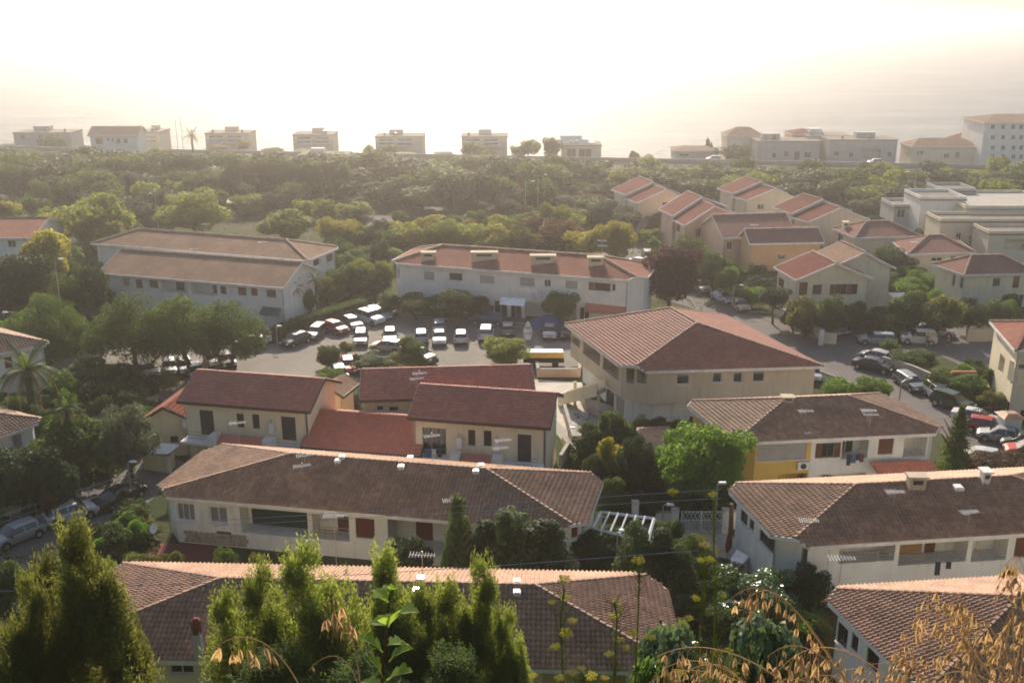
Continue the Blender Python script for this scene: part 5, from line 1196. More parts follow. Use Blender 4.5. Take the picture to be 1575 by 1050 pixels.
fill_trees(960, 275, 1575, 310, 40, 3.2, 4.6, 4, 6.5, ('leaf_mid', 'leaf_light', 'leaf_dark'), 'green tree on the bank above the red roofed villas', 'trees on the bank above the villas')
fill_trees(0, 400, 150, 545, 22, 1.8, 3.2, 3, 6, ('leaf_dark', 'leaf_mid'), 'dark tree in the shaded grove at the left edge', 'shaded grove at the left edge', ('round', 'broad'))
fill_trees(0, 590, 235, 790, 40, 1.0, 2.0, 1.5, 3.6, ('leaf_mid', 'leaf_dark', 'leaf_bright', 'leaf_mid'), 'garden bush in the shaded left garden', 'bushes of the left garden', ('round', 'broad', 'round1'))
fill_trees(880, 640, 1110, 800, 30, .9, 1.8, 1.4, 3.2, ('leaf_dark', 'leaf_mid', 'leaf_mid'), 'garden bush between the pergola and the big hall', 'bushes around the big bright tree', ('round', 'broad', 'round1'))
fill_trees(-20, 800, 230, 960, 40, .8, 1.7, 1.2, 2.8, ('leaf_mid', 'leaf_dark', 'leaf_bright', 'leaf_gold'), 'bush on the bank under the lower left lane', 'bushes under the lane', ('round', 'broad', 'round1'))
fill_trees(860, 860, 1060, 930, 14, .7, 1.3, 1.2, 2.6, ('leaf_dark', 'leaf_mid'), 'dark bush in the garden behind the nearest roof', 'bushes behind the nearest roof', ('round', 'broad'))
fill_trees(1000, 880, 1270, 990, 26, .7, 1.5, 1.2, 2.8, ('leaf_mid', 'leaf_dark', 'leaf_gloss'), 'bush in the overgrown garden at the lower right', 'bushes of the lower right garden', ('round', 'broad'))
fill_trees(1430, 560, 1530, 640, 12, .9, 1.6, 1.2, 2.4, ('leaf_mid', 'leaf_bright'), 'bush in the small garden beyond the street wall', 'bushes beyond the street wall', ('round', 'broad'))
fill_trees(430, 590, 545, 650, 8, .8, 1.4, 1.2, 2.6, ('leaf_mid', 'leaf_bright'), 'bush between the two nearest red roofs', 'bushes between the red roofs', ('round', 'broad'))
# row of pines with bare trunks over the pale sports ground
for i, x in enumerate((366, 384, 402, 420, 440, 458, 478, 500, 520)):
    T('pine', x, 244 + (i * 7) % 9, 313, 46, 'leaf_dark', ['first','second','third','fourth','fifth','sixth','seventh','eighth','ninth'][i] + ' from the left in the row of bare stemmed pines before the sports ground', group='pines before the sports ground', tf=.45)
T('dense', 290, 228, 300, 62, 'leaf_dark', 'tall dark tree below the shore palm')
for (x, yt, w_, off, mt, lb) in ((850, 207, 34, 9, 'leaf_mid', 'tree in the glare left of the terraced block'), (975, 232, 22, 8, 'leaf_mid', 'small tree standing alone against the bright sea'), (1132, 218, 60, 8, 'leaf_dark', 'round dark bush among the shore houses'), (1091, 212, 18, 18, 'leaf_dark', 'little round tree behind the low bungalow'),
    (80, 203, 40, 12, 'leaf_mid', 'tree in front of the far left shore house'), (10, 222, 60, 2, 'leaf_mid', 'bushy tree at the left edge of the shore'), (800, 222, 34, 8, 'leaf_light', 'pale tree in the glare right of the fourth banded block'), (685, 232, 34, 6, 'leaf_light', 'low bush below the brightest glare'),
    (565, 222, 20, 8, 'leaf_light', 'small tree left of the third banded block'), (745, 225, 50, 10, 'leaf_light', 'tree hiding the fourth banded block'), (1190, 208, 12, 16, 'leaf_dark', 'tiny tree beside the pyramid roof'), (330, 222, 44, 2, 'leaf_mid', 'bushy tree before the left shore block'), (372, 214, 26, 6, 'leaf_light', 'tree at the right corner of the first banded block'), (478, 228, 46, 3, 'leaf_light', 'low tree before the second banded block'), (600, 220, 30, 5, 'leaf_mid', 'upright tree before the third banded block'), (722, 216, 34, 5, 'leaf_mid', 'taller tree covering the fourth block left side'), (812, 212, 40, 7, 'leaf_light', 'feathery pale tree between the fourth block and the terraced block'), (40, 228, 70, -4, 'leaf_mid', 'green bush before the road at the far left'), (115, 226, 40, 0, 'leaf_mid', 'green bush left of the tall white shore house'), (425, 226, 40, 2, 'leaf_light', 'light tree left of the second banded block'), (620, 234, 60, 2, 'leaf_light', 'low tree row piece under the third banded block')):
    Y = yE((x - 787) / 1575 * 290) + off; tree_at('far' if w_ > 25 else 'shrub', x, yt, Y, w_, mt, lb, cat='tree')
# palms
def frond_mesh(L, droop, n=16, wl=.34, mat='leaf_mid'):
    mb = MB(); pts = []
    for i in range(n + 1):
        t_ = i / n; pts.append(Vector((L * t_ * (1 - .12 * t_), 0, L * (.45 * t_ - droop * t_ * t_))))
    mb.tube(pts, [.035 * (1 - .8 * i / n) for i in range(n + 1)], 4, cap=False)
    for i in range(1, n + 1):
        t_ = i / n; d = (pts[i] - pts[i - 1]).normalized(); w_ = wl * math.sin(math.pi * min(1, t_ * .9 + .12)) + .08
        for sgn in (-1, 1):
            for k in (0, .5):
                p_ = pts[i - 1].lerp(pts[i], k); e = p_ + Vector((d.x * w_ * .6, sgn * w_, d.z * w_ * .6 - .12)); q_ = p_ + d * .06
                mb.face([p_, q_, e])
    o = mb.build('frond', mat); me = o.data; bpy.data.objects.remove(o); return me
FR_ = [frond_mesh(2.6, .75), frond_mesh(2.4, 1.0), frond_mesh(2.6, .35)]; FD_ = frond_mesh(2.2, 1.3, mat='oat')
def palm(x, yt, yb, wpx, label, z=0, nfr=34, Y=None):
    if Y: top = PY(x, yt, Y); loc = Vector((top.x, Y, ground(top.x, Y))); h = top.z - loc.z
    else:
        loc = P(x, yb, z); lo, hi = .3, 20
        for _ in range(40):
            m_ = (lo + hi) / 2
            if Q(loc + Vector((0, 0, m_)))[1] > yt: lo = m_
            else: hi = m_
        h = lo
    s = wpx / 2 * Q(loc)[2] / FPX / 2.3; ht = max(.6, h - .9 * s)
    root = empty('palm_tree', loc, label, 'palm', rz=.3); mb = MB(); b = Vector(loc)
    n = 9; mb.tube([b + Vector((.03 * math.sin(i), 0, ht * i / n)) for i in range(n + 1)], [(.24 if i % 2 else .2) * s for i in range(n + 1)], 8)
    mb.build('trunk', 'bark', root)
    for i in range(nfr):
        me = FD_ if i >= nfr - 6 else FR_[2] if i < 8 else FR_[i % 2]
        f = bpy.data.objects.new('frond', me); COL.objects.link(f); f.parent = root; f.location = (0, 0, ht); f.scale = (s, s, s)
        f.rotation_euler = (0, -.9 + .12 * i if i < 8 else rng.uniform(-.2, .3), i * 2.4)
palm(54, 548, 655, 112, 'date palm with shining fronds beside the white house corner'); palm(294, 203, 0, 34, 'palm standing on the shore left of the glare', Y=288, nfr=20)
palm(118, 615, 745, 60, 'young palm in the left garden above the lane'); palm(455, 436, 492, 40, 'small fan palm at the gable of the long white row', nfr=22); palm(488, 425, 485, 34, 'thin palm right of the small fan palm', nfr=22)
# hedges
def hedge(label, px, w_, h, mat='leaf_pine', n=5200, leaf=.16):
    p_ = [P(*q_) for q_ in px]; segs = [(p_[i], p_[i + 1]) for i in range(len(p_) - 1)]; tot = sum((b - a).length for a, b in segs)
    o = Vector((p_[0].x, p_[0].y, 0)); Cs = []
    for a, b in segs:
        m_ = int(n * (b - a).length / tot); t_ = rng.uniform(0, 1, m_); d = np.array((b - a)); nr = np.array([-(b - a).y, (b - a).x, 0]) / (b - a).length
        s_ = rng.uniform(-1, 1, m_); z = rng.uniform(0, 1, m_); edge = rng.uniform(0, 1, m_) < .7
        top = rng.uniform(0, 1, m_) < .45; z = np.where(edge & top, 1, z); s_ = np.where(edge & ~top, np.sign(s_), s_)
        Cs.append(np.array(a) + np.outer(t_, d) + np.outer(s_ * w_ / 2, nr) + np.outer(z * h + rng.normal(0, .06, m_), [0, 0, 1]) - np.array(o))
    C = np.concatenate(Cs); N_ = rdir(len(C)) + np.array([0, 0, .4]); N_ /= np.linalg.norm(N_, axis=1, keepdims=True); V, F = leaf_quads(C, N_, leaf, .6)
    ob = np_mesh('hedge', V, F, mat); ob.location = o; tag(ob, label, 'hedge')
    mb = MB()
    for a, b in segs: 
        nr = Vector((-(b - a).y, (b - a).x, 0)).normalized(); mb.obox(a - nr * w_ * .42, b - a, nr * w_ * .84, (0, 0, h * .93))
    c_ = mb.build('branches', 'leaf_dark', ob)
hedge('long clipped hedge along the parked cars, left of the car park', [(424, 528), (470, 510), (560, 482)], 1.6, 2.0, n=16000)
hedge('low clipped hedge behind the pillar of the pergola', [(962, 805), (1004, 800)], 1.0, 1.0, n=4000, leaf=.1)
hedge('bright low hedge beside the lane fence', [(0, 786), (60, 768)], 1.2, 1.0, 'leaf_bright', n=4000)
hedge('dark hedge behind the street wall at the right', [(1445, 585), (1500, 600)], 1.2, 1.3, 'leaf_mid', n=4000)
hedge('hedge screening the gardens right of the street, above the parked white car', [(1300, 506), (1400, 500), (1440, 500)], 1.2, 1.5, 'leaf_dark', n=5000)

# scattered weeds and low shrubs on open ground (nobody could count them)
pts_ = []
def fill(x0, y0, x1, y1, n, s, zmax=1.):
    for _ in range(n):
        q_ = P(rng.uniform(x0, x1), rng.uniform(y0, y1)); pts_.append((q_.x, q_.y, ground(q_.x, q_.y), s * rng.uniform(.5, 1.4)))
for a in ((0, 330, 120, 520, 160, .9), (540, 385, 600, 470, 90, .8), (930, 330, 1250, 480, 260, .8), (1250, 330, 1575, 500, 320, .8), (0, 600, 230, 800, 160, .7), (880, 640, 1100, 800, 120, .5), (0, 760, 60, 900, 40, .6), (150, 800, 240, 930, 60, .5), (1000, 860, 1250, 1000, 120, .45),
          (430, 590, 545, 640, 60, .5), (1100, 700, 1180, 760, 40, .5), (0, 265, 1575, 330, 420, 1.0), (200, 340, 560, 380, 120, .9), (870, 860, 1060, 940, 60, .4), (1440, 690, 1560, 740, 40, .5), (1150, 720, 1340, 760, 40, .4), (620, 330, 870, 390, 100, .8), (150, 540, 260, 600, 50, .5)): fill(*a)
for _ in range(2600):
    X = rng.uniform(-22, 22); Y = rng.uniform(3, 44); pts_.append((X, Y, ground(X, Y) - .05, rng.uniform(.15, .45)))
C0 = np.array(pts_); K = len(C0); per = 16
d = rdir(K * per); cc = np.repeat(C0[:, :3], per, 0) + np.abs(d) * np.array([0, 0, 1]) * np.repeat(C0[:, 3:4], per, 0) * .9 + d * np.array([1, 1, 0]) * np.repeat(C0[:, 3:4], per, 0)
V, F = leaf_quads(cc, d, .3, .5); o = np_mesh('undergrowth', V, F, 'leaf_mid'); tag(o, 'low weeds and ground cover growing between houses and on the slope', 'undergrowth', kind='stuff')
# ================================================================ cars
def car_proto(style):
    S = {  # x, roof z, half width at belt, cabin 0/1, glass station
        'hatch': ([(-2.0, .62, .74, 0), (-1.98, .95, .80, 0), (-1.86, 1.02, .83, 0), (-1.42, 1.40, .85, 1), (-1.30, 1.42, .85, 1), (-.35, 1.47, .86, 1), (-.27, 1.47, .86, 1), (.42, 1.43, .86, 1), (1.08, 1.0, .86, 0), (1.75, .86, .82, 0), (1.96, .70, .76, 0), (2.0, .5, .70, 0)], .95, .62),
        'sedan': ([(-2.25, .6, .74, 0), (-2.22, .93, .80, 0), (-1.65, 1.0, .84, 0), (-1.0, 1.37, .86, 1), (-.9, 1.39, .86, 1), (-.28, 1.42, .87, 1), (-.2, 1.42, .87, 1), (.4, 1.38, .87, 1), (1.1, .98, .87, 0), (1.95, .84, .82, 0), (2.15, .7, .76, 0), (2.2, .5, .7, 0)], .92, .60),
        'wagon': ([(-2.25, .6, .76, 0), (-2.23, .95, .82, 0), (-2.15, 1.05, .84, 0), (-1.85, 1.42, .85, 1), (-1.7, 1.45, .86, 1), (-.95, 1.48, .86, 1), (-.87, 1.48, .86, 1), (.45, 1.43, .86, 1), (1.15, 1.0, .86, 0), (1.95, .85, .82, 0), (2.15, .7, .76, 0), (2.2, .5, .7, 0)], .95, .63),
        'suv': ([(-2.1, .7, .80, 0), (-2.08, 1.1, .86, 0), (-2.02, 1.15, .88, 0), (-1.85, 1.68, .88, 1), (-1.7, 1.72, .88, 1), (-.75, 1.74, .88, 1), (-.67, 1.74, .88, 1), (.35, 1.70, .88, 1), (.9, 1.18, .88, 0), (1.8, 1.08, .86, 0), (2.05, .95, .82, 0), (2.1, .6, .78, 0)], 1.12, .68),
    }[style]; st, belt, wt = S
    root = bpy.data.objects.new('parked_car', None); COL.objects.link(root)
    sec = []
    for (x, zt, w_, c) in st:
        lo = .24 if abs(x) < 1.9 else .32
        zb = min(belt, zt - .03)
        sec.append([(x, w_ - .08, lo), (x, w_, .48), (x, w_, zb - .12), (x, w_ - .04, zb), (x, (wt if c else w_ - .10), zt - (.07 if c else .02)), (x, (wt - .10 if c else w_ - .25), zt), (x, 0, zt + .015)])
    body, glass = MB(), {'windscreen': MB(), 'rear_window': MB(), 'side_window': MB(), 'side_window2': MB()}
    for i in range(len(st) - 1):
        c0, c1 = st[i][3], st[i + 1][3]; narrow = st[i + 1][0] - st[i][0] < .13
        for j in range(6):
            for sg in (1, -1):
                q = [sec[i][j], sec[i + 1][j], sec[i + 1][j + 1], sec[i][j + 1]]; q = [(a, b * sg, c) for a, b, c in q]
                if sg < 0: q = q[::-1]
                tgt = body
                if j == 3 and c0 and c1 and not narrow: tgt = glass['side_window' if sg > 0 else 'side_window2']
                elif j == 3 and c0 != c1: tgt = glass['side_window' if sg > 0 else 'side_window2']
                elif j >= 4 and c0 != c1: tgt = glass['windscreen' if st[i][0] > 0 else 'rear_window']
                tgt.face(q)
    for i, rev in ((0, 0), (len(st) - 1, 1)):
        s_ = sec[i]; pol = [(a, b, c) for a, b, c in s_] + [(a, -b, c) for a, b, c in s_[-2::-1]]; body.face(pol if rev else pol[::-1])
    body.face([(st[2][0], -.7, .26), (st[-3][0], -.7, .26), (st[-3][0], .7, .26), (st[2][0], .7, .26)])
    body.build('body', 'paint_white', root, smooth=False)
    for k, g in glass.items(): g.build(k.rstrip('2'), 'car_glass', root)
    bp = MB(); zf = .38
    x1, x0 = st[-1][0], st[0][0]
    bp.box((x1 - .02, 0, zf), (.16, 1.46, .16)); bp.build('bumper', 'rubber', root)
    bp = MB(); bp.box((x0 + .02, 0, zf), (.14, 1.5, .16)); bp.build('bumper', 'rubber', root)
    for sg in (1, -1):
        h = MB(); h.box((x1 - .06, sg * .58, .64 if style != 'suv' else .85), (.2, .3, .15)); h.build('headlight', 'lamp_clear', root)
        h = MB(); h.box((x0 + .03, sg * .68, .80 if style != 'suv' else .95), (.12, .18, .26)); h.build('tail_light', 'lamp_red', root)
        h = MB(); h.box((.78, sg * .95, belt + .03), (.14, .2, .13)); h.build('mirror', 'rubber', root)
    pl = MB(); pl.box((x0 - .03, 0, .55), (.02, .5, .12)); pl.build('number_plate', 'white_plastic', root)
    R_ = .31 if style != 'suv' else .36; fx, rx = x1 - .75, x0 + .72
    for wx in (fx, rx):
        for sg in (1, -1):
            a = MB(); a.tube([(wx, sg * .5, R_ + .04), (wx, sg * .872, R_ + .04)], R_ + .055, 18); a.build('wheel_arch_shade', 'rubber', root)  # black disc stands in for the shade inside the uncut arch
            w_ = MB(); w_.tube([(wx, sg * .62, R_), (wx, sg * .90, R_)], R_, 18); wo_ = w_.build('wheel', 'rubber', root)
            r_ = MB(); r_.tube([(wx, sg * .895, R_), (wx, sg * .912, R_)], R_ * .62, 10); r_.build('rim', 'metal', wo_)
    return root
PROTO = {k: car_proto(k) for k in ('hatch', 'sedan', 'wagon', 'suv')}; USED = set()
def car(x, y, hx, hy, style, color, label, z=.02, group=None, name='parked_car'):
    p0 = P(x, y, 0); p1 = P(hx, hy, 0); rz = math.atan2(p1.y - p0.y, p1.x - p0.x)
    if style in USED: o = copy_tree(PROTO[style])
    else: o = PROTO[style]; USED.add(style)
    o.name = name; o.location = (p0.x, p0.y, ground(p0.x, p0.y) + z); o.rotation_euler = (0, 0, rz); tag(o, label, 'car', group)
    for ch in o.children:
        if ch.name.split('.')[0] == 'body':
            ch.material_slots[0].link = 'OBJECT'; ch.material_slots[0].material = M['paint_' + color]
    return o
car(455, 530, 436, 537, 'hatch', 'black', 'black hatchback at the left end of the angled row beside the clipped hedge')
car(486, 518, 470, 530, 'wagon', 'grey', 'dark grey estate car, second from the left beside the clipped hedge')
car(516, 511, 540, 519, 'hatch', 'red', 'red hatchback in the angled row beside the clipped hedge')
car(542, 504, 560, 515, 'hatch', 'grey', 'grey rounded hatchback right of the red one')
car(570, 497, 586, 502, 'suv', 'white', 'white tall car right of the grey rounded hatchback')
car(582, 490, 600, 497, 'wagon', 'lightblue', 'pale blue estate with red tail lights behind the white tall car')
car(592, 484, 606, 488, 'sedan', 'silver', 'silver saloon, last of the angled row near the shop row')
car(386, 534, 368, 534, 'hatch', 'silver', 'silver hatchback parked side on under the rightmost umbrella pine')
car(407, 524, 410, 540, 'hatch', 'white', 'white car beside the silver side on hatchback, at the hedge end')
LOT = 'cars facing the viewer in the open car park'
car(676, 508, 676, 500, 'hatch', 'lightblue', 'pale blue car directly behind the nearer white saloon', group=LOT)
car(676, 526, 676, 536, 'sedan', 'white', 'white saloon, left one of the two standing alone mid car park', group=LOT)
car(709, 525, 709, 515, 'hatch', 'white', 'white hatchback, right one of the two standing alone mid car park', group=LOT)
car(748, 520, 750, 510, 'suv', 'white', 'white off road car left behind the wide pale bush', group=LOT)
car(781, 513, 781, 503, 'hatch', 'grey', 'grey car half behind the wide pale bush', group=LOT)
car(648, 524, 648, 515, 'hatch', 'silver', 'silver car glinting behind the small car park tree', group=LOT)
car(845, 518, 845, 528, 'hatch', 'silver', 'silver hatchback right of the upright white boat', group=LOT)
car(872, 517, 872, 527, 'hatch', 'black', 'dark car tucked behind the corner of the big hall', group=LOT)
car(596, 540, 575, 538, 'hatch', 'beige', 'beige hatchback seen side on behind the island shrubs')
car(555, 527, 554, 537, 'wagon', 'grey', 'grey car roof between the two small car park trees')
car(600, 524, 600, 534, 'hatch', 'silver', 'silver car right of it in the hidden row behind the island shrubs')
car(647, 557, 658, 560, 'suv', 'black', 'black tall hatchback parked on the near kerb above the red roof')
car(536, 570, 540, 585, 'hatch', 'red', 'dark red car between clipped round bush and red roof')
car(523, 583, 530, 598, 'hatch', 'white', 'white car peeping out left of the long red roof')
car(329, 560, 340, 575, 'hatch', 'white', 'white car with bright roof between the right umbrella pines')
car(347, 562, 360, 575, 'hatch', 'black', 'black car right behind the bright roofed white car')
car(286, 571, 292, 585, 'hatch', 'silver', 'silver car under the middle umbrella pine')
car(262, 572, 262, 588, 'wagon', 'grey', 'grey car in the shade of the left umbrella pine')
car(302, 580, 308, 592, 'hatch', 'lightblue', 'pale blue car under the middle umbrella pine')
car(226, 577, 236, 583, 'sedan', 'grey', 'shaded car beside the trunk of the leftmost umbrella pine')
car(27, 832, -5, 845, 'hatch', 'silver', 'silver hatchback in the lane at the left edge')
car(110, 798, 140, 790, 'hatch', 'white', 'white hatchback in the lane in front of the wall')
car(185, 772, 205, 762, 'sedan', 'black', 'black saloon with red lights at the far end of the lane')
car(75, 273, 90, 274, 'sedan', 'white', 'white car glinting on the low road at the far left', name='moving_car')
ST = 'cars parked along the right street'
car(1079, 449, 1088, 456, 'suv', 'grey', 'dark grey van highest up the street, above the hall roof', group=ST)
car(1112, 464, 1124, 470, 'sedan', 'lightblue', 'light blue saloon below the dark van on the street', group=ST)
car(1138, 476, 1146, 482, 'hatch', 'beige', 'beige hatchback, third down the street below the blue saloon', group=ST)
car(1052, 436, 1060, 442, 'hatch', 'black', 'black car under the dark purple tree', group=ST)
car(1281, 512, 1293, 518, 'wagon', 'grey', 'grey car in the driveway of the cream shuttered house')
car(1348, 529, 1330, 528, 'wagon', 'silver', 'silver estate parked below the dark garden hedge')
car(1411, 528, 1390, 527, 'suv', 'white', 'white off road car with red side, right of the silver estate')
car(1343, 569, 1362, 573, 'sedan', 'black', 'black saloon heading along the street wall')
car(1347, 556, 1330, 552, 'hatch', 'silver', 'red tailed silver car partly behind the black saloon')
car(1399, 596, 1412, 604, 'wagon', 'grey', 'dark silver estate, middle of the street below the black saloon')
car(1444, 616, 1454, 624, 'suv', 'white', 'white van parked at the wall before the dark off road car')
car(1464, 628, 1482, 634, 'suv', 'green', 'dark green off road car in front of the white van')
car(1500, 650, 1520, 654, 'sedan', 'white', 'white saloon with dark windows in the right row')
car(1516, 664, 1540, 668, 'hatch', 'red', 'dark red hatchback between two pale saloons at the right')
car(1540, 678, 1512, 674, 'sedan', 'silver', 'silver saloon, biggest of the right row beside the conifer')
car(1572, 688, 1550, 686, 'hatch', 'green', 'dark teal hatchback cut by the right edge')
car(1580, 702, 1560, 700, 'hatch', 'red', 'red and white car at the right edge behind the flowering bush')
car(1505, 712, 1490, 710, 'hatch', 'white', 'white roof showing over the reddish flowering bush')
car(1248, 582, 1252, 592, 'hatch', 'white', 'white car with red lights at the right corner of the big hall')
car(997, 402, 1002, 410, 'suv', 'black', 'black van with bright roof on the side road behind the shop row')
car(985, 410, 1004, 413, 'sedan', 'white', 'white car behind the black van on the side road')
car(1438, 516, 1452, 517, 'wagon', 'silver', 'silver car in the shade behind the white off road car')
car(750, 498, 730, 497, 'wagon', 'blue', 'dark blue estate parked before the shop fronts')
for (x, y, lb) in ((1096, 270, 'pale car on the coast road above the first villa'), (1345, 268, 'pale car on the coast road left of the tall lamp')):
    q = PY(x, y, yE((x - 787) / 1575 * 270) + 1); o = copy_tree(PROTO['hatch']); o.location = (q.x, yE(q.x) + 1, 1.26); o.rotation_euler = (0, 0, math.pi); o.name = 'moving_car'; tag(o, lb, 'car')
    for ch in o.children:
        if ch.name.split('.')[0] == 'body': ch.material_slots[0].link = 'OBJECT'; ch.material_slots[0].material = M['paint_white']
# flatbed truck with a yellow load, covered car, upright boat
p = P(836, 562, 0); r = empty('flatbed_truck', p, 'low trailer truck with a long yellow load near the hall courtyard', 'truck')
def bx(name, c, size, mat, par, rz=0, top=None):
    mb = MB(); mb.box((c[0] + wloc(par).x, c[1] + wloc(par).y, c[2] + wloc(par).z), size, rz, top=top); return mb.build(name, mat, par)
bx('chassis', (0, 0, .75), (4.6, 1.6, .3), 'rubber', r); bx('load', (-.2, 0, 1.45), (4.9, 1.8, .5), 'yellow_paint', r, top=(.97, .8)); bx('load_top', (-.2, 0, 1.74), (4.7, 1.2, .1), 'white_plastic', r)
for wx in (-1.3, 1.3):
    for sg in (-1, 1):
        mb = MB(); mb.tube([p + Vector((wx, sg * .5, .36)), p + Vector((wx, sg * .82, .36))], .36, 14); mb.build('wheel', 'rubber', r)
p = P(845, 502, 0); r = empty('covered_car', p, 'large car under a blue grey cover before the shop row', 'car'); mb = MB()
prof = [(-2.5, .1), (-2.3, .8), (-1.3, 1.0), (-.8, 1.55), (.6, 1.6), (1.3, 1.05), (2.3, .8), (2.5, .1)]
for i in range(len(prof) - 1):
    (xa, za), (xb, zb) = prof[i], prof[i + 1]
    for (ya, ka, yb, kb) in ((-1.0, .05, -.8, .85), (-.8, .85, 0, 1), (0, 1, .8, .85), (.8, .85, 1.0, .05)):
        mb.face([p + Vector((xa, ya, za * ka)), p + Vector((xb, ya, zb * ka)), p + Vector((xb, yb, zb * kb)), p + Vector((xa, yb, za * kb))])
mb.build('cover', 'tarp_blue', r)
p = P(812, 524, 0); r = empty('upright_boat', p, 'small white boat stood on end beside the silver hatchback', 'boat'); mb = MB(); rows = []
for i in range(9):
    t_ = i / 8; ww = .55 * math.sin(math.pi * (.15 + .72 * t_)) ** .7 * (1.0 if t_ < .6 else 1 - .55 * (t_ - .6) / .4); rows.append([(math.cos(a_) * ww, .35 * math.sin(a_) * ww + .25 * t_, .1 + 2.3 * t_) for a_ in np.linspace(0, math.pi, 9)])
for i in range(8):
    for j in range(8): mb.face([p + Vector(q_) for q_ in (rows[i][j], rows[i][j + 1], rows[i + 1][j + 1], rows[i + 1][j])])
mb.build('hull', 'white_plastic', r, smooth=True); bx('bench', (0, .1, .9), (.8, .12, .06), 'wood', r); bx('bench', (0, .18, 1.6), (.8, .12, .06), 'wood', r)
# motor scooters in the lane
for (x, y, lb) in ((158, 788, 'black scooter, nearer of the two parked in the lane'), (166, 780, 'dark scooter, farther of the two parked in the lane')):
    p = P(x, y, 0); r = empty('scooter', p, lb, 'scooter')
    for wx in (-.6, .6):
        mb = MB(); mb.tube([p + Vector((wx, -.06, .24)), p + Vector((wx, .06, .24))], .24, 12); mb.build('wheel', 'rubber', r)
    bx('body', (-.35, 0, .55), (.75, .3, .35), 'paint_black', r, top=(.8, .8)); bx('seat', (-.35, 0, .78), (.7, .28, .1), 'rubber', r); bx('footboard', (.15, 0, .32), (.5, .3, .08), 'paint_black', r); bx('shield', (.45, 0, .65), (.08, .4, .6), 'paint_black', r)
    mb = MB(); mb.tube([p + Vector((.45, -.32, 1.0)), p + Vector((.45, .32, 1.0))], .025, 5); mb.build('handlebar', 'metal', r); bx('windscreen', (.52, 0, 1.15), (.03, .4, .4), 'glass_pale', r)

# ================================================================ walls, fences, gates, garden things
def wall_run(name, label, px, h, th=.25, mat='wall_beige', cat='wall', rail=0, cap=True):
    pts = [P(*q_) for q_ in px]; r = empty(name, pts[0], label, cat)
    for i in range(len(pts) - 1):
        a, b = pts[i], pts[i + 1]; n = Vector((-(b - a).y, (b - a).x, 0)).normalized() * th; za = Vector((0, 0, -.05))
        mb = MB(); mb.obox(a + za, b - a, n, (0, 0, h + .05)); mb.build('wall', mat, r)
        if cap: mb = MB(); mb.obox(a - n * .15 + Vector((0, 0, h)), b - a, n * 1.3, (0, 0, .08)); mb.build('coping', 'concrete', r)
        if rail:
            L = (b - a).length; k = max(2, int(L / 1.8))
            for j in range(k + 1):
                q_ = a + (b - a) * (j / k) + n * .5; mb = MB(); mb.tube([q_ + Vector((0, 0, h)), q_ + Vector((0, 0, h + rail))], .03, 5); mb.build('post', 'metal', r)
            for zz in (.5, 1):
                mb = MB(); mb.tube([a + n * .5 + Vector((0, 0, h + rail * zz)), b + n * .5 + Vector((0, 0, h + rail * zz))], .022, 5); mb.build('rail', 'metal', r)
    return r
wall_run('lane_wall', 'long low wall with a metal rail above the lane, lower left', [(-60, 850), (60, 808), (215, 756)], .7, rail=1.1)
wall_run('street_wall', 'pale stone street wall beside the dark silver estate car', [(1355, 566), (1400, 580), (1450, 602)], 1.3, mat='wall_beige')
wall_run('garden_wall', 'low cream garden wall with pillars under the gold flecked tree', [(1190, 482), (1245, 508), (1262, 524), (1285, 526)], 1.1, mat='wall_cream')
wall_run('garden_wall', 'cream wall at the driveway of the cream shuttered house', [(1262, 528), (1286, 530)], 1.4, mat='wall_cream')
wall_run('garden_wall', 'beige wall at the right end of the cross street', [(1487, 526), (1575, 524)], 1.6, mat='wall_beige')
wall_run('courtyard_wall', 'white courtyard wall below the white awning', [(222, 722), (262, 728), (270, 716)], 1.6, mat='wall_cream')
wall_run('courtyard_wall', 'low pinkish wall round the planter next to the yellow load', [(824, 568), (826, 580), (893, 580), (893, 566)], .9, mat='wall_peach')
wall_run('ramp_wall', 'tan wall along the ramp between the white gable and the hall', [(866, 640), (880, 690)], 1.2, mat='wall_beige')
wall_run('garden_wall', 'white zigzag wall beside the white gable', [(864, 720), (876, 700), (868, 690), (895, 722)], 1.2, mat='wall_cream')
wall_run('garden_wall', 'white garden wall left of the lattice gate', [(1008, 812), (1042, 812)], 1.3, mat='wall_white')
wall_run('garden_wall', 'white garden wall piece right of the lattice gate', [(1118, 816), (1136, 812)], 1.5, mat='wall_white')
wall_run('yard_railing', 'low white wall with a thin rail at the foot of the big hall', [(978, 665), (1055, 660)], .3, mat='wall_grey', rail=1.0)
wall_run('garden_wall', 'white wall with metal rail under the umbrella pines', [(193, 622), (243, 618)], .8, mat='wall_grey', rail=.8)
wall_run('garden_wall', 'thin pale wall at the corner beyond the umbrella pine standing alone', [(130, 535), (152, 533)], .5, mat='wall_white', rail=1.1)
for (x, y, lb) in ((1037, 818, 'square white pillar left of the lattice gate'), (1114, 818, 'square white pillar right of the lattice gate'), (976, 806, 'square white pillar behind the pergola'), (1262, 530, 'cream gate pillar at the driveway corner'), (1442, 610, 'stone gate pillar at the end of the street wall'), (203, 722, 'pale lane post beside the courtyard wall')):
    p = P(x, y, 0); r = empty('gate_pillar', p, lb, 'pillar'); bx('shaft', (0, 0, .95), (.5, .5, 1.95), 'wall_white', r); bx('cap', (0, 0, 1.98), (.62, .62, .1), 'concrete', r, top=(.8, .8))
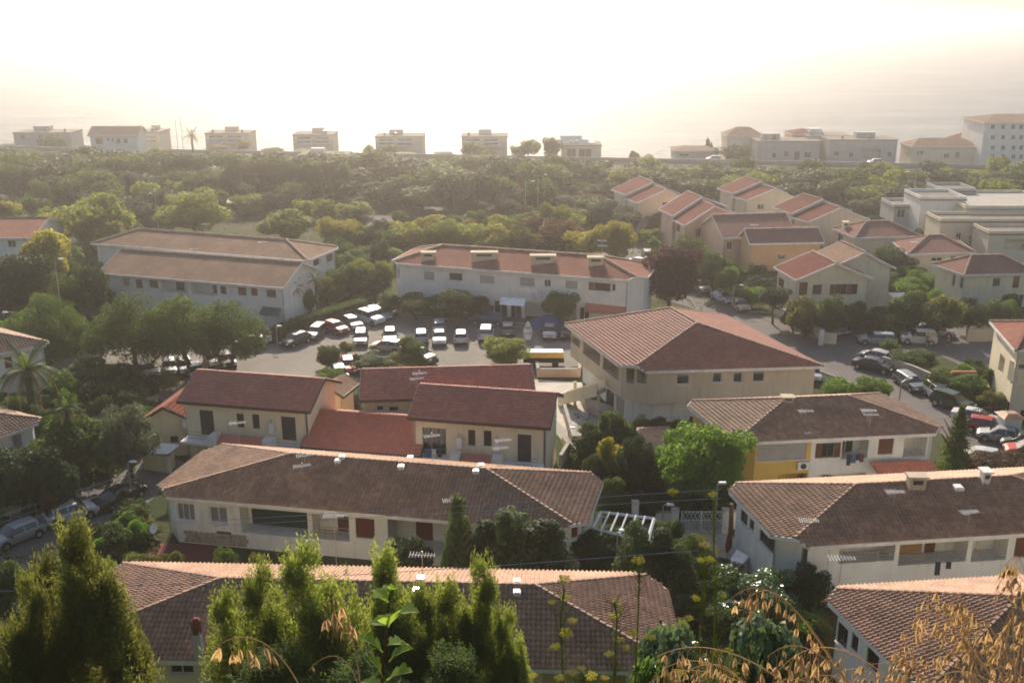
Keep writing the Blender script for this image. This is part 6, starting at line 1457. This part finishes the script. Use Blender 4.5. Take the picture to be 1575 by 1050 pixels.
# lattice gate
a, b = P(1047, 818, 0), P(1108, 818, 0); r = empty('lattice_gate', a, 'white iron gate with a lattice band between two square pillars', 'gate'); L = (b - a).length
for leaf in (0, 1):
    u0 = a + (b - a) * (leaf * .505); e = (b - a) * .495; mb = MB()
    for z in (.1, 1.05, 1.75): mb.tube([u0 + Vector((0, 0, z)), u0 + e + Vector((0, 0, z))], .03, 5)
    for s_ in (0, 1): mb.tube([u0 + e * s_ + Vector((0, 0, .05)), u0 + e * s_ + Vector((0, 0, 1.78))], .035, 5)
    fr = mb.build('gate_leaf', 'metal_white', r)
    for k in range(9):
        mb = MB(); q_ = u0 + e * ((k + .5) / 9); mb.tube([q_ + Vector((0, 0, .12)), q_ + Vector((0, 0, 1.04))], .018, 4); mb.build('bar', 'metal_white', fr)
    for k in range(5):
        for sg in (0, 1):
            mb = MB(); mb.tube([u0 + e * ((k + sg) / 5) + Vector((0, 0, 1.07)), u0 + e * ((k + 1 - sg) / 5) + Vector((0, 0, 1.73))], .02, 4); mb.build('lattice_bar', 'metal_white', fr)
# arch gateway in the garden on the right
p = P(1478, 605, 0); r = empty('brick_arch', p, 'small gateway with two stone pillars and a tiled cross beam in the right garden', 'gateway')
for sx in (-.9, .9): bx('pillar', (sx, 0, 1.1), (.4, .4, 2.2), 'stone_tan', r)
bx('beam', (0, 0, 2.35), (2.8, .6, .3), 'terracotta', r, top=(.9, .6))
# iron gate on the right
p = P(1512, 658, 0); r = empty('iron_gate', p, 'brown iron garden gate beside the white saloon', 'gate')
for k in range(9):
    mb = MB(); mb.tube([p + Vector((-1.2 + .3 * k, .1 * k, .1)), p + Vector((-1.2 + .3 * k, .1 * k, 2.0))], .03, 4); mb.build('bar', 'rust_brown', r)
for z in (.3, 1.2, 1.9): mb = MB(); mb.tube([p + Vector((-1.2, 0, z)), p + Vector((1.2, .8, z))], .03, 4); mb.build('rail', 'rust_brown', r)
# pergola
z = 2.6; c4 = [P(911, 812, z), P(996, 832, z), P(1006, 797, z), P(924, 787, z)]
r = empty('pergola', Vector((c4[0].x, c4[0].y, 0)), 'white timber pergola in the garden right of the tiled row', 'pergola')
def beam(a, b, s_=.09, nm='beam', mt='metal_white', par=None):
    mb = MB(); mb.tube([a, b], s_, 4); return mb.build(nm, mt, par or r)
for i in range(4): beam(c4[i], c4[(i + 1) % 4], .12)
for q_ in c4: beam(Vector((q_.x, q_.y, 0)), q_, .1, 'post')
for k in range(1, 6): beam(c4[0].lerp(c4[1], k / 6) + Vector((0, 0, .1)), c4[3].lerp(c4[2], k / 6) + Vector((0, 0, .1)), .07, 'rafter')
# tiled shelter roof beside the big bright tree
q4 = [P(979, 657, 2.8), P(1030, 655, 2.8), P(1018, 704, 2.4), P(996, 706, 2.4)]; c_ = sum(q4, Vector()) / 4
r = empty('shelter', Vector((c_.x, c_.y, 0)), 'open shelter with a pinkish corrugated roof left of the big bright tree', 'shelter')
mb = MB(); mb.face(q4); mb.face([v + Vector((0, 0, -.1)) for v in q4[::-1]]); mb.build('roof', 'tile_big', r); tile_part([q4], 'tile_brown', r)
for q_ in q4: beam(Vector((q_.x, q_.y, 0)), q_ + Vector((0, 0, -.1)), .08, 'post', 'wood', r)
# white tilted table, closed red parasol, green canopy
q4 = [P(1120, 864, .8), P(1137, 872, .8), P(1152, 856, 1.2), P(1134, 844, 1.2)]; r = empty('table', zon(q4[0], 0), 'white tilted panel table in the gate garden', 'table')
mb = MB(); mb.face(q4); mb.face([v + Vector((0, 0, -.05)) for v in q4[::-1]]); mb.build('table_top', 'white_plastic', r)
for q_ in q4: beam(Vector((q_.x, q_.y, 0)), q_, .03, 'leg', 'metal', r)
p = P(1118, 858, 0); r = empty('closed_parasol', p, 'closed red parasol under the thin brown trunk in the gate garden', 'parasol'); mb = MB(); mb.tube([p + Vector((0, 0, z_)) for z_ in (.5, .9, 1.6, 2.1)], [.1, .19, .13, .03], 10); mb.build('canopy', 'cloth_red', r); mb = MB(); mb.tube([p, p + Vector((0, 0, .6))], .03, 6); mb.build('pole', 'metal', r)
p = P(1121, 842, 0); o = MB(); o.tube([p, p + Vector((.05, 0, 1.6)), p + Vector((0, .1, 3.6))], [.22, .18, .14], 8); tag(o.build('bare_trunk', 'rust_brown', None, origin=p), 'thin brown bare trunk beside the white gable wall of the gate garden', 'tree trunk')
p = P(1311, 905, 0); r = empty('garden_canopy', p, 'dark green draped parasol with a pale cloth below the wide loggia', 'parasol'); mb = MB()
for k in range(10):
    a0_, a1_ = k * .628, (k + 1) * .628; mb.face([p + Vector((0, 0, 2.6)), p + Vector((math.cos(a0_) * .9, math.sin(a0_) * .9, 1.9)), p + Vector((math.cos(a1_) * .9, math.sin(a1_) * .9, 1.9))]); mb.face([p + Vector((math.cos(a0_) * .9, math.sin(a0_) * .9, 1.9)), p + Vector((math.cos(a0_) * 1.15, math.sin(a0_) * 1.15, .7)), p + Vector((math.cos(a1_) * 1.15, math.sin(a1_) * 1.15, .7)), p + Vector((math.cos(a1_) * .9, math.sin(a1_) * .9, 1.9))])
mb.build('canopy', 'cloth_green', r); mb = MB(); mb.tube([p, p + Vector((0, 0, 2.7))], .04, 6); mb.build('pole', 'metal', r); bx('cloth', (.1, -.9, 2.15), (.7, .06, .6), 'cloth_white', r, top=(1.4, 1))
# drying clothes on the half yellow house and on the tan curtained house
def laundry(label, x, y, z, n, mats):
    p = P(x, y, z); p += (Vector((0, 0, CAMZ)) - p).normalized() * .5; r = empty('laundry_line', p, label, 'laundry'); mb = MB(); mb.tube([p + Vector((-.9, -.1, .0)), p + Vector((.9, 0, 0))], .02, 4); mb.build('line', 'metal', r)
    for k in range(n):
        w_ = .3 + .15 * random.random(); h_ = .5 + .6 * random.random(); cx = -.7 + 1.4 * (k + .5) / n; mb = MB()
        N_ = 5
        for i in range(N_): mb.face([p + Vector((cx + w_ * (i / N_ - .5), -.12 + .05 * math.sin(i * 2.1), 0)), p + Vector((cx + w_ * ((i + 1) / N_ - .5), -.12 + .05 * math.sin((i + 1) * 2.1), 0)), p + Vector((cx + w_ * ((i + 1) / N_ - .5), -.16 + .07 * math.sin((i + 1) * 2.1), -h_)), p + Vector((cx + w_ * (i / N_ - .5), -.16 + .07 * math.sin(i * 2.1), -h_))])
        mb.build('garment', mats[k % len(mats)], r)
laundry('dark blue and wine clothes drying on the loggia of the half yellow house', 1315, 697, 3.6, 4, ('cloth_dark', 'cloth_blue', 'cloth_dark', 'rust_brown'))
laundry('dark trousers hanging over the parapet before the tan curtains', 1450, 862, 3.3, 2, ('cloth_dark', 'metal_dark'))
laundry('small wash hanging at the arched glass door', 668, 690, 3.2, 3, ('cloth_blue', 'cloth_white', 'cloth_dark'))

# ================================================================ aerials, poles, lamps, cables
def antenna(label, x, y, L=1.3, h=2.2, houses=(), n=9, ang=.15, z=None, group='television aerials on the roofs'):
    """(x, y) is where the boom shows; the mast goes down to the roof below it"""
    base = None
    for k in range(0, 200, 2):
        for h_ in houses:
            p_ = on_roof(h_.faces, x, y + k)
            if p_ is not None:
                top = PY(x, y, p_.y)
                if top.z - p_.z >= h * .5 or k > 60: base = p_; break
        if base is not None: break
    if base is None:
        base = P(x, y + 40, z or 3); top = PY(x, y, base.y)
    r = empty('tv_aerial', base, label, 'aerial', group)
    mb = MB(); mb.tube([base + Vector((0, 0, -.1)), Vector((base.x, base.y, top.z + .25))], .022, 5); mb.build('mast', 'metal', r)
    d = Vector((math.cos(ang), math.sin(ang), 0)); nn = Vector((-d.y, d.x, 0)); c_ = Vector((base.x, base.y, top.z))
    mb = MB(); mb.tube([c_ - d * L * .5, c_ + d * L * .5], .032, 4); mb.build('boom', 'metal_white', r)  # white boom and elements stand in for aluminium shining in the sun
    mb = MB()
    for k in range(n):
        q_ = c_ + d * (L * (k / (n - 1) - .5)); w_ = .28 * (1.3 - .6 * k / n); mb.tube([q_ - nn * w_ + Vector((0, 0, .01)), q_ + nn * w_ + Vector((0, 0, .01))], .018, 4)
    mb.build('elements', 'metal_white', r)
for a_ in (('lower aerial near the left skylight of the tiled row', 466, 716, [B2L]), ('upper aerial near the left skylight of the tiled row', 470, 700, [B2L]), ('wide aerial above the tallest cypress', 695, 769, [B2L]), ('bright bar aerial in front of the wash loggia', 518, 793, [F1]),
    ('aerial left of the dormer on the tan curtained house', 1374, 756, [B2R]), ('aerial on the left hip of the tan curtained house', 1242, 800, [B2R]), ('aerial right of the dormer on the tan curtained house', 1488, 787, [B2R]),
    ('aerial at the upper left of the half yellow house roof', 1238, 632, [B3]), ('slanted aerial near the eave of the half yellow house', 1243, 664, [B3]), ('upper of the paired aerials on the half yellow house', 1334, 631, [B3]), ('lower of the paired aerials on the half yellow house', 1337, 637, [B3]),
    ('upper aerial over the long red roof', 646, 574, [M2, M4]), ('lower aerial over the long red roof', 642, 582, [M2, M4]), ('aerial before the arched glass door', 665, 670, [B2L]), ('aerial before the right parapet of the arched door house', 774, 677, [B2L]), ('lower aerial before the right parapet of the arched door house', 770, 689, [B2L]),
    ('aerial before the windows of the left red roofed house', 368, 650, [B2L]), ('large tilted aerial behind the feathery trees', 650, 853, [F1]), ('upper big aerial in front of the tan curtained house', 1272, 841, [F1r]), ('lower big aerial with long arms before the tan curtained house', 1290, 858, [F1r]),
    ('upper aerial behind the last dormer of the shop row', 925, 370, [C1]), ('lower aerial behind the last dormer of the shop row', 926, 378, [C1]), ('aerial on the first red roofed villa', 1027, 275, [V1]), ('left aerial on the farther brown roof', 318, 345, [C3]), ('right aerial on the farther brown roof', 405, 372, [C3]),
    ('aerial on the nearer brown roof', 300, 383, [C2]), ('aerial over the orange house', 1160, 346, [V4]), ('aerial on the middle hip roof', 1405, 372, [V9])):
    antenna(a_[0], a_[1], a_[2], houses=a_[3], L=1.5 if 'big' in a_[0] or 'large' in a_[0] else 1.2, ang=random.uniform(-.2, .35))
def dish(label, x, y, z, s=.4):
    p = P(x, y, z); r = empty('satellite_dish', p, label, 'dish'); mb = MB(); N_ = 12; dr = Vector((-.5, -.8, .4)).normalized(); u = dr.cross(Vector((0, 0, 1))).normalized(); v = u.cross(dr)
    for i in range(N_):
        a0_, a1_ = 2 * math.pi * i / N_, 2 * math.pi * (i + 1) / N_
        f_ = lambda a, q_: p + (u * math.cos(a) + v * math.sin(a)) * s * q_ + dr * .12 * q_ * q_
        mb.face([f_(a0_, .02), f_(a0_, 1), f_(a1_, 1), f_(a1_, .02)])
    mb.build('dish', 'metal_white', r); mb = MB(); mb.tube([p, p + dr * .35], .015, 4); mb.tube([p, p - dr * .2 - Vector((0, 0, .4))], .025, 4); mb.build('arm', 'metal', r)
dish('white dish on the gable wall of the low cream house', 287, 651, 3.2); dish('white dish at the balcony of the left red roofed house', 455, 668, 3.4, .3); dish('dish on the corner of the tan curtained house', 1208, 850, 3.0, .45); dish('dish on the pillar at the terrace corner', 238, 812, 2.2)
def lamp(label, x, yb, yt, arm=1.2, z=0, ang=0, head='metal_white'):
    p = P(x, yb, z); top = PY(x, yt, p.y); p.z = ground(p.x, p.y) - .02; r = empty('street_lamp', p, label, 'street lamp'); t_ = Vector((p.x, p.y, top.z)); d = Vector((math.cos(ang), math.sin(ang), 0))
    mb = MB(); mb.tube([p, p.lerp(t_, .5), t_], [.09, .07, .05], 7); mb.build('pole', 'metal', r)
    mb = MB(); mb.tube([t_, t_ + d * arm * .5 + Vector((0, 0, .15)), t_ + d * arm + Vector((0, 0, .18))], .035, 5); mb.build('arm', 'metal', r)
    mb = MB(); q_ = t_ + d * (arm + .25) + Vector((0, 0, .16)); mb.box(tuple(q_), (.6, .28, .12), ang, top=(.8, .7)); mb.build('lamp_head', head, r)
lamp('tall street lamp rising over the belt left of the white concrete building', 1400, 345, 266, ang=math.pi * .95); lamp('small round garden lamp post at the left end of the clipped hedge', 427, 532, 503, arm=.1)
lamp('tall thin lamp left of the side road', 827, 340, 270); lamp('second tall thin lamp left of the side road', 808, 338, 280); lamp('leaning lamp by the wide trees far back at the left', 244, 352, 300, ang=2.5); lamp('street lamp over the fig tree at the left', 40, 560, 482, ang=math.pi)
lamp('tall pole at the far left edge over the dark trees', 8, 500, 310, arm=.6); lamp('slim lamp beside the umbrella pine standing alone', 103, 540, 400, arm=.5); lamp('lamp post on the street by the blue saloon', 1126, 476, 440, arm=.8); lamp('tilted lamp at the black saloon', 1382, 625, 588, arm=1.2, ang=.6)
lamp('round lamp post at the lane end', 203, 765, 712, arm=.2); lamp('lamp behind the long red roof at the street corner', 552, 605, 590, arm=.2); lamp('thin lamp on the roof side of the white gable ramp', 874, 690, 660, arm=.1); lamp('tall mast on the shore left of the palm', 277, 262, 186, arm=.1); lamp('second tall mast on the shore, right of the first', 285, 262, 182, arm=.1)
lamp('lamp post in the gate garden behind the tan gable', 1018, 815, 778, arm=.3); lamp('thin pole before the dark shade at the lattice gate', 1096, 860, 745, arm=.1); lamp('thin pole before the cypresses', 947, 905, 818, arm=.1)
def cable(label, pts, rad=.014):
    P3_ = [PD(*q_) for q_ in pts]; fine = []
    for i in range(len(P3_) - 1):
        for k in range(8): fine.append(P3_[i].lerp(P3_[i + 1], k / 8))
    fine.append(P3_[-1]); mb = MB(); mb.tube(fine, rad, 4); tag(mb.build('overhead_cable', 'rubber' if rad < .013 else 'metal', None, origin=P3_[0]), label, 'cable')
cable('upper thin overhead cable crossing before the tiled row', [(330, 800, 50), (720, 777, 51), (1110, 752, 52)]); cable('lower thin overhead cable crossing before the tiled row', [(330, 808, 50), (720, 787, 51), (1110, 766, 52)])
cable('thin overhead cable crossing above the nearest roof', [(-60, 911, 40), (400, 893, 42), (800, 867, 44), (1075, 846, 46)])

# ================================================================ people
def person(label, x, y, height=1.72, rz=0, top='cloth_white', legs='cloth_dark', stride=.25, z=0, hair='wood_dark'):
    p = P(x, y, z); p.z = max(z, ground(p.x, p.y)) + .03; r = empty('person', p, label, 'person', rz=rz); s = height / 1.72
    def skin_mesh(nm, J, E, mat):
        me = bpy.data.meshes.new(nm); me.from_pydata([(a * s, b * s, c * s) for a, b, c, _ in J], E, []); me.materials.append(M[mat]); o = bpy.data.objects.new(nm, me); COL.objects.link(o); o.parent = r
        m_ = o.modifiers.new('skin', 'SKIN'); m_.use_smooth_shade = True
        for i, q_ in enumerate(J): me.skin_vertices[0].data[i].radius = (q_[3] * s, q_[3] * s)
        me.skin_vertices[0].data[0].use_root = True
        sb = o.modifiers.new('sub', 'SUBSURF'); sb.levels = sb.render_levels = 1; return o
    st_ = stride
    J = [(0, 0, .95, .12), (0, 0, 1.15, .125), (0, 0, 1.38, .13), (0, 0, 1.48, .055), (.01, 0, 1.58, .085), (.01, 0, 1.68, .07), (0, .18, 1.40, .055), (-st_ * .4, .23, 1.12, .042), (-st_ * .1, .24, .88, .032), (0, -.18, 1.40, .055), (st_ * .4, -.23, 1.12, .042), (st_ * .7, -.24, .90, .032),
         (0, .09, .88, .085), (st_ * .5, .10, .48, .06), (st_ * .9, .10, .08, .045), (st_ * .9 + .14, .10, .04, .035), (0, -.09, .88, .085), (-st_ * .3, -.10, .48, .06), (-st_, -.10, .10, .045), (-st_ + .13, -.10, .04, .035)]
    E_ = [(0, 1), (1, 2), (2, 3), (3, 4), (4, 5), (2, 6), (6, 7), (7, 8), (2, 9), (9, 10), (10, 11), (0, 12), (12, 13), (13, 14), (14, 15), (0, 16), (16, 17), (17, 18), (18, 19)]
    skin_mesh('body', J, E_, 'skin')
    if top: skin_mesh('shirt', [(0, 0, .98, .135), (0, 0, 1.2, .14), (0, 0, 1.40, .145), (0, .19, 1.40, .072), (-st_ * .25, .22, 1.24, .06), (0, -.19, 1.40, .072), (st_ * .25, -.22, 1.24, .06)], [(0, 1), (1, 2), (2, 3), (3, 4), (2, 5), (5, 6)], top)
    skin_mesh('trousers', [(0, 0, .96, .14), (0, .09, .86, .10), (st_ * .45, .10, .5, .078), (0, -.09, .86, .10), (-st_ * .28, -.10, .5, .078)], [(0, 1), (1, 2), (0, 3), (3, 4)], legs)
    skin_mesh('hair', [(-.02, 0, 1.64, .092), (-.02, 0, 1.71, .075)], [(0, 1)], hair)
person('person in dark shorts and pale top walking on the cross street at the right', 1512, 607, rz=math.pi / 2, top='skin', legs='cloth_dark')
person('person in a red top standing on the cross street by the garden', 1457, 536, rz=0, top='cloth_red', legs='cloth_dark', stride=.05)
person('person in red leaning beside the white off road car', 1425, 534, rz=1, top='cloth_red', legs='cloth_dark', stride=.05)
person('person with white hair and teal shirt at the low wall under the pines', 243, 612, rz=2, top='cloth_green', legs='cloth_dark', stride=.05, hair='cloth_white')

# ================================================================ weeds right in front of the viewer
def hill_base(x, D):
    q_ = PD(x, 1090, D); return Vector((q_.x, q_.y, ground(q_.x, max(q_.y, 0)) - .02))
def sp_mesh():
    mb = MB()
    for (sx, w_, L, off) in ((-1, .0032, .026, .25), (1, .0032, .026, .25), (0, .0026, .022, 0)):
        for i in range(4):
            t0, t1 = i / 4, (i + 1) / 4; f_ = lambda t_: w_ * math.sin(math.pi * min(1, t_ * .95 + .05)) ** .8
            c0 = Vector((sx * off * L * t0 * 1.0, 0, -L * t0)); c1 = Vector((sx * off * L * t1, 0, -L * t1))
            mb.face([c0 + Vector((-f_(t0), 0, 0)), c0 + Vector((f_(t0), 0, 0)), c1 + Vector((f_(t1), 0, 0)), c1 + Vector((-f_(t1), 0, 0))])
            mb.face([c0 + Vector((0, -f_(t0), 0)), c0 + Vector((0, f_(t0), 0)), c1 + Vector((0, f_(t1), 0)), c1 + Vector((0, -f_(t1), 0))])
        mb.tube([Vector((sx * off * L * .8, 0, -L * .8)), Vector((sx * (off * L + .004), .002, -L * 1.6))], .00025, 3)
    o = mb.build('spikelet', 'oat'); me = o.data; bpy.data.objects.remove(o); return me
SPK = sp_mesh()
def bez(ps, n=22):
    out = []
    for i in range(n + 1):
        t_ = i / n; q_ = [Vector(p_) for p_ in ps]
        while len(q_) > 1: q_ = [q_[j].lerp(q_[j + 1], t_) for j in range(len(q_) - 1)]
        out.append(q_[0])
    return out
def oat(label, px, D, start=.5, n=9, group='dry wild oat stems in front of the viewer', sc_=1.0):
    b = hill_base(px[0][0], D); pts = bez([PD(x, y, D + .02 * i) for i, (x, y) in enumerate(px)])
    root = empty('wild_oat', b, label, 'dry grass', group); mb = MB(); allp = [b, (b + pts[0]) / 2] + pts
    mb.tube(allp, [.0016] * 2 + [.0014 * (1 - .7 * i / len(pts)) for i in range(len(pts))], 5)
    SP = []
    for k in range(n):
        t_ = start + (1 - start) * (k + random.random() * .5) / n; f = t_ * (len(pts) - 1); i = min(int(f), len(pts) - 2); p_ = pts[i].lerp(pts[i + 1], f - i)
        dn = Vector((random.uniform(-.010, .010), random.uniform(-.01, .01), -random.uniform(.006, .028) * sc_)); e = p_ + dn
        mb.tube([p_, p_ + dn * .5 + Vector((dn.x * .4, 0, .002)), e], .0004, 3, cap=False); SP.append(e)
    mb.build('stem', 'oat', root)
    for e in SP:
        o = bpy.data.objects.new('spikelet', SPK); COL.objects.link(o); o.parent = root; o.location = e - b; s = random.uniform(.5, .88) * sc_; o.scale = (s, s, s); o.rotation_euler = (random.uniform(-.25, .25), random.uniform(-.35, .35), random.uniform(0, 3.1))
oat('single dry oat stem curving over left of the leafy weed', [(560, 1100), (545, 960), (525, 890), (500, 930)], 1.9, .45, 9, sc_=1.55)
oat('dry oat stem arching low to the left over the feathery trees', [(480, 1100), (440, 985), (380, 960), (336, 992)], 1.9, .45, 9, sc_=1.55)
oat('bare thin grass stem between the two dry oats', [(560, 1100), (550, 1010), (515, 985), (475, 1030)], 2.4, .9, 1)
OL = 'dry wild oat stem in the golden tangle at the lower right'
stems = [((1330, 1100), (1250, 950), (1180, 860), (1120, 925)), ((1260, 1100), (1180, 1010), (1080, 970), (1010, 1010)), ((1200, 1100), (1130, 1020), (1060, 990), (1005, 1040)), ((1345, 1100), (1280, 1010), (1230, 965), (1180, 1010)), ((1420, 1100), (1330, 990), (1250, 960), (1190, 1040)),
    ((1560, 1100), (1480, 960), (1420, 890), (1388, 985)), ((1580, 1100), (1490, 1000), (1430, 970), (1380, 1025)), ((1600, 1100), (1530, 960), (1480, 880), (1410, 920)), ((1500, 1100), (1500, 1000), (1480, 850), (1462, 940)), ((1560, 1110), (1530, 980), (1470, 870), (1455, 980)),
    ((1610, 1100), (1600, 960), (1575, 840), (1550, 900)), ((1620, 1120), (1590, 980), (1560, 850), (1540, 1000)), ((1570, 1110), (1560, 1010), (1540, 920), (1520, 1010)), ((1450, 1110), (1440, 1030), (1400, 990), (1360, 1045)), ((1380, 1110), (1360, 1040), (1320, 1000), (1270, 1050)),
    ((1640, 1110), (1600, 1040), (1560, 990), (1500, 1050)), ((1540, 1110), (1520, 1040), (1480, 1010), (1430, 1050)), ((1310, 1110), (1280, 1060), (1230, 1020), (1170, 1060)), ((1240, 1110), (1190, 1060), (1130, 1030), (1070, 1070)), ((1480, 1110), (1500, 980), (1500, 930), (1465, 1000)),
    ((1560, 1110), (1590, 900), (1580, 820), (1545, 870)), ((1400, 1110), (1420, 1040), (1410, 960), (1370, 1010))]
for i, s_ in enumerate(stems):
    oat(OL, s_, random.uniform(1.5, 2.1), .25, 17, group='dry wild oats in the golden tangle'); 
    j = [(x + random.uniform(-45, 45), y + random.uniform(-10, 55)) for x, y in s_]; oat(OL, j, random.uniform(1.9, 3.0), .3, 12, group='dry wild oats in the golden tangle')
# leafy weed in the middle
def leaf_obj(root, b, a, tip, wdt, mat='leaf_plant'):
    d = tip - a; L = d.length; d.normalize(); up = Vector((0, 0, 1)); s_ = d.cross(up).normalized(); nrm = s_.cross(d); mb = MB()
    out = [(0, .02), (.12, .10), (.22, .42), (.34, .55), (.42, .34), (.55, .62), (.68, .50), (.74, .28), (.86, .25), (1, 0)]
    f_ = lambda t_, w_, sg: a + d * (L * t_) + s_ * (w_ * wdt * L * sg) + nrm * (.25 * L * math.sin(t_ * 2.6) * .5 + abs(w_) * wdt * L * .35)
    for i in range(len(out) - 1):
        (t0, w0), (t1, w1) = out[i], out[i + 1]
        for sg in (1, -1): mb.face([f_(t0, 0, 1), f_(t1, 0, 1), f_(t1, w1, sg), f_(t0, w0, sg)])
    mb.build('leaf', mat, root)
D = 2.0; b = hill_base(588, D); root = empty('leafy_weed', b, 'upright weed with lobed bright green leaves in the lower middle', 'weed')
sx_ = [(586, 1090), (588, 1050), (590, 1010), (594, 975), (597, 940), (599, 920), (602, 905)]; sp_ = [PD(x, y, D) for x, y in sx_]
mb = MB(); mb.tube([b] + sp_, [.004, .0035, .0034, .0032, .003, .0028, .0025, .002], 7); mb.build('stem', 'leaf_red', root)
for (ax, ay, tx, ty, dd) in ((599, 925, 572, 908, .02), (598, 928, 569, 920, -.03), (606, 946, 646, 944, -.02), (594, 962, 565, 962, .03), (597, 965, 606, 946, -.05), (591, 1006, 547, 984, -.03), (595, 992, 627, 994, .04), (597, 1019, 638, 999, -.02), (589, 1045, 562, 1012, -.02), (594, 1047, 637, 1036, -.03), (601, 912, 590, 900, .02), (601, 912, 614, 905, -.02), (588, 1060, 555, 1050, .02)):
    leaf_obj(root, b, PD(ax, ay, D), PD(tx, ty, D + dd), .62)
for k in range(5): leaf_obj(root, b, PD(602, 918, D), PD(602 + (k - 2) * 4, 896 + abs(k - 2) * 3, D + .01 * (k - 2)), .5)
# fennel like plants with yellow umbels
def umbel_mesh():
    mb = MB()
    for i in range(18):
        a = i * 2.4; r_ = math.sqrt(i / 18) * .03; e = Vector((math.cos(a) * r_, math.sin(a) * r_, .03 - r_ * .15)); mb.tube([Vector((0, 0, 0)), e], .0006, 3, cap=False)
        for k in range(5):
            q_ = e + Vector((random.uniform(-.006, .006), random.uniform(-.006, .006), random.uniform(0, .005))); s_ = .0028; mb.face([q_ + Vector((-s_, 0, 0)), q_ + Vector((0, -s_, s_)), q_ + Vector((s_, 0, 0)), q_ + Vector((0, s_, -s_))])
    o = mb.build('umbel', 'umbel'); me = o.data; bpy.data.objects.remove(o); return me
UM = umbel_mesh()
def fennel(label, D, stem, umbels):
    b = hill_base(stem[0][0], D); root = empty('fennel_plant', b, label, 'wild fennel'); sp_ = [PD(x, y, D) for x, y in stem]; mb = MB(); mb.tube([b] + sp_, [.006] * 2 + [.004] * (len(sp_) - 1), 6); lf = MB()
    for (x, y) in umbels:
        t_ = PD(x, y, D + random.uniform(-.1, .1)); n_ = min(sp_, key=lambda q_: abs((q_ - t_).length - (t_.z - q_.z) * 1.2)); n_ = min((q_ for q_ in sp_ if q_.z < t_.z - .02), key=lambda q_: (q_ - t_).length, default=sp_[0]); mb.tube([n_, n_.lerp(t_, .5) + Vector((0, 0, -.01)), t_], [.002, .0015, .001], 4)
        o = bpy.data.objects.new('umbel', UM); COL.objects.link(o); o.parent = root; o.location = t_ - b; s = random.uniform(.5, .9) * D / 4; o.scale = (s, s, s); o.rotation_euler = (random.uniform(-.2, .2), random.uniform(-.2, .2), random.uniform(0, 6))
    for k in range(90):
        i = random.randrange(len(sp_) - 1); q_ = sp_[i].lerp(sp_[i + 1], random.random()); a = random.uniform(0, 6.28); e = q_ + Vector((math.cos(a) * .07, math.sin(a) * .07, random.uniform(.0, .08))) * random.uniform(.4, 1); lf.tube([q_, e], .0012, 3, cap=False)
    mb.build('stem', 'leaf_gold', root); lf.build('foliage', 'leaf_gold', root)
fennel('wild fennel before the right part of the nearest roof, leftmost', 4.5, [(866, 1090), (866, 1040), (864, 990), (862, 950), (868, 905)], [(850, 930), (868, 898), (870, 980), (855, 1000), (868, 925), (880, 960)])
fennel('wild fennel with three stacked yellow umbels before the nearest roof', 4.2, [(944, 1090), (945, 1040), (947, 990), (949, 950), (945, 925)], [(948, 932), (955, 942), (944, 955), (952, 990), (938, 1012), (962, 1000)])
fennel('tall wild fennel topped by one umbel at the roof corner', 4.6, [(975, 1090), (978, 1030), (981, 960), (983, 900), (984, 875)], [(982, 869), (975, 980), (1000, 985)])
fennel('branching wild fennel before the gate garden, left of the taller one', 4.0, [(1070, 1090), (1074, 1020), (1078, 950), (1085, 890), (1080, 840)], [(1078, 836), (1085, 846), (1090, 866), (1077, 866), (1068, 925), (1060, 955), (1050, 962)])
fennel('tallest wild fennel reaching up before the lattice gate', 4.3, [(1095, 1090), (1098, 1000), (1100, 920), (1098, 840), (1098, 768)], [(1097, 766), (1100, 852), (1112, 920), (1106, 850), (1122, 945), (1035, 764)])
fennel('yellow flowering fennel low at the bottom edge', 3.2, [(900, 1100), (905, 1070), (898, 1045)], [(895, 1032), (880, 1040), (910, 1045), (930, 1048), (862, 1048), (820, 1045)])
fennel('yellow flowering fennel at the bottom among the dry oats', 3.0, [(1130, 1100), (1120, 1060), (1110, 1020)], [(1102, 1012), (1120, 1005), (1045, 1042), (1030, 1046), (1130, 1040), (1085, 1045)])
